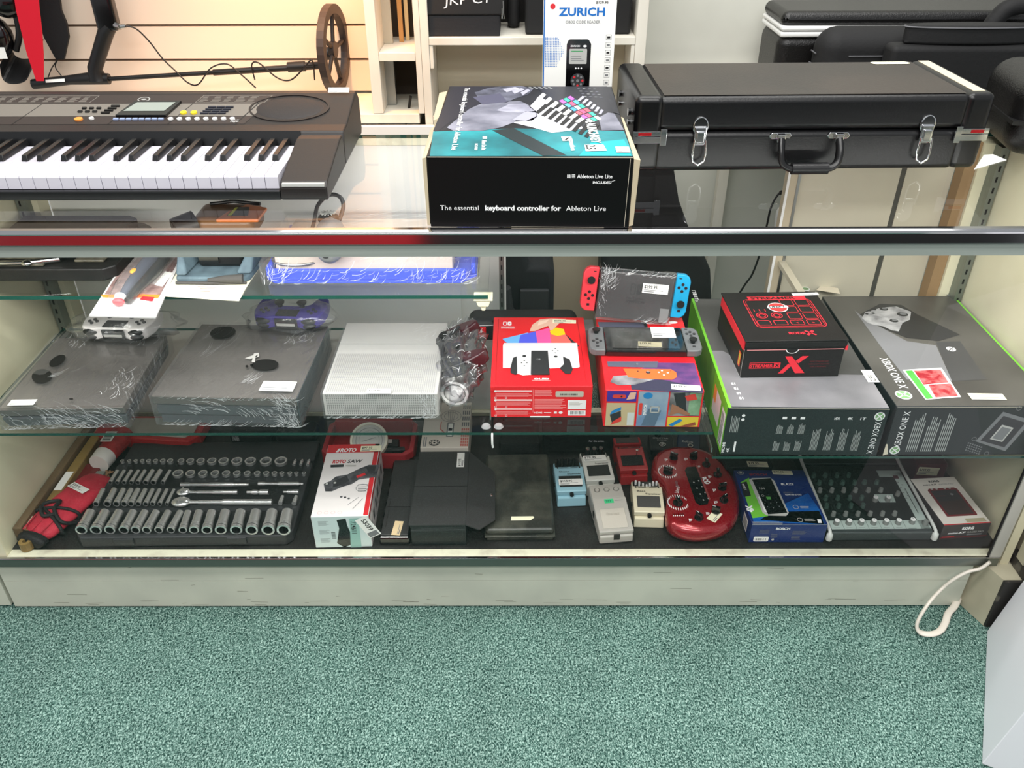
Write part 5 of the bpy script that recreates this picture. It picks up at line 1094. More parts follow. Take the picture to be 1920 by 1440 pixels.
a.rect(.4665, .0, .470, h, mat('carton_leaf_green', (104, 182, 66), .5), 2)
a.on(front()); a.text('XBOX ONE X', .300, .088, .0125, INKW, wd=.082, k=2, rot=-PI / 2, bold=.005); a.disc(.305, .101, .0105, WH, 2); a.disc(.305, .101, .0085, mat('logo_green', (120, 164, 110), .5), 3); a.line((.299, .095), (.311, .107), .0022, WH, 4); a.line((.299, .107), (.311, .095), .0022, WH, 4)
def cols(a, u0, n, v0, v1, du, wdt, m_, lean=0):
    for i in range(n):
        for k in range(6): a.rect(u0 + i * du + k * wdt / 6, v0, u0 + i * du + k * wdt / 6 + wdt / 14, v1 - random.random() * (v1 - v0) * .35, m_, 1)
PG = mat('print_pale_text', (170, 174, 172), .5)
cols(a, .180, 4, .014, .070, .028, .016, PG); cols(a, .105, 3, .012, .040, .022, .013, PG); cols(a, .105, 3, .055, .082, .022, .013, PG); cols(a, .010, 1, .058, .10, .02, .018, PG)
for i, s__ in enumerate(('1T', '4K', 'HDR')): a.text(s__, .268 - i * .026, .092, .006, INKW, wd=.011, k=2, bold=.02)
for i in range(3): a.rect(.112 + i * .018, .092, .121 + i * .018, .098, INKW, 2); 
for i in range(2): a.disc(.033, .100 - i * .010, .0035, INKW, 2, n=12)
a.text('HDMI', .006, .006, .006, INKW, wd=.026, k=2, rot=PI / 2, bold=.02); a.text('4K', .016, .006, .006, INKW, wd=.012, k=2, rot=PI / 2, bold=.02); a.rect(.024, .008, .028, .034, INKW, 2)
a.line((.001, h - .0006), (.321, h - .0006), .0012, WEAR, 2); a.build('printed_artwork', t)
s_ = f(1626, 716); sticker(t, rot_face(top(h + .0015), R(90), s_[0] + .038, s_[1] - .004), .048, .038, '$229.95')
MB(WEAR).add([tuple(Vector((*f(1530, 545), h + .0016))), tuple(Vector((*f(1575, 552), h + .0016))), tuple(Vector((*f(1571, 541), h + .0016))), tuple(Vector((*f(1540, 536), h + .0016)))], [(0, 1, 2, 3)]).build('torn_corner', t)
# right carton
t = carton('console_carton', 'big black carton picturing a console and controller, at the right end of the case', 'box', (.7655, .014, RS + .0005), .3, .326, .478, .122, XG)
h = .122; w_ = .326; d = .478; f = mapper(t, top(h)); a = Art().on(top(h)); P = lambda pts, m, k=2: ppoly(a, f, pts, m, k)
a.rect(.001, .003, w_ - .005, d - .003, mat('carton_top_dark', (92, 90, 86), .38, var=(3.5, (60, 58, 56), .35, .65)), 0); a.rect(w_ - .005, 0, w_, d, GRN, 0)
P([(1602, 582), (1625, 600), (1700, 640), (1755, 648), (1785, 715), (1700, 712), (1655, 655)], mat('print_console_grey', (128, 128, 132), .4), 2)
P([(1755, 642), (1800, 640), (1850, 712), (1785, 715)], mat('print_console_dark', (66, 66, 68), .4), 2)
P([(1612, 590), (1650, 570), (1690, 572), (1720, 590), (1800, 628), (1760, 640), (1700, 634), (1660, 618)], mat('print_pad_shadow', (46, 46, 48), .4), 3)
P([(1616, 597), (1622, 586), (1650, 578), (1680, 575), (1708, 585), (1706, 600), (1692, 606), (1685, 622), (1672, 620), (1655, 612), (1640, 610), (1626, 606)], mat('print_pad_silver', (190, 190, 192), .4, var=(30, (120, 120, 124))), 4)
for (x_, y_, r_) in ((1657, 580, .010), (1692, 590, .013), (1676, 602, .010)): a.disc(*f(x_, y_), r_, DK, 5, sy=.8); a.disc(*f(x_ + 1, y_ - 1), r_ * .6, INKG, 6, sy=.8)
for i, (x_, y_) in enumerate(((1625, 589), (1630, 583), (1640, 581), (1637, 588))): a.disc(*f(x_, y_), .004, DK, 5, n=10)
a.disc(*f(1783, 655), .010, INKW, 4); a.line(f(1779, 652), f(1787, 658), .002, DK, 5); a.line(f(1779, 658), f(1787, 652), .002, DK, 5)
u_, v_ = f(1652, 676); a.text('XBOX ONE X', u_, v_ + .010, .018, INKW, wd=.120, k=4, rot=-PI / 2 - .02, bold=.01); c_ = f(1694, 741); a.disc(*c_, .0165, WH, 4); a.disc(*c_, .0140, mat('logo_green', (120, 164, 110), .5), 5); a.line((c_[0] - .010, c_[1] - .008), (c_[0] + .010, c_[1] + .010), .003, WH, 6); a.line((c_[0] - .010, c_[1] + .010), (c_[0] + .010, c_[1] - .008), .003, WH, 6)
P([(1692, 694), (1765, 690), (1802, 745), (1735, 750)], WH, 4); P([(1697, 696), (1710, 695), (1750, 748), (1737, 749)], mat('logo_green2', (80, 170, 70), .5), 5); P([(1712, 694), (1762, 692), (1778, 718), (1731, 722)], mat('print_crimson', (160, 24, 40), .4, var=(60, (230, 110, 110), .4, .6)), 6); P([(1740, 722), (1782, 720), (1796, 743), (1754, 746)], mat('print_crimson', (160, 24, 40), .4), 6); P([(1712, 694), (1762, 692), (1763, 694), (1713, 696)], INKW, 7)
for i in range(4): u_, v_ = f(1756 + i * 7, 540 + i * 5); a.rect(u_, v_, u_ + .010, v_ + .012, INKG if i % 2 else INKW, 3)
a.on(front()); a.text('XBOX ONE X', .030, .020, .013, INKW, wd=.092, k=2, rot=PI / 2 - .0, bold=.005); a.disc(.022, .0135 + .0, .0105, WH, 2); a.disc(.022, .0135, .0085, mat('logo_green', (120, 164, 110), .5), 3); a.line((.016, .008), (.028, .019), .0022, WH, 4); a.line((.016, .019), (.028, .008), .0022, WH, 4)
cols(a, .045, 3, .010, .108, .030, .024, PG)
a.poly([(.160, .122), (.332, .122), (.332, .03), (.232, .0), (.20, .03)], mat('print_deep_green', (20, 32, 30), .4), 1)
a.poly([(.182, .036), (.216, .110), (.282, .088), (.252, .010)], INKG, 3); a.poly([(.192, .038), (.220, .100), (.270, .083), (.247, .020)], DK, 4); a.poly([(.210, .042), (.224, .078), (.250, .070), (.238, .034)], LGREY, 5); a.poly([(.214, .044), (.226, .073), (.246, .067), (.236, .038)], INKG, 6)
for (x_, y_) in ((.178, .042), (.215, .004), (.245, .118)): a.arc(x_, y_, .0045, .0012, INKG, 3)
for i in range(7):
    for j in range(4): a.rect(.168 + i * .005, .030 - j * .006 - i * .0018, .171 + i * .005, .033 - j * .006 - i * .0018, INKG, 2)
a.line((.001, h - .0006), (.25, h - .0006), .0010, WEAR, 2); a.poly([(.0, .0), (.010, .004), (.006, .020), (.003, .030), (.0, .03)], WEAR, 5); a.build('printed_artwork', t)
s_ = f(1822, 750); sticker(t, rot_face(top(h + .0012), R(-2), s_[0], s_[1]), .070, .022, None, CREAM)
# ---- small black and red box
RDK = mat('box_matt_black', (22, 18, 19), .45); RR = mat('box_red_print', (232, 44, 60), .45)
t = thing('streaming_device_box', 'small black box with red line drawings on its lid, on top of the big carton', 'box', (.478, .126, RS + .1205), R(1.5))
bw, bd_, bh = .208, .212, .090
m = MB(RDK).box(0, 0, 0, bw, bd_, .070); m.build('box_base', t, bevel=.001)
m = MB(RDK).box(-.003, -.003, bh - .002, bw + .003, bd_ + .002, bh + .001); m.box(-.002, -.003, bh - .014, bw + .002, -.0008, bh - .003); m.box(0, .0, .0702, bw, bd_, bh - .0022); m.build('box_lid', t, bevel=.0008)
m = MB(RR); m.box(-.0035, .004, .066, -.0005, bd_ - .01, bh - .003); m.box(bw + .0005, -.002, .066, bw + .005, .02, .076); m.build('red_lining', t)
h = bh + .001; f = mapper(t, top(h)); a = Art().on(top(h)); P = lambda pts, m, k=2: ppoly(a, f, pts, m, k)
P([(1400, 557), (1508, 555), (1512, 562), (1404, 564)], RR, 1); u_, v_ = f(1408, 562); a.text('STREAMER', u_, v_, .0105, RDK, wd=.100, k=3, bold=.03)
def prr(x0, y0, x1, y1, sk, wd=.0014, k=2):
    q_ = [f(x0, y0), f(x1, y0), f(x1 + sk, y1), f(x0 + sk, y1)]
    for i in range(4): a.line(q_[i], q_[(i + 1) % 4], wd, RR, k)
u0, v0 = f(1430, 616); u1, v1 = f(1548, 616); ut, vt = f(1408, 568); sx = u0; ex_ = u1
def rrf(ua, va, ub, vb, r_, wd, m_, k):
    pts = []
    for cx, cy, an in ((ub - r_, va + r_, -PI / 2), (ub - r_, vb - r_, 0), (ua + r_, vb - r_, PI / 2), (ua + r_, va + r_, PI)):
        for i in range(5): t_ = an + PI / 2 * i / 4; pts.append((cx + r_ * math.cos(t_), cy + r_ * math.sin(t_)))
    for i in range(len(pts)): a.line(pts[i], pts[(i + 1) % len(pts)], wd, m_, k)
ua, ub, va, vb = .036, .186, .052, .178
rrf(ua, va, ub, vb, .012, .0016, RR, 2); rrf(ua + .004, va + .004, ub - .004, vb - .004, .010, .0008, RR, 2)
cwid = (ub - ua) / 4
for i in range(4): rrf(ua + .006 + i * (cwid - .002), va + .010, ua + .006 + i * (cwid - .002) + cwid - .010, va + .030, .003, .0012, RR, 2)
for j in range(3): 
    for i in range(2 if j else 2): rrf(ua + .080 + i * .034, va + .036 + j * .030, ua + .108 + i * .034, va + .062 + j * .030 - .001, .003, .0012, RR, 2)
for i in range(2): a.arc(ua + .024 + i * .032, va + .052, .0115, .0016, RR, 2); a.arc(ua + .024 + i * .032, va + .052, .0070, .0016, RR, 2)
for i in range(3): a.rect(ua + .012 + i * .012, va + .070, ua + .0135 + i * .012, va + .080, RR, 2)
a.text('RODE', .095, .022, .0095, RR, wd=.034, k=2, bold=.03); a.line((.132, .018), (.148, .036), .006, RR, 2); a.line((.131, .036), (.150, .018), .004, RR, 2)
a.text('<', ua + .088, va + .014, .008, RR, k=2); a.text('>', ua + .122, va + .014, .008, RR, k=2)
UN = mat('sticker_red', (220, 60, 60), .4); c_ = f(1458, 577); a.disc(*c_, .0215, WH, 4, sy=1.0); a.disc(*c_, .0195, UN, 5); a.poly([(c_[0] - .024, c_[1] - .004), (c_[0] + .024, c_[1] - .001), (c_[0] + .022, c_[1] + .008), (c_[0] - .022, c_[1] + .004)], WH, 6); a.text('UNIFY', c_[0], c_[1] - .002, .0085, INKK, wd=.036, k=8, bold=.03, align='c', rot=.08)
a.on(front()); w_ = .0
a.text('STREAMER', .016, .026, .0075, RR, wd=.048, k=2, bold=.03); a.rect(.0145, .023, .079, .0245, RR, 1); a.rect(.0145, .036, .079, .0372, RR, 1); a.rect(.0145, .023, .0157, .0372, RR, 1); a.rect(.066, .023, .0795, .0372, RR, 1); a.line((.069, .026), (.0765, .034), .0018, RDK, 3); a.line((.069, .034), (.0765, .026), .0018, RDK, 3)
a.poly([(.078, .010), (.089, .010), (.103, .028), (.096, .034)], RR, 2); a.poly([(.086, .052), (.100, .052), (.134, .010), (.114, .010)], RR, 3); a.poly([(.110, .040), (.117, .034), (.136, .052), (.122, .052)], RR, 2)
for i, wd_ in enumerate((.040, .046, .034)): a.text(('VIDEO STREAMER AND', 'VIDEO CAPTURE CARD', 'FOR STREAMERS')[i], .160, .037 - i * .0065, .003, mat('dim_red_ink', (110, 34, 40), .5), wd=wd_, k=2, align='c')
a.line((.004, .0682), (.085, .0682), .0016, mat('pink_ink', (246, 160, 160), .5), 2); a.line((.112, .0682), (bw - .002, .0682), .0016, mat('pink_ink', (246, 160, 160), .5), 2); a.arc(.0985, .0682, .0125, .0018, WH, 3, PI, 2 * PI, .7)
a.on(left(bd_, -.0004)); 
for i in range(11): a.rect(.025 + i * .012, .018, .0256 + i * .012, .062, mat('dim_red_ink', (110, 34, 40), .5), 1)
a.poly([(.180, .016), (.196, .016), (.196, .050), (.180, .050)], mat('print_orange_label', (236, 84, 50), .4), 2); a.rect(.184, .020, .192, .046, mat('label_yellow', (206, 206, 60), .5), 3)
a.line((.12, .001), (.21, .001), .0012, WH, 2); a.line((.2110, .0), (.2110, .07), .0012, WH, 2); a.build('printed_artwork', t)
s_ = f(1487, 556); sticker(t, rot_face(top(h + .0012), R(3), s_[0], s_[1]), .060, .012, None, WH)
# ================================================================== ON THE DECK
DZ = .1785
zd = DZ
# ---- wooden levels along the left wall
WY1 = mat('ochre_wood', (150, 124, 70), .5, var=(12, (112, 88, 48)), stretch=(1, .2, 1)); WY2 = mat('brown_wood', (112, 92, 66), .6, var=(14, (74, 58, 40)), stretch=(1, .2, 1))
o = MB(WY2).box(0, 0, 0, .020, .405, .042).build('wooden_level', loc=(-1.1430, .050, zd), bevel=.002); MB(CREAM).box(.0201, .01, .004, .0206, .05, .034).build('worn_label', o); props(o, 'brown wooden level standing on edge against the left end panel', 'level')
o = MB(WY1).box(0, 0, 0, .026, .43, .030).build('wooden_level', loc=(-1.1215, .036, zd), bevel=.004, seg=3); m = MB(WY1).ring((.013, -.008, .002), .014, .006, .022, 16); m.build('end_loop', o); MB(PAPER).box(.003, .16, .0302, .022, .23, .0308).build('worn_label', o); props(o, 'ochre wooden level with a looped end lying beside the brown one', 'level')
# ---- red tool roll
TR = mat('tool_roll_red', (196, 40, 62), .7, bump=(60, .3), var=(18, (160, 26, 46))); BS = mat('black_strap', (20, 18, 20), .7)
p0 = W(60, 1026, zd); p1 = W(190, 905, zd)
an = math.atan2((p1 - p0).y, (p1 - p0).x); L_ = (p1 - p0).length
t = thing('tool_roll', 'red cloth tool roll tied with a black cord, at the front left of the deck', 'tool roll', p0, an)
def rollsec(x, rx, rz): return [(x, rx * math.cos(a_), rz + rz * math.sin(a_)) for a_ in [2 * PI * i / 20 for i in range(20)]]
secs = [(.012, .038, .018), (.05, .046, .021), (.11, .050, .021), (.17, .047, .019), (L_ - .004, .044, .015), (L_ + .012, .038, .010)]
vs = []; fs = []
for s_ in secs: vs += rollsec(*s_)
for i in range(len(secs) - 1):
    for k in range(20): fs.append((i * 20 + k, i * 20 + (k + 1) % 20, (i + 1) * 20 + (k + 1) % 20, (i + 1) * 20 + k))
fs += [tuple(range(20))[::-1], tuple(range(len(secs) * 20 - 20, len(secs) * 20))]
MB(TR).add(vs, fs, None, True).build('roll_cloth', t, sub=1)
m = MB(BS)
for x_ in (-.002, .004): m.add(rollsec(x_, .034, .016) + rollsec(x_ + .012, .039, .0175), [(k, (k + 1) % 20, 20 + (k + 1) % 20, 20 + k) for k in range(20)] + [tuple(range(20))[::-1], tuple(range(20, 40))], None, True)
m.build('dark_lining', t)
m = MB(BS)
for x_, tl in ((.070, .025), (.088, -.015)): m.tube([(x_ + tl * math.cos(a_), .052 * math.cos(a_), .0215 + .0235 * math.sin(a_)) for a_ in [2 * PI * i / 24 for i in range(24)]], .004, 6, closed=True)
m.tube(spl([Vector((.075, -.02, .044)), Vector((.055, .0, .048)), Vector((.09, .03, .046)), Vector((.11, .0, .047)), Vector((.08, -.01, .049)), Vector((.06, -.045, .034)), Vector((.10, -.062, .010)), Vector((.15, -.075, .006))]), .0045, 6); m.build('tie_cord', t)
m = MB(TR)
for v in (-.024, .0, .024): m.tube([(.015, v, .0365 + (.002 if v == 0 else 0)), (.06, v * 1.1, .0405)], .0016, 5)
m.build('seams', t)
sticker(t, face((.165, .028, .0405), (-.25, -1, -.0), (1, -.25, -.10)), .056, .020, '$229.95')
# ---- small things behind the roll
p = W(195, 885, zd); t = thing('glove_packet', 'red and white packet with a bar code standing behind the tool roll', 'packet', (p.x, p.y, zd))
m = MB(mat('packet_red', (190, 44, 48), .3, var=(40, (150, 26, 30)))).tube([(-.002, .03, .028), (.012, .12, .030)], [.026, .030], 14); m.build('packet_body', t)
m = MB(mat('packet_label', (226, 222, 216), .4)).tube([(-.006, .0, .0265), (-.0015, .034, .028)], [.0255, .0272], 14); m.build('packet_label', t)
m = MB(PAPER).box(-.016, .052, .0575, .012, .095, .0585); o = m.build('barcode_label', t); a = Art().on(top(.0586))
for i in range(10): a.rect(-.013, .056 + i * .0036, .008, .056 + i * .0036 + random.uniform(.001, .0022), INKK, 1)
a.build('bars', o)
m = MB(mat('brass_bits', (170, 130, 96), .35, .6)); rr = random.Random(3)
for i in range(9): m.tube([(rr.uniform(-.02, .015), rr.uniform(-.035, -.02), .004 + .004 * (i % 3)), (rr.uniform(-.02, .015), rr.uniform(-.012, -.005), .010)], .0025, 6)
o = m.build('brass_bits', loc=(p.x + .016, p.y - .002, zd)); props(o, 'small heap of brass-coloured bits below the red and white packet', 'bits', kind='stuff')
p = W(120, 895, zd); o = MB(STEEL).tube([(0, 0, .006), (.024, .115, .008)], .0055, 8).ring((.028, .130, .004), .017, .010, .008, 20).build('ring_spanner', loc=(p.x + .012, p.y, zd)); props(o, 'steel ring spanner lying between the wooden level and the red packet', 'spanner')
o = MB(mat('dark_red_box', (110, 22, 26), .5)).box(0, 0, 0, .055, .07, .012).build('small_box', loc=(p.x + .030, p.y - .03, zd), bevel=.001); props(o, 'small flat dark red box just behind the tool roll', 'box')
o = MB(mat('dull_tag', (120, 124, 118), .5)).box(0, 0, 0, .022, .035, .02).build('grey_carton', loc=(p.x + .088, p.y - .034, zd), bevel=.001); props(o, 'tiny grey carton beside the brass-coloured bits', 'box')
t = thing('parts_case', 'flat red plastic case with a clear lid window at the back left of the deck', 'case', (-1.115, .405, zd + .0005))
m = MB(mat('case_red', (186, 32, 38), .35)).prism([(0, .012), (.02, .006), (.21, -.016), (.262, -.020), (.285, .008), (.285, .095), (0, .095)], 0, .034); m.build('case_body', t, bevel=.004, seg=3)
m = MB(mat('clear_window', (188, 184, 176), .2)).prism([(.06, .014), (.25, -.006), (.268, .016), (.268, .08), (.06, .08)], .0345, .037); m.build('lid_window', t)
# ---- socket set tray
TRAY = mat('tray_charcoal', (46, 47, 49), .5, bump=(200, .08)); TRD = mat('tray_recess', (20, 21, 22), .6)
tx, ty = -.998, .030
t = thing('socket_tray', 'large black moulded tray holding a chrome socket set', 'tool tray', (tx, ty, zd + .0003), R(.8))
Lx, Ly, Lz = .492, .282, .030
m = MB(TRAY).prism([(.014, 0), (Lx - .014, 0), (Lx, .016), (Lx, Ly - .02), (Lx - .02, Ly), (.02, Ly), (0, Ly - .02), (0, .016)], 0, Lz); m.build('tray_body', t, bevel=.004, seg=3)
m = MB(TRD); m.box(.012, .012, Lz + .0002, Lx - .012, .085, Lz + .0008); m.box(.014, .100, Lz + .0002, .21, .158, Lz + .0008); m.box(.02, .172, Lz + .0002, .19, .222, Lz + .0008); m.box(.222, .108, Lz + .0002, Lx - .015, .180, Lz + .0008); m.box(.03, .228, Lz + .0002, Lx - .02, .272, Lz + .0008); m.build('recesses', t)
m = MB(TRAY); m.box(.09, -.005, .010, .135, -.0003, .029); m.box(.345, -.005, .010, .39, -.0003, .029); m.build('latch', t, bevel=.002)
m = MB(TRAY); m.prism([(.0, Ly + .004), (.10, Ly + .004), (.11, Ly + .010), (.20, Ly + .010), (.21, Ly + .004), (.49, Ly + .004), (.49, Ly + .085), (.0, Ly + .085)], .0, .020); m.build('tray_lid', t, bevel=.003)
SOC = mat('socket_chrome', (236, 236, 234), .24, .85); SOI = mat('socket_inside', (16, 16, 16), .5)
zt_ = zd + Lz + .0012
def P3(px, py): return W(px, py, zt_ + .004)
def lying(px, py, qx, qy, r0, label, group, first=[None]):
    a0 = W(px, py, zt_ + r0); a1 = W(qx, qy, zt_ + r0); d_ = (a1 - a0); L__ = d_.length
    m = MB(SOC); X = lambda t_: (0, L__ * t_, 0)
    m.cyl(X(0), X(.12), r0, r0, 18, caps=False); m.cyl(X(.12), X(.15), r0 * .93, r0 * .93, 18, caps=False); m.cyl(X(.15), X(.28), r0, r0, 18, caps=False); m.cyl(X(.28), X(.33), r0, r0 * .9, 18, caps=False); m.cyl(X(.33), X(1), r0 * .9, r0 * .88, 18)
    m.ring((0, 0, 0), 0, 0, 0, 3) if 0 else None
    n = 18; vs = [(r0 * math.cos(2 * PI * i / n), 0, r0 * math.sin(2 * PI * i / n)) for i in range(n)] + [(r0 * .72 * math.cos(2 * PI * i / n), 0, r0 * .72 * math.sin(2 * PI * i / n)) for i in range(n)] + [(r0 * .70 * math.cos(2 * PI * i / n), r0 * 1.2, r0 * .70 * math.sin(2 * PI * i / n)) for i in range(n)]
    m.add(vs, [(i, (i + 1) % n, n + (i + 1) % n, n + i) for i in range(n)]); m.add(vs, [(n + i, n + (i + 1) % n, 2 * n + (i + 1) % n, 2 * n + i) for i in range(n)] + [tuple(range(2 * n, 3 * n))], SOI)
    o = m.build('deep_socket', loc=a0); o.rotation_euler.z = math.atan2(d_.y, d_.x) - PI / 2
    return props(o, label, 'socket', group)
cx = lambda x: x / 3.097; cy = lambda y: 790 + y / 3.097
row = [(465, 36), (550, 36), (630, 34), (712, 32), (780, 30), (845, 29), (915, 27), (985, 26), (1055, 26), (1120, 31), (1195, 33), (1275, 36), (1365, 38), (1455, 39), (1550, 41), (1640, 43)]
for i, (x_, r_) in enumerate(row): lying(cx(x_) + 2, cy(632), cx(x_ + (62 if i < 8 else 45 - i)), cy(528), r_ / 3.097 / 900, '%s large deep chrome socket from the left in the front row of the tray' % ORD[i], 'deep sockets in the front row of the tray')
row = [(557, 20), (622, 24), (675, 22), (720, 21), (760, 21), (802, 19), (845, 18), (885, 17), (927, 15), (968, 13)]
for i, (x_, r_) in enumerate(row): lying(cx(x_), cy(480), cx(x_ + 42), cy(398), r_ / 3.097 / 900, '%s medium deep chrome socket from the left in the middle row of the tray' % ORD[i], 'deep sockets in the middle row of the tray')
row = [(640, 14), (680, 14), (720, 15), (762, 15), (800, 16), (845, 19), (890, 20), (945, 14)]
for i, (x_, r_) in enumerate(row): lying(cx(x_), cy(356), cx(x_ + 42), cy(288), r_ / 3.097 / 880, '%s small deep chrome socket from the left in the third row of the tray' % ORD[i], 'small deep sockets in the third row of the tray')
def upright_socket(px, py, r_, label, group):
    c_ = W(px, py, zt_ + .004); n = 24; m = MB(SOC)
    vs = []
    for (k, z_) in ((1, -.003), (1, .005), (.74, .005)):
        for i in range(n):
            rr_ = r_ * k * (1 - .05 * (i % 2) * (k < 1)); vs.append((rr_ * math.cos(2 * PI * i / n), rr_ * math.sin(2 * PI * i / n), z_))
    m.add(vs, [(k * n + i, k * n + (i + 1) % n, (k + 1) * n + (i + 1) % n, (k + 1) * n + i) for k in range(2) for i in range(n)])
    v2 = vs[2 * n:] + [(v[0] * .96, v[1] * .96, -.0028) for v in vs[2 * n:]]
    m.add(v2, [(i, (i + 1) % n, n + (i + 1) % n, n + i) for i in range(n)], SOC); m.add(v2[n:], [tuple(range(n))], SOI)
    o = m.build('shallow_socket', loc=c_); return props(o, label, 'socket', group)
row = [(712, 12), (752, 12), (790, 13), (828, 14), (865, 15), (905, 16), (947, 18), (990, 20), (1053, 22), (1107, 25), (1167, 27), (1232, 30), (1300, 33), (1377, 36), (1455, 37), (1545, 39), (1632, 42)]
for i, (x_, r_) in enumerate(row): upright_socket(cx(x_), cy(236), r_ / 3.097 / 860, '%s upright chrome socket from the left in the rear row of the tray' % ORD[i], 'upright sockets in the rear row of the tray')
row = [(1035, 34), (1107, 31), (1180, 30), (1250, 28), (1315, 26), (1377, 24), (1437, 22), (1495, 21), (1548, 20), (1595, 18), (1638, 16), (1684, 15), (1722, 14), (1766, 13)]
for i, (x_, r_) in enumerate(row): upright_socket(cx(x_), cy(308), r_ / 3.097 / 860, '%s upright chrome socket from the left in the second row of the tray' % ORD[i], 'upright sockets in the second row of the tray')
for i, x_ in enumerate((1710, 1750, 1790)):
    p = W(cx(x_), cy(250), zt_); m = MB(SOC).cyl((0, -.006, .003), (0, .006, .003), .004).cyl((0, .008, .003), (0, .014, .003), .0045, .003); o = m.build('bit_adapter', loc=p)
    props(o, '%s tiny chrome adapter from the left in the rear right corner of the tray' % ORD[i], 'adapter', 'tiny adapters at the rear corner of the tray')
def bar(px, py, qx, qy, prof, name, label, cat, head=None):
    a0 = W(cx(px), cy(py), zt_ + .006); a1 = W(cx(qx), cy(qy), zt_ + .006); d_ = a1 - a0; L__ = d_.length; m = MB(SOC)
    for (t0, t1, r0, r1) in prof: m.cyl((L__ * t0, 0, 0), (L__ * t1, 0, 0), r0, r1, 14)
    if head: m.ell((L__ * .07, 0, .001), *head); m.box(L__ * .06 - .001, -.008, .008, L__ * .06 + .001, .008, .0105); m.ell((L__ * .13, 0, .005), .007, .006, .004)
    o = m.build(name, loc=a0, rz=math.atan2(d_.y, d_.x)); return props(o, label, cat)
bar(1050, 368, 1445, 368, ((0, .13, .0055, .0055), (.13, .42, .0042, .0042), (.42, .78, .0055, .0055), (.78, .96, .0042, .0042), (.96, 1, .0035, .0035)), 'extension_bar', 'long chrome extension bar in the tray', 'extension bar')
bar(1500, 363, 1762, 363, ((0, .15, .005, .005), (.15, .45, .0035, .0035), (.45, .9, .0048, .0048), (.9, 1, .003, .003)), 'extension_bar', 'short chrome extension bar at the right of the tray', 'extension bar')
bar(1042, 412, 1380, 412, ((.15, .3, .004, .003), (.3, .58, .004, .0042), (.58, .93, .0055, .0055), (.93, 1, .006, .006)), 'ratchet', 'smaller chrome ratchet handle in the middle of the tray', 'ratchet', (.0165, .0125, .006))
bar(1012, 470, 1580, 470, ((.12, .25, .005, .004), (.25, .5, .0052, .0055), (.5, .95, .0075, .0075), (.95, 1, .0078, .0078)), 'ratchet', 'larger chrome ratchet handle just above the front row of sockets', 'ratchet', (.023, .0165, .008))
bar(1435, 412, 1560, 412, ((0, .25, .004, .004), (.25, .5, .0065, .0065), (.5, .6, .004, .004), (.6, 1, .007, .007)), 'universal_joint', 'chrome universal joint right of the smaller ratchet', 'universal joint')
bar(1645, 410, 1735, 410, ((0, .3, .003, .003), (.3, .6, .005, .005), (.6, 1, .0058, .0058)), 'universal_joint', 'small chrome universal joint at the right end of the tray', 'universal joint')
for x_, lab in ((1635, 'chrome step adapter right of the larger ratchet'), (1715, 'stubby chrome adapter in the right corner above the front row')):
    p = W(cx(x_), cy(470), zt_); o = MB(SOC).cyl((0, -.012, .006), (0, .004, .006), .0055).cyl((0, .004, .006), (0, .014, .006), .0045).build('socket_adapter', loc=p); props(o, lab, 'adapter')
# ---- black mesh pouch behind the tray
t = thing('mesh_pouch', 'black mesh-sided pouch behind the socket tray', 'pouch', (-.755, .405, zd))
MB(MBLACK).box(0, 0, 0, .115, .075, .045).build('pouch_body', t, bevel=.018, seg=4); MB(MBLACK).box(.12, .004, 0, .23, .075, .040).build('side_pocket', t, bevel=.018, seg=4)
m = MB(mat('mesh_grey', (150, 152, 150), .6, var=(300, (50, 50, 50)))).box(.012, -.0012, .020, .030, -.0004, .036); m.build('mesh_panel', t)
# ---- rotary saw box
SAWW = mat('box_pale_pink', (232, 226, 224), .45); SR = mat('print_saw_red', (206, 38, 46), .45)
t = carton('saw_box', 'white and red retail box picturing a rotary saw, right of the socket tray', 'box', (-.452, .029, zd + .0003), 1.8, .128, .262, .094, mat('box_white', (236, 234, 232), .45))
h = .094; f = mapper(t, top(h)); a = Art().on(top(h)); P = lambda pts, m, k=2: ppoly(a, f, pts, m, k)
a.rect(.001, .001, .127, .261, SAWW, 0); a.rect(.001, .228, .127, .261, SR, 1); a.rect(.116, .001, .127, .261, SR, 1)
SG = mat('print_saw_grey', (96, 96, 100), .45, var=(50, (50, 50, 54))); SGD = mat('print_saw_dark', (50, 50, 53), .45)
u_, v_ = f(637, 848); a.text('ROTO', u_, v_, .014, INKW, wd=.040, k=3, bold=.04, shear=.25); a.poly([(u_ - .010, v_ - .001), (u_ - .003, v_ - .001), (u_ + .001, v_ + .014), (u_ - .004, v_ + .014)], INKW, 3)
u_, v_ = f(623, 869); a.text('ROTO', u_, v_, .0125, SR, wd=.032, k=3, bold=.04, shear=.15); a.text('SAW', u_ + .036, v_, .0125, DK, wd=.036, k=3, bold=.02, shear=.15)
P([(620, 872), (645, 871), (644, 876), (620, 877)], SGD, 3); P([(648, 872), (668, 872), (667, 875), (648, 875)], mat('pale_grey_ink', (196, 192, 186), .5), 3)
P([(607, 908), (620, 902), (630, 894), (652, 890), (672, 880), (692, 872), (712, 872), (708, 886), (705, 895), (690, 897), (672, 900), (660, 908), (640, 914), (622, 922), (610, 922)], SG, 4)
P([(625, 903), (650, 892), (655, 902), (640, 910), (624, 915)], SGD, 5); P([(668, 893), (684, 887), (686, 891), (670, 897)], SR, 6); P([(686, 876), (705, 873), (703, 884), (690, 885)], SGD, 5)
for x_, y_ in ((613, 908), (628, 906)): a.disc(*f(x_, y_), .0055, SGD, 6); a.disc(*f(x_, y_), .0032, LGREY, 7)
a.arc(*f(679, 915), .014, .0012, INKG, 4, sy=.9)
for i in range(4): a.lines(*f(671, 922 - i * 4), f(688, 920)[0], f(688, 918 - i * 4)[1], 1, INKG, 4, .3, .1)
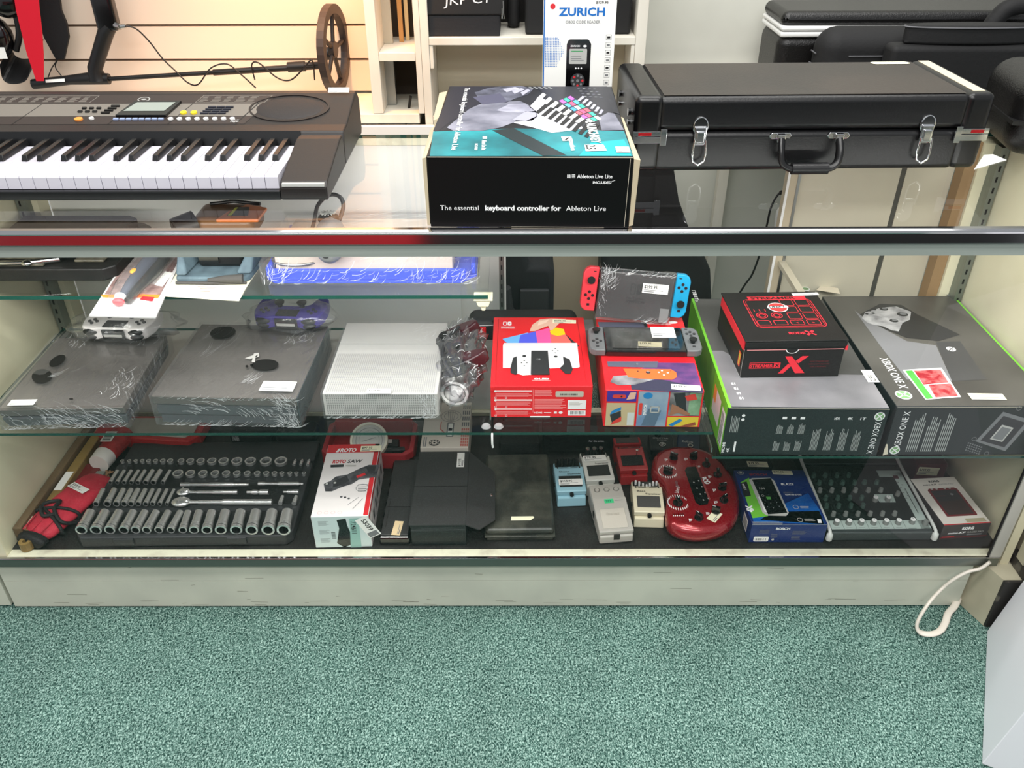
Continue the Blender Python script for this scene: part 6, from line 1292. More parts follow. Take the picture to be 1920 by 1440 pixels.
for x_, y_ in ((640, 932), (647, 933), (654, 935)): a.disc(*f(x_, y_), .0030, SG, 4)
a.line(f(672, 933), f(652, 947), .0012, INKG, 4); a.line(f(680, 935), f(661, 955), .0012, INKG, 4)
for i in range(4): a.arc(.018 + i * .015, .012, .0045, .0006, mat('pale_red_ink', (220, 170, 170), .5), 3)
a.on(front()); f2 = mapper(t, front()); SA = mat('box_seafoam', (206, 222, 220), .5); a.rect(.001, .001, .127, .093, SA, 0)
for j in range(3): a.lines(.014, .016 + j * .026, .038, .030 + j * .026, 7, INKG, 1, .3, .3)
ppoly(a, f2, [(631, 975), (648, 972), (651, 985), (658, 1000), (660, 1020), (646, 1026), (632, 1018), (636, 990)], SBLACK, 2)
ppoly(a, f2, [(655, 972), (672, 971), (678, 1026), (658, 1027)], mat('label_sea_green', (150, 192, 182), .5), 3); u_, v_ = f2(657, 976); a.text('724611', u_, v_ - .002, .011, INKK, wd=.036, k=4, rot=-PI / 2, bold=.01)
c_ = f2(683, 985); a.M = front() @ Matrix.Translation((c_[0] - .006, c_[1] + .016, 0)) @ Matrix.Rotation(R(-62), 4, 'Z'); a.rect(-.006, -.012, .056, .018, PAPER, 5); a.text('53039', .0, -.0, .011, INKK, wd=.036, k=6, bold=.02); a.rect(.040, -.010, .054, .014, INKG, 6)
a.on(front()); 
for i in range(8): a.rect(.040, .046 - i * .0026, .049, .046 - i * .0026 + random.uniform(.0008, .0016), INKK, 2)
a.on(right(.128)); a.rect(.001, .001, .261, .093, SAWW, 0)
for i in range(6): a.frame(.012 + i * .040, .012, .042 + i * .040, .080, .0016, SGD, 1); a.rect(.018 + i * .040, .025, .036 + i * .040, .055, SG, 1)
a.rect(.001, .082, .261, .093, SR, 2); a.build('printed_artwork', t)
s_ = f(676, 845); sticker(t, rot_face(top(h + .0018), R(0), s_[0], s_[1] - .006), .050, .022, '$97.95', CREAM)
# ---- red gauge case
GR = mat('case_dark_red', (158, 28, 40), .4); t = thing('gauge_case', 'open dark red plastic case holding a round gauge, behind the saw box', 'case', (-.492, .312, zd + .0003))
m = MB(GR); ol = [(.0, .02), (.02, 0), (.215, 0), (.235, .02), (.235, .135), (.22, .15), (.015, .15), (0, .135)]
m.prism(ol, 0, .010); n = len(ol)
ins = [(.012 + (x - 0) * (.211 / .235), .010 + y * (.130 / .15)) for x, y in ol]
vs = [(x, y, .0102) for x, y in ol] + [(x, y, .044) for x, y in ol] + [(x, y, .044) for x, y in ins] + [(x, y, .0102) for x, y in ins]
m.add(vs, [(k * n + i, k * n + (i + 1) % n, (k + 1) * n + (i + 1) % n, (k + 1) * n + i) for k in range(3) for i in range(n)]); m.build('case_shell', t, bevel=.002)
m = MB(GR).box(.018, .125, .0105, .222, .138, .060); m.build('rear_shelf', t)
gd = thing('pressure_gauge', 'round cream-rimmed gauge lying tilted in the dark red case', 'gauge', tuple(W(692, 826, zd + .062)), 0, None, (R(34), 0, 0))
m = MB(mat('gauge_rim', (222, 218, 200), .35)).ring((0, 0, -.010), .048, .042, .016, 40); m.build('rim', gd)
m = MB(mat('gauge_dial', (196, 196, 190), .3)).cyl((0, 0, -.012), (0, 0, 0), .0425, .0425, 36); o = m.build('dial', gd)
a = Art().on(top(.0002)); a.arc(0, 0, .034, .0012, INKG, 1, R(-40), R(220)); a.arc(0, 0, .026, .0006, INKG, 1, R(-40), R(220)); a.line((-.018, -.003), (.016, .008), .0012, INKG, 2); a.lines(-.014, -.020, .014, -.010, 3, INKG, 1, .3); a.build('dial_marks', o)
m = MB(BLACK).tube(spl([Vector((.030, -.02, -.025)), Vector((.055, -.015, -.035)), Vector((.085, -.01, -.045))]), .009, 8); m.build('hose', gd)
o = MB(BLACK).box(0, 0, 0, .045, .03, .026).build('gauge_fitting', loc=(-.345, .362, zd + .011), bevel=.003); MB(CHROMED).box(.006, .006, .0262, .028, .022, .030).build('metal_tip', o); props(o, 'black fitting with a metal tip in the right half of the dark red case', 'fitting')
# ---- timing light box
t = carton('timing_light_box', 'white retail box with a line drawing of a lamp, behind the black folder box', 'box', (-.236, .308, zd + .0003), 0, .121, .20, .071, mat('box_old_white', (216, 208, 196), .5))
h = .071; f = mapper(t, top(h)); a = Art().on(top(h)); P = lambda pts, m, k=2: ppoly(a, f, pts, m, k); c_ = (.034, .020)
for r_ in (.0125, .0085): a.arc(*c_, r_, .0016, INKK, 1)
for i in range(8): a.disc(c_[0] + .0105 * math.cos(i * PI / 4), c_[1] + .0105 * math.sin(i * PI / 4), .0018, INKK, 2, n=8)
a.disc(*c_, .003, INKK, 2)
for i in range(4): 
    for j in range(6): a.rect(.100 + i * .0052, .006 + j * .013, .104 + i * .0052, .016 + j * .013, mat('print_brick', (200, 110, 100), .5), 1)
for i in range(4): 
    for j in range(4): a.rect(.100 + i * .0052, .090 + j * .026, .103 + i * .0052, .108 + j * .026, INKG, 1)
a.rect(.006, .004, .0085, .044, INKG, 1); a.rect(.011, .004, .0135, .044, INKG, 1)
m__ = INKK; a.rect(.062, .045, .080, .105, INKG, 1); a.rect(.065, .048, .077, .102, PAPER, 2); a.rect(.066, .070, .076, .082, INKK, 3); a.arc(.070, .135, .026, .0010, INKG, 2); a.arc(.070, .135, .018, .0010, INKG, 2)
for i in range(4): a.line((.066 + i * .003, .105), (.060 + i * .007, .160), .0008, INKG, 3)
a.line((.058, .060), (.044, .080), .0030, mat('print_brick', (200, 110, 100), .5), 2); a.line((.044, .080), (.046, .110), .0022, mat('print_brick', (200, 110, 100), .5), 2)
a.build('printed_artwork', t)
# ---- flat black case, folder box, black tool case
CP = mat('charcoal_card', (48, 48, 48), .5, bump=(60, .06)); CPD = mat('card_black_front', (12, 22, 24), .45)
t = carton('flat_case', 'narrow flat black case with a cream sticker right of the saw box', 'case', (-.308, .036, zd + .0003), 0, .070, .300, .024, SBLACK, bev=.004)
MB(CP).box(.004, .006, .0245, .066, .28, .0275).build('lid_panel', t, bevel=.002); MB(MBLACK).box(.008, .10, .0277, .062, .1015, .0281).box(.012, .03, .0277, .0128, .13, .0281).build('lid_grooves', t)
f = mapper(t, top(.0275)); s_ = f(733, 1004); sticker(t, rot_face(top(.0277), R(85), s_[0] + .020, s_[1] + .0), .046, .020, None, mat('tan_sticker', (222, 198, 156), .6))
t = carton('folder_box', 'charcoal folding card box with a pointed flap and press stud', 'box', (-.2335, .036, zd + .0003), .7, .124, .262, .063, CPD)
m = MB(CP).prism([(-.003, -.004), (.124, -.004), (.124, .262), (.0, .262)], .0634, .066); m.build('lid_panel', t)
m = MB(CP).add([(.1245, -.004, .0634), (.1245, .262, .0634), (.188, .195, .050), (.190, .150, .048), (.190, .030, .046), (.155, -.010, .054), (.1245, -.004, .0660), (.1245, .262, .0660), (.188, .195, .0526), (.190, .150, .0506), (.190, .030, .0486), (.155, -.010, .0566)], [(0, 1, 2, 3, 4, 5), (11, 10, 9, 8, 7, 6), (0, 5, 11, 6), (5, 4, 10, 11), (4, 3, 9, 10), (3, 2, 8, 9), (2, 1, 7, 8), (1, 0, 6, 7)]); m.build('side_flap', t)
MB(MBLACK).box(-.002, .128, .0661, .124, .1295, .0664).build('crease', t)
MB(CHROMED).ell((.180, .112, .0525), .005, .005, .0015).build('press_stud', t)
f = mapper(t, top(.066)); s_ = f(856, 876); sticker(t, rot_face(top(.0662), R(90), s_[0] + .018, s_[1] + .0), .056, .018, '$118.95')
BC = mat('scuffed_black_case', (44, 46, 42), .38, var=(16, (84, 84, 74), .30, .62), bump=(90, .15))
t = thing('tool_case', 'scuffed black blow-moulded case with a blank cream sticker, left of the pale blue pedal', 'tool case', (-.066, .046, zd + .0003), R(.9))
MB(BC).box(.002, .004, 0, .156, .285, .012).build('case_base', t, bevel=.004); MB(BC).box(-.002, 0, .0125, .160, .288, .0165).build('case_lip', t, bevel=.0015); MB(BC).box(0, .004, .017, .158, .286, .034).build('case_lid', t, bevel=.009, seg=4)
m = MB(BC); m.box(.060, .10, .0342, .0625, .235, .0352); m.box(.098, .10, .0342, .1005, .235, .0352); m.box(.015, .135, .0342, .145, .136, .0346); m.build('lid_ribs', t)
f = mapper(t, top(.034)); s_ = f(958, 977); a = Art().on(top(.0350)); a.poly([(s_[0], s_[1]), (s_[0] + .045, s_[1]), (s_[0] + .054, s_[1] + .009), (s_[0] + .052, s_[1] + .014), (s_[0] + .001, s_[1] + .014)], CREAM, 1); a.build('price_sticker', t)
# ---- boxes behind the pedals
t = carton('slogan_box', 'black box printed For the artist. behind the guitar pedals', 'box', (.075, .385, zd + .0003), 0, .225, .075, .052, MBLACK); a = Art().on(front()); f = mapper(t, front()); u_, v_ = f(1104, 829); a.text('For the artist.', u_, max(.03, v_), .0055, INKW, wd=.040, k=2, bold=.02); a.build('printed_slogan', t)
o = MB(MBLACK).box(0, 0, 0, .10, .10, .055).build('black_carton', loc=(-.035, .345, zd + .0003), bevel=.002); props(o, 'plain black carton behind the scuffed black case', 'box')
# ---- effect pedals
def pedal(label, x, y, rz, col, dark, knobs=0, sliders=0, txt=(), pad=None, ptag=None, w_=.070, d=.125, padtext=None, inv=False, tw=BLACK, tagpos=(.002, .074)):
    t = thing('effect_pedal', label, 'effect pedal', (x, y, zd + .0004), R(rz), 'guitar effect pedals on the deck')
    m = MB(col).add([(0, 0, 0), (w_, 0, 0), (w_, d, 0), (0, d, 0), (0.001, .003, .026), (w_ - .001, .003, .026), (w_ - .001, d, .036), (0.001, d, .036)], [(0, 3, 2, 1), (4, 5, 6, 7), (0, 1, 5, 4), (1, 2, 6, 5), (2, 3, 7, 6), (3, 0, 4, 7)]); m.build('pedal_body', t, bevel=.0025)
    m = MB(dark).box(.004, .090, .0335, w_ - .004, d - .004, .0395); m.build('control_panel', t, bevel=.001)
    m = MB(col).add([(-.001, .010, .0272), (w_ + .001, .010, .0272), (w_ + .001, .094, .036), (-.001, .094, .036), (-.001, .008, .042), (w_ + .001, .008, .042), (w_ + .001, .092, .050), (-.001, .092, .050)], [(0, 3, 2, 1), (4, 5, 6, 7), (0, 1, 5, 4), (1, 2, 6, 5), (2, 3, 7, 6), (3, 0, 4, 7)]); pp = m.build('treadle', t, bevel=.003, seg=3)
    FM = face((0, .008, .0422), (1, 0, 0), (0, .084, .008))
    m = MB(pad or BLACK); m.M = FM; m.box(.008, .014, .0004, w_ - .008, .050, .0022); rp = m.build('rubber_pad', pp, bevel=.001)
    a = Art().on(FM); yy = .064
    for k, (s_, wd, hh) in enumerate(txt): a.text(s_, .030 if k else .010, yy - k * .0085, hh, INKK if not inv else INKW, wd=wd, k=2, bold=.01)
    a.rect(.006, .077, w_ - .006, .0776, INKK, 1)
    for k in range(2): a.disc(.008 + k * (w_ - .016), .0795, .0022, INKK, 2, n=10); a.rect(.014 + k * .026, .0785, .032 + k * .026, .0800, INKK, 1)
    a.build('lettering', pp)
    if padtext: 
        a = Art().on(FM @ Matrix.Translation((0, 0, .0022))); a.text(padtext, w_ / 2, .040, .0042, DGREY, wd=.030, k=1, align='c', bold=.02); a.build('pad_lettering', rp)
    m = MB(tw).cyl((w_ / 2, .012, .034), (w_ / 2, .002, .034), .0052, .0048, 18); m.build('thumb_screw', pp)
    for k in range(knobs):
        kx = w_ * (k + 1) / (knobs + 1) if knobs != 3 else w_ * (.26 + .24 * k); m = MB(BLACK).cyl((kx, .108, .039), (kx, .108, .062), .0066, .0058, 14); kn = m.build('knob', t); MB(CHROMED if knobs == 3 else BLACK).cyl((kx, .108, .0622), (kx, .108, .0640), .0058, .0052, 14).build('knob_cap', kn)
    for k in range(sliders):
        kx = .010 + k * (w_ - .020) / (sliders - 1); yv = (.0, -.004, -.010, -.014, -.010, -.002, .0)[k % 7]; m = MB(WHITE).box(kx - .0022, .106 + yv, .0395, kx + .0022, .113 + yv, .050); m.build('slider', t, bevel=.0008)
    MB(BLACK).cyl((-.0018, .062, .018), (.0, .062, .018), .0055, .0055, 14).cyl((w_, .062, .018), (w_ + .0018, .062, .018), .0055, .0055, 14).build('jack', t)
    if ptag: sticker(pp, FM @ Matrix.Translation((tagpos[0], tagpos[1], .0026)), .058, .020, ptag)
    return t
SKYB = mat('pedal_pale_blue', (150, 194, 208), .4); WHP = mat('pedal_white', (214, 214, 206), .4); CRP = mat('pedal_cream', (222, 214, 186), .4); REDP = mat('pedal_red', (160, 30, 36), .35)
pedal('pale blue effect pedal with black knobs', .1035, .165, 3, SKYB, SBLACK, 4, 0, (('Chorus', .026, .0052), ('Ensemble', .032, .0045)), None, '$113.95', tagpos=(.006, .018))
pedal('white effect pedal with three silver-capped knobs behind the pale grey pedal', .1765, .205, 5, WHP, SBLACK, 3, 0, (('', .01, .004), ('Suppressor', .034, .0045)), None, '$79.95', tagpos=(.003, .064))
pedal('cream effect pedal with a row of white sliders, left of the red kidney-shaped unit', .279, .094, -2.5, CRP, SBLACK, 0, 7, (('Bass', .020, .0052), ('Equalizer', .036, .0050)), mat('rubber_grey', (70, 68, 66), .6))
t = pedal('deep red effect pedal with a silver toggle, behind the cream pedal', .263, .245, 3.5, REDP, MBLACK, 0, 0, (), MBLACK)
# extra rear plate of the red pedal
m = MB(REDP).box(.0, .100, .0405, .070, .128, .052); o = m.build('rear_housing', t, bevel=.002); MB(mat('grey_brown_plate', (66, 56, 54), .5)).box(.006, .104, .0522, .064, .126, .0530).build('name_plate', o)
m = MB(CHROMED).cyl((.050, .060, .046), (.050, .060, .062), .0014, .0014, 8).ell((.050, .060, .063), .004, .004, .0016); m.build('toggle', t)
# grey pedal
PGY = mat('pedal_warm_grey', (178, 174, 166), .4)
t = thing('effect_pedal', 'warm grey effect pedal with three round buttons and a green sticker, frontmost of the pedals', 'effect pedal', (.1945, .038, zd + .0004), R(6), 'guitar effect pedals on the deck')
w_, d = .078, .150
def wedge(m, x0, y0, x1, y1, z0, z1, z2, z3, mm=None): return m.add([(x0, y0, z0), (x1, y0, z0), (x1, y1, z2), (x0, y1, z2), (x0, y0, z1), (x1, y0, z1), (x1, y1, z3), (x0, y1, z3)], [(0, 3, 2, 1), (4, 5, 6, 7), (0, 1, 5, 4), (1, 2, 6, 5), (2, 3, 7, 6), (3, 0, 4, 7)], mm)
wedge(MB(PGY), 0, 0, w_, d, 0, .022, 0, .046).build('pedal_body', t, bevel=.004, seg=3)
m = wedge(MB(PGY), -.001, .004, w_ + .001, .100, .0235, .034, .040, .052); pp = m.build('treadle', t, bevel=.003, seg=3)
m = wedge(MB(mat('pedal_grey_plate', (196, 190, 178), .4)), .010, .012, w_ - .010, .066, .0355, .0375, .0455, .0475); m.build('raised_plate', pp, bevel=.0015)
m = wedge(MB(PGY), 0, .1005, w_, d - .001, .0455, .0495, .0465, .0505); m.build('button_deck', t, bevel=.002)
for k in range(3): MB(CHROMED).ring((.016 + k * .023, .128, .0502), .0072, .0055, .002, 20).build('button_ring', t); MB(PGY).cyl((.016 + k * .023, .128, .0502), (.016 + k * .023, .128, .0535), .0054, .005, 18).build('button', t)
MB(BLACK).box(.032, -.0012, .012, .046, .0008, .027).build('front_notch', t); MB(BLACK).box(-.0015, .070, .016, -.0002, .082, .030).build('side_notch', t)
FM = face((0, .004, .0342), (1, 0, 0), (0, .096, .018)); a = Art().on(FM); a.rect(.026, .080, .048, .092, mat('sticker_green', (60, 196, 130), .5), 2); a.text('357', .029, .083, .005, mat('dark_green_ink', (30, 110, 80), .5), wd=.014, k=3, bold=.03); a.text('COMPRESSOR', .052, .086, .002, INKG, wd=.02, k=2) if 0 else a.rect(.051, .086, .068, .0872, INKG, 2); a.text('Ibanez', .024, .044, .008, mat('embossed_grey', (178, 172, 160), .5), wd=.030, k=14, bold=.02); a.build('lettering', pp)
# small dark pedals at the back
NVP = mat('pedal_navy', (24, 40, 66), .35); MBP = mat('pedal_black', (20, 22, 26), .3)
t = thing('effect_pedal', 'small black effect pedal with silver lettering behind the red kidney-shaped unit', 'effect pedal', (.350, .345, zd + .0004), R(-3)); MB(MBP).box(0, 0, 0, .062, .070, .036).build('pedal_body', t, bevel=.003); a = Art().on(top(.036)); a.text('SPECTRA', .010, .046, .005, LGREY, wd=.040, k=1); a.text('COMP', .020, .038, .005, LGREY, wd=.026, k=1); a.build('lettering', t)
MB(SBLACK).cyl((.024, .060, .0362), (.024, .060, .048), .008, .007, 18).build('knob', t); MB(CHROMED).ring((.032, .018, .0362), .009, .006, .004, 20).cyl((.032, .018, .0362), (.032, .018, .043), .0055, .005, 16).build('foot_switch', t)
t = thing('effect_pedal', 'small navy blue effect pedal right of the black one with silver lettering', 'effect pedal', (.418, .350, zd + .0004), R(-12)); MB(NVP).box(0, 0, 0, .058, .075, .038).build('pedal_body', t, bevel=.003); a = Art().on(top(.038)); a.text('Ldcm', .012, .026, .009, LGREY, wd=.028, k=1, shear=.3); a.build('lettering', t); MB(CHROMED).cyl((.022, .060, .0382), (.022, .060, .046), .006, .005, 14).build('knob', t); MB(CHROMED).ring((.034, .012, .0382), .007, .005, .003, 18).build('foot_switch', t)
# ---- red kidney-shaped effects unit
ROUGE = mat('metallic_red', (150, 16, 30), .22, .35, coat=.6, bump=(300, .05))
kp_ = [(1221, 874), (1226, 860), (1239, 850), (1262, 844), (1290, 844), (1320, 850), (1347, 866), (1370, 892), (1383, 922), (1386, 955), (1377, 982), (1351, 1000), (1312, 1007), (1278, 1003), (1254, 991), (1246, 968), (1248, 942), (1243, 922), (1229, 905), (1221, 890)]
zc = zd + .028; pw_ = [W(x, y, zc) for x, y in kp_]; cn = Vector((sum(p.x for p in pw_) / len(pw_), sum(p.y for p in pw_) / len(pw_), zd + .0004))
t = thing('effects_unit', 'red kidney-shaped guitar effects unit covered in black knobs', 'effects unit', cn)
loc_ = [(p.x - cn.x, p.y - cn.y) for p in pw_]
sm = []
for i in range(len(loc_)):
    p0_, p1_, p2_, p3_ = [Vector(loc_[(i + k) % len(loc_)]) for k in (-1, 0, 1, 2)]
    for k in range(3): t_ = k / 3; sm.append(tuple(.5 * (2 * p1_ + (p2_ - p0_) * t_ + (2 * p0_ - 5 * p1_ + 4 * p2_ - p3_) * t_ ** 2 + (3 * p1_ - p0_ - 3 * p2_ + p3_) * t_ ** 3)))
def scl(pts, k): return [(x * k, y * k) for x, y in pts]
def loft(m, rings, cap=True):
    n = len(rings[0][0]); vs = [(x, y, z_) for pts, z_ in rings for x, y in pts]
    m.add(vs, [(k * n + i, k * n + (i + 1) % n, (k + 1) * n + (i + 1) % n, (k + 1) * n + i) for k in range(len(rings) - 1) for i in range(n)], None, True)
    m.add(vs, [tuple(range(n))[::-1], tuple(range((len(rings) - 1) * n, len(rings) * n))], None, False)
HT = .048
m = MB(ROUGE)
if sum(sm[i][0] * sm[(i + 1) % len(sm)][1] - sm[(i + 1) % len(sm)][0] * sm[i][1] for i in range(len(sm))) < 0: sm = sm[::-1]
loft(m, [(scl(sm, .90), .002), (scl(sm, .97), .008), (scl(sm, 1.0), .020), (scl(sm, .995), .032), (scl(sm, .96), .042), (scl(sm, .90), .047), (scl(sm, .86), HT)]); m.build('unit_shell', t)
f = mapper(t, top(HT)); a = Art().on(top(HT))
ppoly(a, f, [(1284, 882), (1288, 876), (1303, 875), (1308, 880), (1329, 938), (1327, 946), (1312, 948), (1304, 942)], SBLACK, 2)
ppoly(a, f, [(1304, 873), (1307, 872), (1332, 936), (1329, 938)], mat('brushed_rim', (140, 60, 60), .4), 3)
u_, v_ = f(1317, 898); a.text('POD', u_ - .004, v_ + .003, .0135, INKW, wd=.026, k=3, rot=-PI / 2 + .35, bold=.05)
u_, v_ = f(1272, 925); a.text('Line 6', u_, v_, .010, INKW, wd=.024, k=3, rot=PI / 2 - .3); u_, v_ = f(1272, 912); a.text('BASS', u_, v_, .006, INKG, wd=.02, k=3, rot=PI / 2)
for cxp, cyp, r_ in ((1252, 884, .0225), (1271, 942, .0235)):
    c_ = f(cxp, cyp)
    for k in range(26):
        an = 2 * PI * k / 26
        if -.4 < math.sin(an) < .25 and math.cos(an) > 0: continue
        x_ = c_[0] + r_ * math.cos(an); y_ = c_[1] + r_ * math.sin(an); a.rect(x_ - .0009, y_ - .0045, x_ + .0009, y_ + .0035, INKW, 2)
for k in range(12): x_ = f(1262, 966)[0] + (k % 6) * .0045; a.rect(x_, f(1262, 966)[1] - .004 * (k // 6), x_ + .0016, f(1262, 966)[1] + .005, INKW, 2)
kk = [(1263, 857), (1300, 856), (1324, 870), (1345, 889), (1354, 914), (1357, 937), (1342, 958), (1310, 970)]
for x_, y_ in kk:
    u_, v_ = f(x_, y_ + 5)
    for q_ in range(3): a.rect(u_ - .022 + q_ * .0028, v_ - .006 + q_ * .002, u_ - .0204 + q_ * .0028, v_ + .004, INKW, 2)
for i in range(4):
    for j in range(2): u_, v_ = f(1300 + i * 6 + j * 9 - 0, 906 + i * 11 - j * 3); a.text(str(4 - i if 0 else (i + 1 + j)), u_, v_, .004, LGREY, k=4) if 0 else a.rect(u_, v_, u_ + .003, v_ + .004, LGREY, 4)
a.build('panel_print', t)
for x_, y_ in [(1252, 884), (1271, 942)] + kk:
    u_, v_ = f(x_, y_ + 2); big = (x_, y_) in ((1252, 884), (1271, 942)); r_ = .0105 if big else .0092; an = random.uniform(0, 3)
    m = MB(SBLACK).cyl((u_, v_, HT + .0006), (u_, v_, HT + .004), r_ * 1.15, r_ * 1.1, 20); m.M = Matrix.Translation((u_, v_, HT)) @ Matrix.Rotation(an, 4, 'Z'); m.box(-r_, -r_ * .42, .004, r_, r_ * .42, .0165); kn = m.build('knob', t, bevel=.0012)
    m = MB(INKW); m.M = Matrix.Translation((u_, v_, HT)) @ Matrix.Rotation(an, 4, 'Z'); m.box(r_ * .2, -.0006, .0168, r_ * .98, .0006, .0172); m.build('pointer', kn)
u_, v_ = f(1343, 976); sticker(t, rot_face(top(HT + .0008), R(52), u_ - .004, v_ - .008), .036, .022, None, CREAM)
p = WY(1271, 998, .068) - cn; m = MB(CHROMED).ring((0, 0, 0), .006, .004, .003, 18); o = m.build('headphone_jack', t); o.location = (p.x - .0, p.y - .012, .020); o.rotation_euler = (R(90), 0, R(-15))
# ---- tagged black box, laser box
t = carton('black_box', 'black retail box with a cream price tag behind the blue laser box', 'box', (.520, .245, zd + .0003), 0, .115, .10, .058, MBLACK); f = mapper(t, top(.058)); s_ = f(1404, 879); sticker(t, rot_face(top(.0585), R(-3), s_[0], max(.002, s_[1])), .050, .020, '$39.95', CREAM)
BB = mat('laser_box_blue', (18, 42, 104), .4, coat=.15); BB2 = mat('laser_box_bright', (18, 112, 190), .4, var=(9, (20, 70, 150)))
t = carton('laser_measure_box', 'blue and green retail box picturing a black laser measure', 'box', (.536, .044, zd + .0003), -.1, .171, .192, .056, BB)
h = .056; f = mapper(t, top(h)); a = Art().on(top(h)); P = lambda pts, m, k=2: ppoly(a, f, pts, m, k)
GB = mat('laser_green', (110, 190, 60), .45)
P([(1413, 979), (1408, 962), (1450, 960), (1536, 958), (1546, 983)], BB2, 1); P([(1425, 975), (1545, 983), (1536, 955), (1515, 925), (1470, 945)], BB2, 1)
P([(1388, 905), (1404, 896), (1440, 968), (1411, 972)], GB, 2); P([(1388, 906), (1400, 903), (1408, 930), (1395, 932)], INKK, 3); u_, v_ = f(1391, 908); a.text('PROTECT', u_, v_, .005, INKW, wd=.022, k=4, rot=-PI / 2 + .05, bold=.02); u_, v_ = f(1400, 962); a.text('4X', u_ + .017, v_ + .002, .014, INKW, wd=.024, k=4, rot=PI / 2 + .0, bold=.05)
P([(1404, 900), (1410, 897), (1444, 896), (1452, 902), (1479, 962), (1474, 968), (1438, 967), (1430, 962)], LGREY, 4); P([(1410, 900), (1445, 897), (1476, 962), (1440, 965)], SBLACK, 5); P([(1421, 932), (1424, 932), (1437, 960), (1434, 961)], INKW, 6)
u_, v_ = f(1424, 918); a.text('184', u_, v_, .006, LGREY, wd=.013, k=6); a.arc(*f(1430, 930), .003, .0008, LGREY, 6); P([(1436, 932), (1444, 932), (1446, 937), (1438, 937)], mat('tiny_green', (90, 170, 80), .5), 6)
for x_, y_ in ((1434, 945), (1445, 944), (1456, 943), (1439, 951), (1450, 953), (1461, 950)): a.disc(*f(x_, y_), .0014, INKG, 7, n=8)
a.arc(*f(1389, 887), .0075, .001, LGREY, 3, sy=.8); a.rect(f(1389, 887)[0] - .003, f(1389, 887)[1] - .003, f(1389, 887)[0] + .003, f(1389, 887)[1] + .003, LGREY, 3)
u_, v_ = f(1406, 892); a.text('BOSCH', u_, v_, .0075, mat('print_dull_red', (150, 40, 60), .5), wd=.042, k=3, bold=.03); u_, v_ = f(1465, 910); a.text('BLAZE', u_, v_, .0075, INKW, wd=.030, k=3, bold=.02, shear=.1)
u_, v_ = f(1472, 928); a.text('GLM165-27CG', u_, v_ - .002, .0045, INKW, wd=.038, k=3, bold=.02); a.lines(u_ - .002, v_ + .006, u_ + .024, v_ + .012, 2, INKG, 2, .4)
for i, (x_, y_) in enumerate(((1492, 951), (1500, 975))): a.arc(*f(x_, y_), .006, .0012, LGREY, 3); u_, v_ = f(x_ + 9, y_ + 2); a.lines(u_, v_, u_ + .024, v_ + .008, 3, LGREY, 3, .4)
u_, v_ = f(1412, 984); a.lines(u_, v_, u_ + .070, v_ + .012, 3, LGREY, 3, .35); P([(1532, 974), (1539, 974), (1541, 981), (1534, 981)], INKW, 3)
a.on(front()); a.text('BOSCH', .056, .040, .0065, INKW, wd=.032, k=2, bold=.04)
for (u_, v_, w2, n_) in ((.020, .030, .026, 4), (.095, .026, .036, 4), (.048, .016, .020, 3), (.095, .010, .022, 3)): a.lines(u_, v_, u_ + w2, v_ + .012, n_, INKG, 2, .3, .3)
a.rrect(.010, .004, .044, .019, .003, PAPER, 2); a.text('22511', .014, .008, .0055, INKK, wd=.024, k=3, bold=.02); a.disc(.054, .010, .0032, LGREY, 2); a.line((.0, .0555), (.171, .0555), .0008, LGREY, 2)
a.on(left(.192)); a.rect(.13, .006, .165, .040, PAPER, 1)
for i in range(12): a.rect(.134 + i * .0024, .010, .1352 + i * .0024, .036, INKK, 2)
a.rect(.0, .036, .192, .056, mat('laser_edge_green', (84, 150, 50), .5), 0) if 0 else None
a.build('printed_artwork', t)
s_ = f(1449, 889); sticker(t, rot_face(top(h + .0008), R(-3), s_[0], s_[1] - .001), .048, .014, '$79.95', CREAM)
# ---- mixing desk
MXP = mat('mixer_panel_light', (170, 184, 178), .45); MXD = mat('mixer_panel_dark', (26, 34, 32), .4); MXB = mat('mixer_body', (60, 66, 66), .35)
t = thing('audio_mixer', 'small audio mixing desk with rows of grey knobs and pale end cheeks', 'audio mixer', (.716, .048, zd + .0004), R(.4))
w_ = .246
wedge(MB(MXB), .006, 0, w_ - .006, .225, 0, .026, 0, .040).build('mixer_body', t, bevel=.004, seg=3)
wedge(MB(MXD), .008, .2255, w_ - .008, .300, .0, .046, .0, .052).build('connector_deck', t, bevel=.002)
FM = face((0, .006, .0268), (1, 0, 0), (0, .219, .0137)); a = Art().on(FM)
a.rect(.010, .003, w_ - .010, .215, MXD, 4); a.rect(.010, .003, w_ - .010, .030, MXP, 5)
for i in range(1, 7): a.rect(.010 + i * .0285, .003, .0106 + i * .0285, .030, MXD, 6); a.rect(.010 + i * .0285, .030, .0104 + i * .0285, .200, MXB, 6)
a.poly([(.150, .088), (.188, .088), (.190, .115), (.145, .115)], MXP, 5); a.rect(.180, .175, .238, .198, MXP, 5); a.rect(.215, .003, .238, .190, MXP, 5); a.rect(.226, .052, .2275, .135, INKK, 7); a.rect(.214, .168, .226, .180, mat('mixer_maroon', (80, 40, 48), .5), 7)
for i in range(7): a.rect(.216 + (i % 2) * .007, .100 + i * .009, .220 + (i % 2) * .007, .103 + i * .009, INKG, 8)
for i in range(6): a.rect(.016 + i * .0285, .007, .030 + i * .0285, .008, INKG, 7)
a.rect(.186, .004, .204, .0055, INKK, 7); a.rect(.222, .004, .236, .0055, INKK, 7); a.build('panel_print', t)
KG = mat('knob_grey', (120, 124, 120), .5); KGD = mat('knob_dark_green', (62, 84, 76), .5)
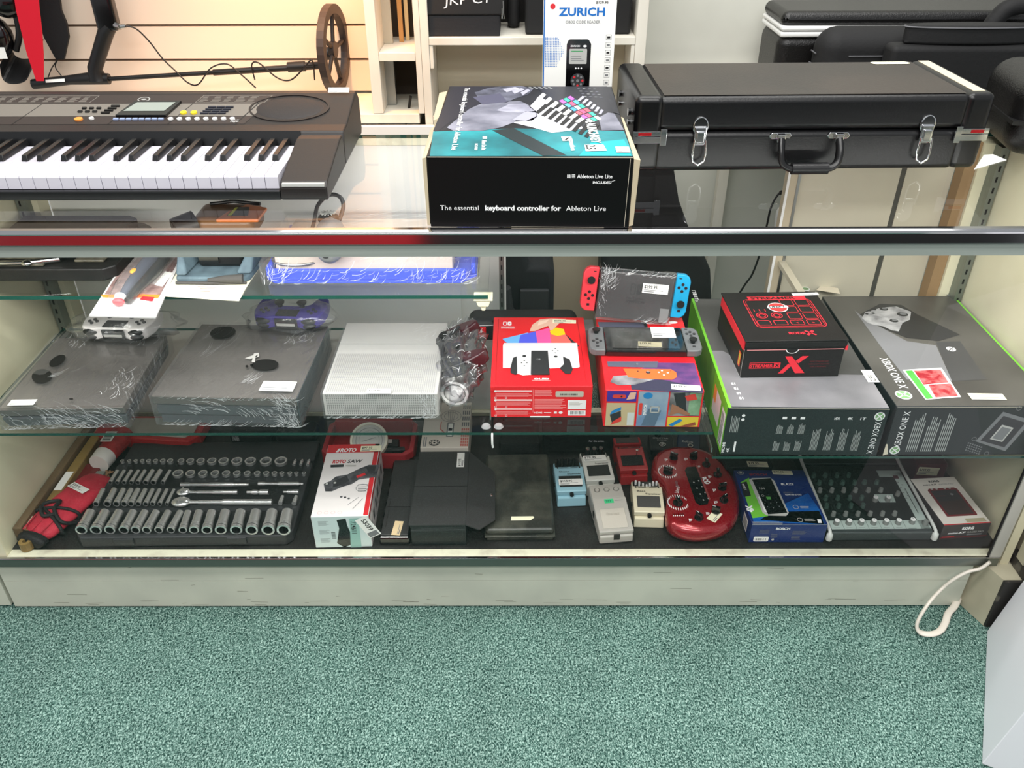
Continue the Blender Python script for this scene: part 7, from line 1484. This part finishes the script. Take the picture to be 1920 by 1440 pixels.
def knob(u, v, r_, c_, cap=None):
    m = MB(c_); m.M = FM; m.cyl((u, v, .0012), (u, v, .012), r_, r_ * .78, 14); o = m.build('knob', t)
    if cap: m = MB(cap); m.M = FM; m.cyl((u, v, .0122), (u, v, .0136), r_ * .85, r_ * .82, 14); m.box(u - .0005, v, .0137, u + .0005, v + r_ * .6, .0140, INKK); m.build('knob_cap', o)
for i in range(6): knob(.0245 + i * .0285, .020, .0068, KG, WHITE)
knob(.200, .022, .0068, KG, WHITE); knob(.229, .018, .0068, KG)
for i in range(6): knob(.026 + i * .0285, .047, .0058, KG)
for j in range(5):
    for i in range(4 if j < 4 else 4): knob(.018 + i * .0285 + .006 * (j % 2), .073 + j * .026, .0058, KGD if j != 2 else KG)
for i in range(2): knob(.140 + i * .030, .094, .0066, KG, WHITE); knob(.134 + i * .030, .125, .0058, KG); knob(.134 + i * .03, .152, .0058, KGD)
knob(.200, .112, .0058, KG)
for sx in (0, 1):
    x0 = -.002 if sx == 0 else w_ - .007
    m = MB(mat('pale_cheek', (206, 208, 204), .35)); m.tube(spl([Vector((x0 + .0045, -.002, .008)), Vector((x0 + .0045, -.002, .024)), Vector((x0 + .0045, .012, .0325)), Vector((x0 + .0045, .10, .0385)), Vector((x0 + .0045, .225, .0465)), Vector((x0 + .0045, .26, .056)), Vector((x0 + .0045, .300, .058))], 3), [.0075] * 4 + [.0040] * 15, 8); m.build('end_cheek', t)
for i in range(11):
    for j in range(2):
        m = MB(CHROMED).ring((.022 + i * .020, .245 + j * .022, .0475 + (.245 + j * .022 - .2255) * .08), .0055, .0035, .0025, 12); m.build('socket_ring', t)
# ---- boxed touch pad effect, small red box
KW = mat('kaoss_box_white', (220, 214, 206), .4, coat=.15); KDK = mat('kaoss_box_dark', (56, 52, 52), .4)
t = carton('touch_pad_box', 'retail box picturing a dark red touch pad, in the right front corner of the deck', 'box', (.974, .050, zd + .0003), 4.5, .112, .165, .045, KDK)
h = .045; f = mapper(t, top(h)); a = Art().on(top(h)); P = lambda pts, m, k=2: ppoly(a, f, pts, m, k); DRD = mat('print_dark_red', (110, 30, 34), .4)
a.rect(.001, .001, .111, .164, KW, 0); a.rect(.001, .001, .111, .004, SR, 1)
a.poly([(.022, .028), (.094, .028), (.096, .034), (.096, .120), (.090, .126), (.028, .126), (.022, .120)], DRD, 1); a.rect(.028, .034, .090, .118, DK, 2); a.rect(.030, .036, .088, .080, mat('print_pad_brown', (58, 46, 44), .4), 3)
for i in range(4): a.disc(.034 + i * .012 + (.008 if i > 1 else 0), .124, .0030, LGREY, 4, n=12)
a.line((.034, .098), (.054, .098), .0015, DRD, 4); a.disc(.072, .102, .004, INKG, 4)
a.text('KORG', .040, .148, .0065, INKK, wd=.026, k=2, bold=.05); a.text('mini-KP', .020, .137, .0055, INKK, wd=.034, k=2, bold=.02, shear=.2); a.text('KAOSS PAD', .060, .137, .005, INKG, wd=.036, k=2)
a.rect(.058, .006, .104, .018, mat('kraft_sticker', (168, 160, 132), .6), 5)
a.on(front()); a.text('KORG', .046, .030, .0075, INKW, wd=.028, k=2, bold=.06); a.text('mini-KP', .016, .018, .0060, INKW, wd=.042, k=2, bold=.02, shear=.2); a.text('KAOSS PAD', .062, .019, .0055, LGREY, wd=.038, k=2, bold=.01); a.rect(.062, .012, .098, .016, INKG, 2)
a.rect(.0, .006, .112, .009, DRD, 1); a.rect(.004, .009, .034, .011, SR, 1); a.build('printed_artwork', t)
t = carton('red_box', 'small dark red box with a cream price tag behind the touch pad box', 'box', (1.000, .265, zd + .0003), 0, .075, .075, .050, mat('maroon_card', (86, 22, 34), .5)); s_ = mapper(t, front())(1691, 888); sticker(t, rot_face(front(-.0004), R(-4), .004, .018), .052, .024, '$159.95', CREAM)
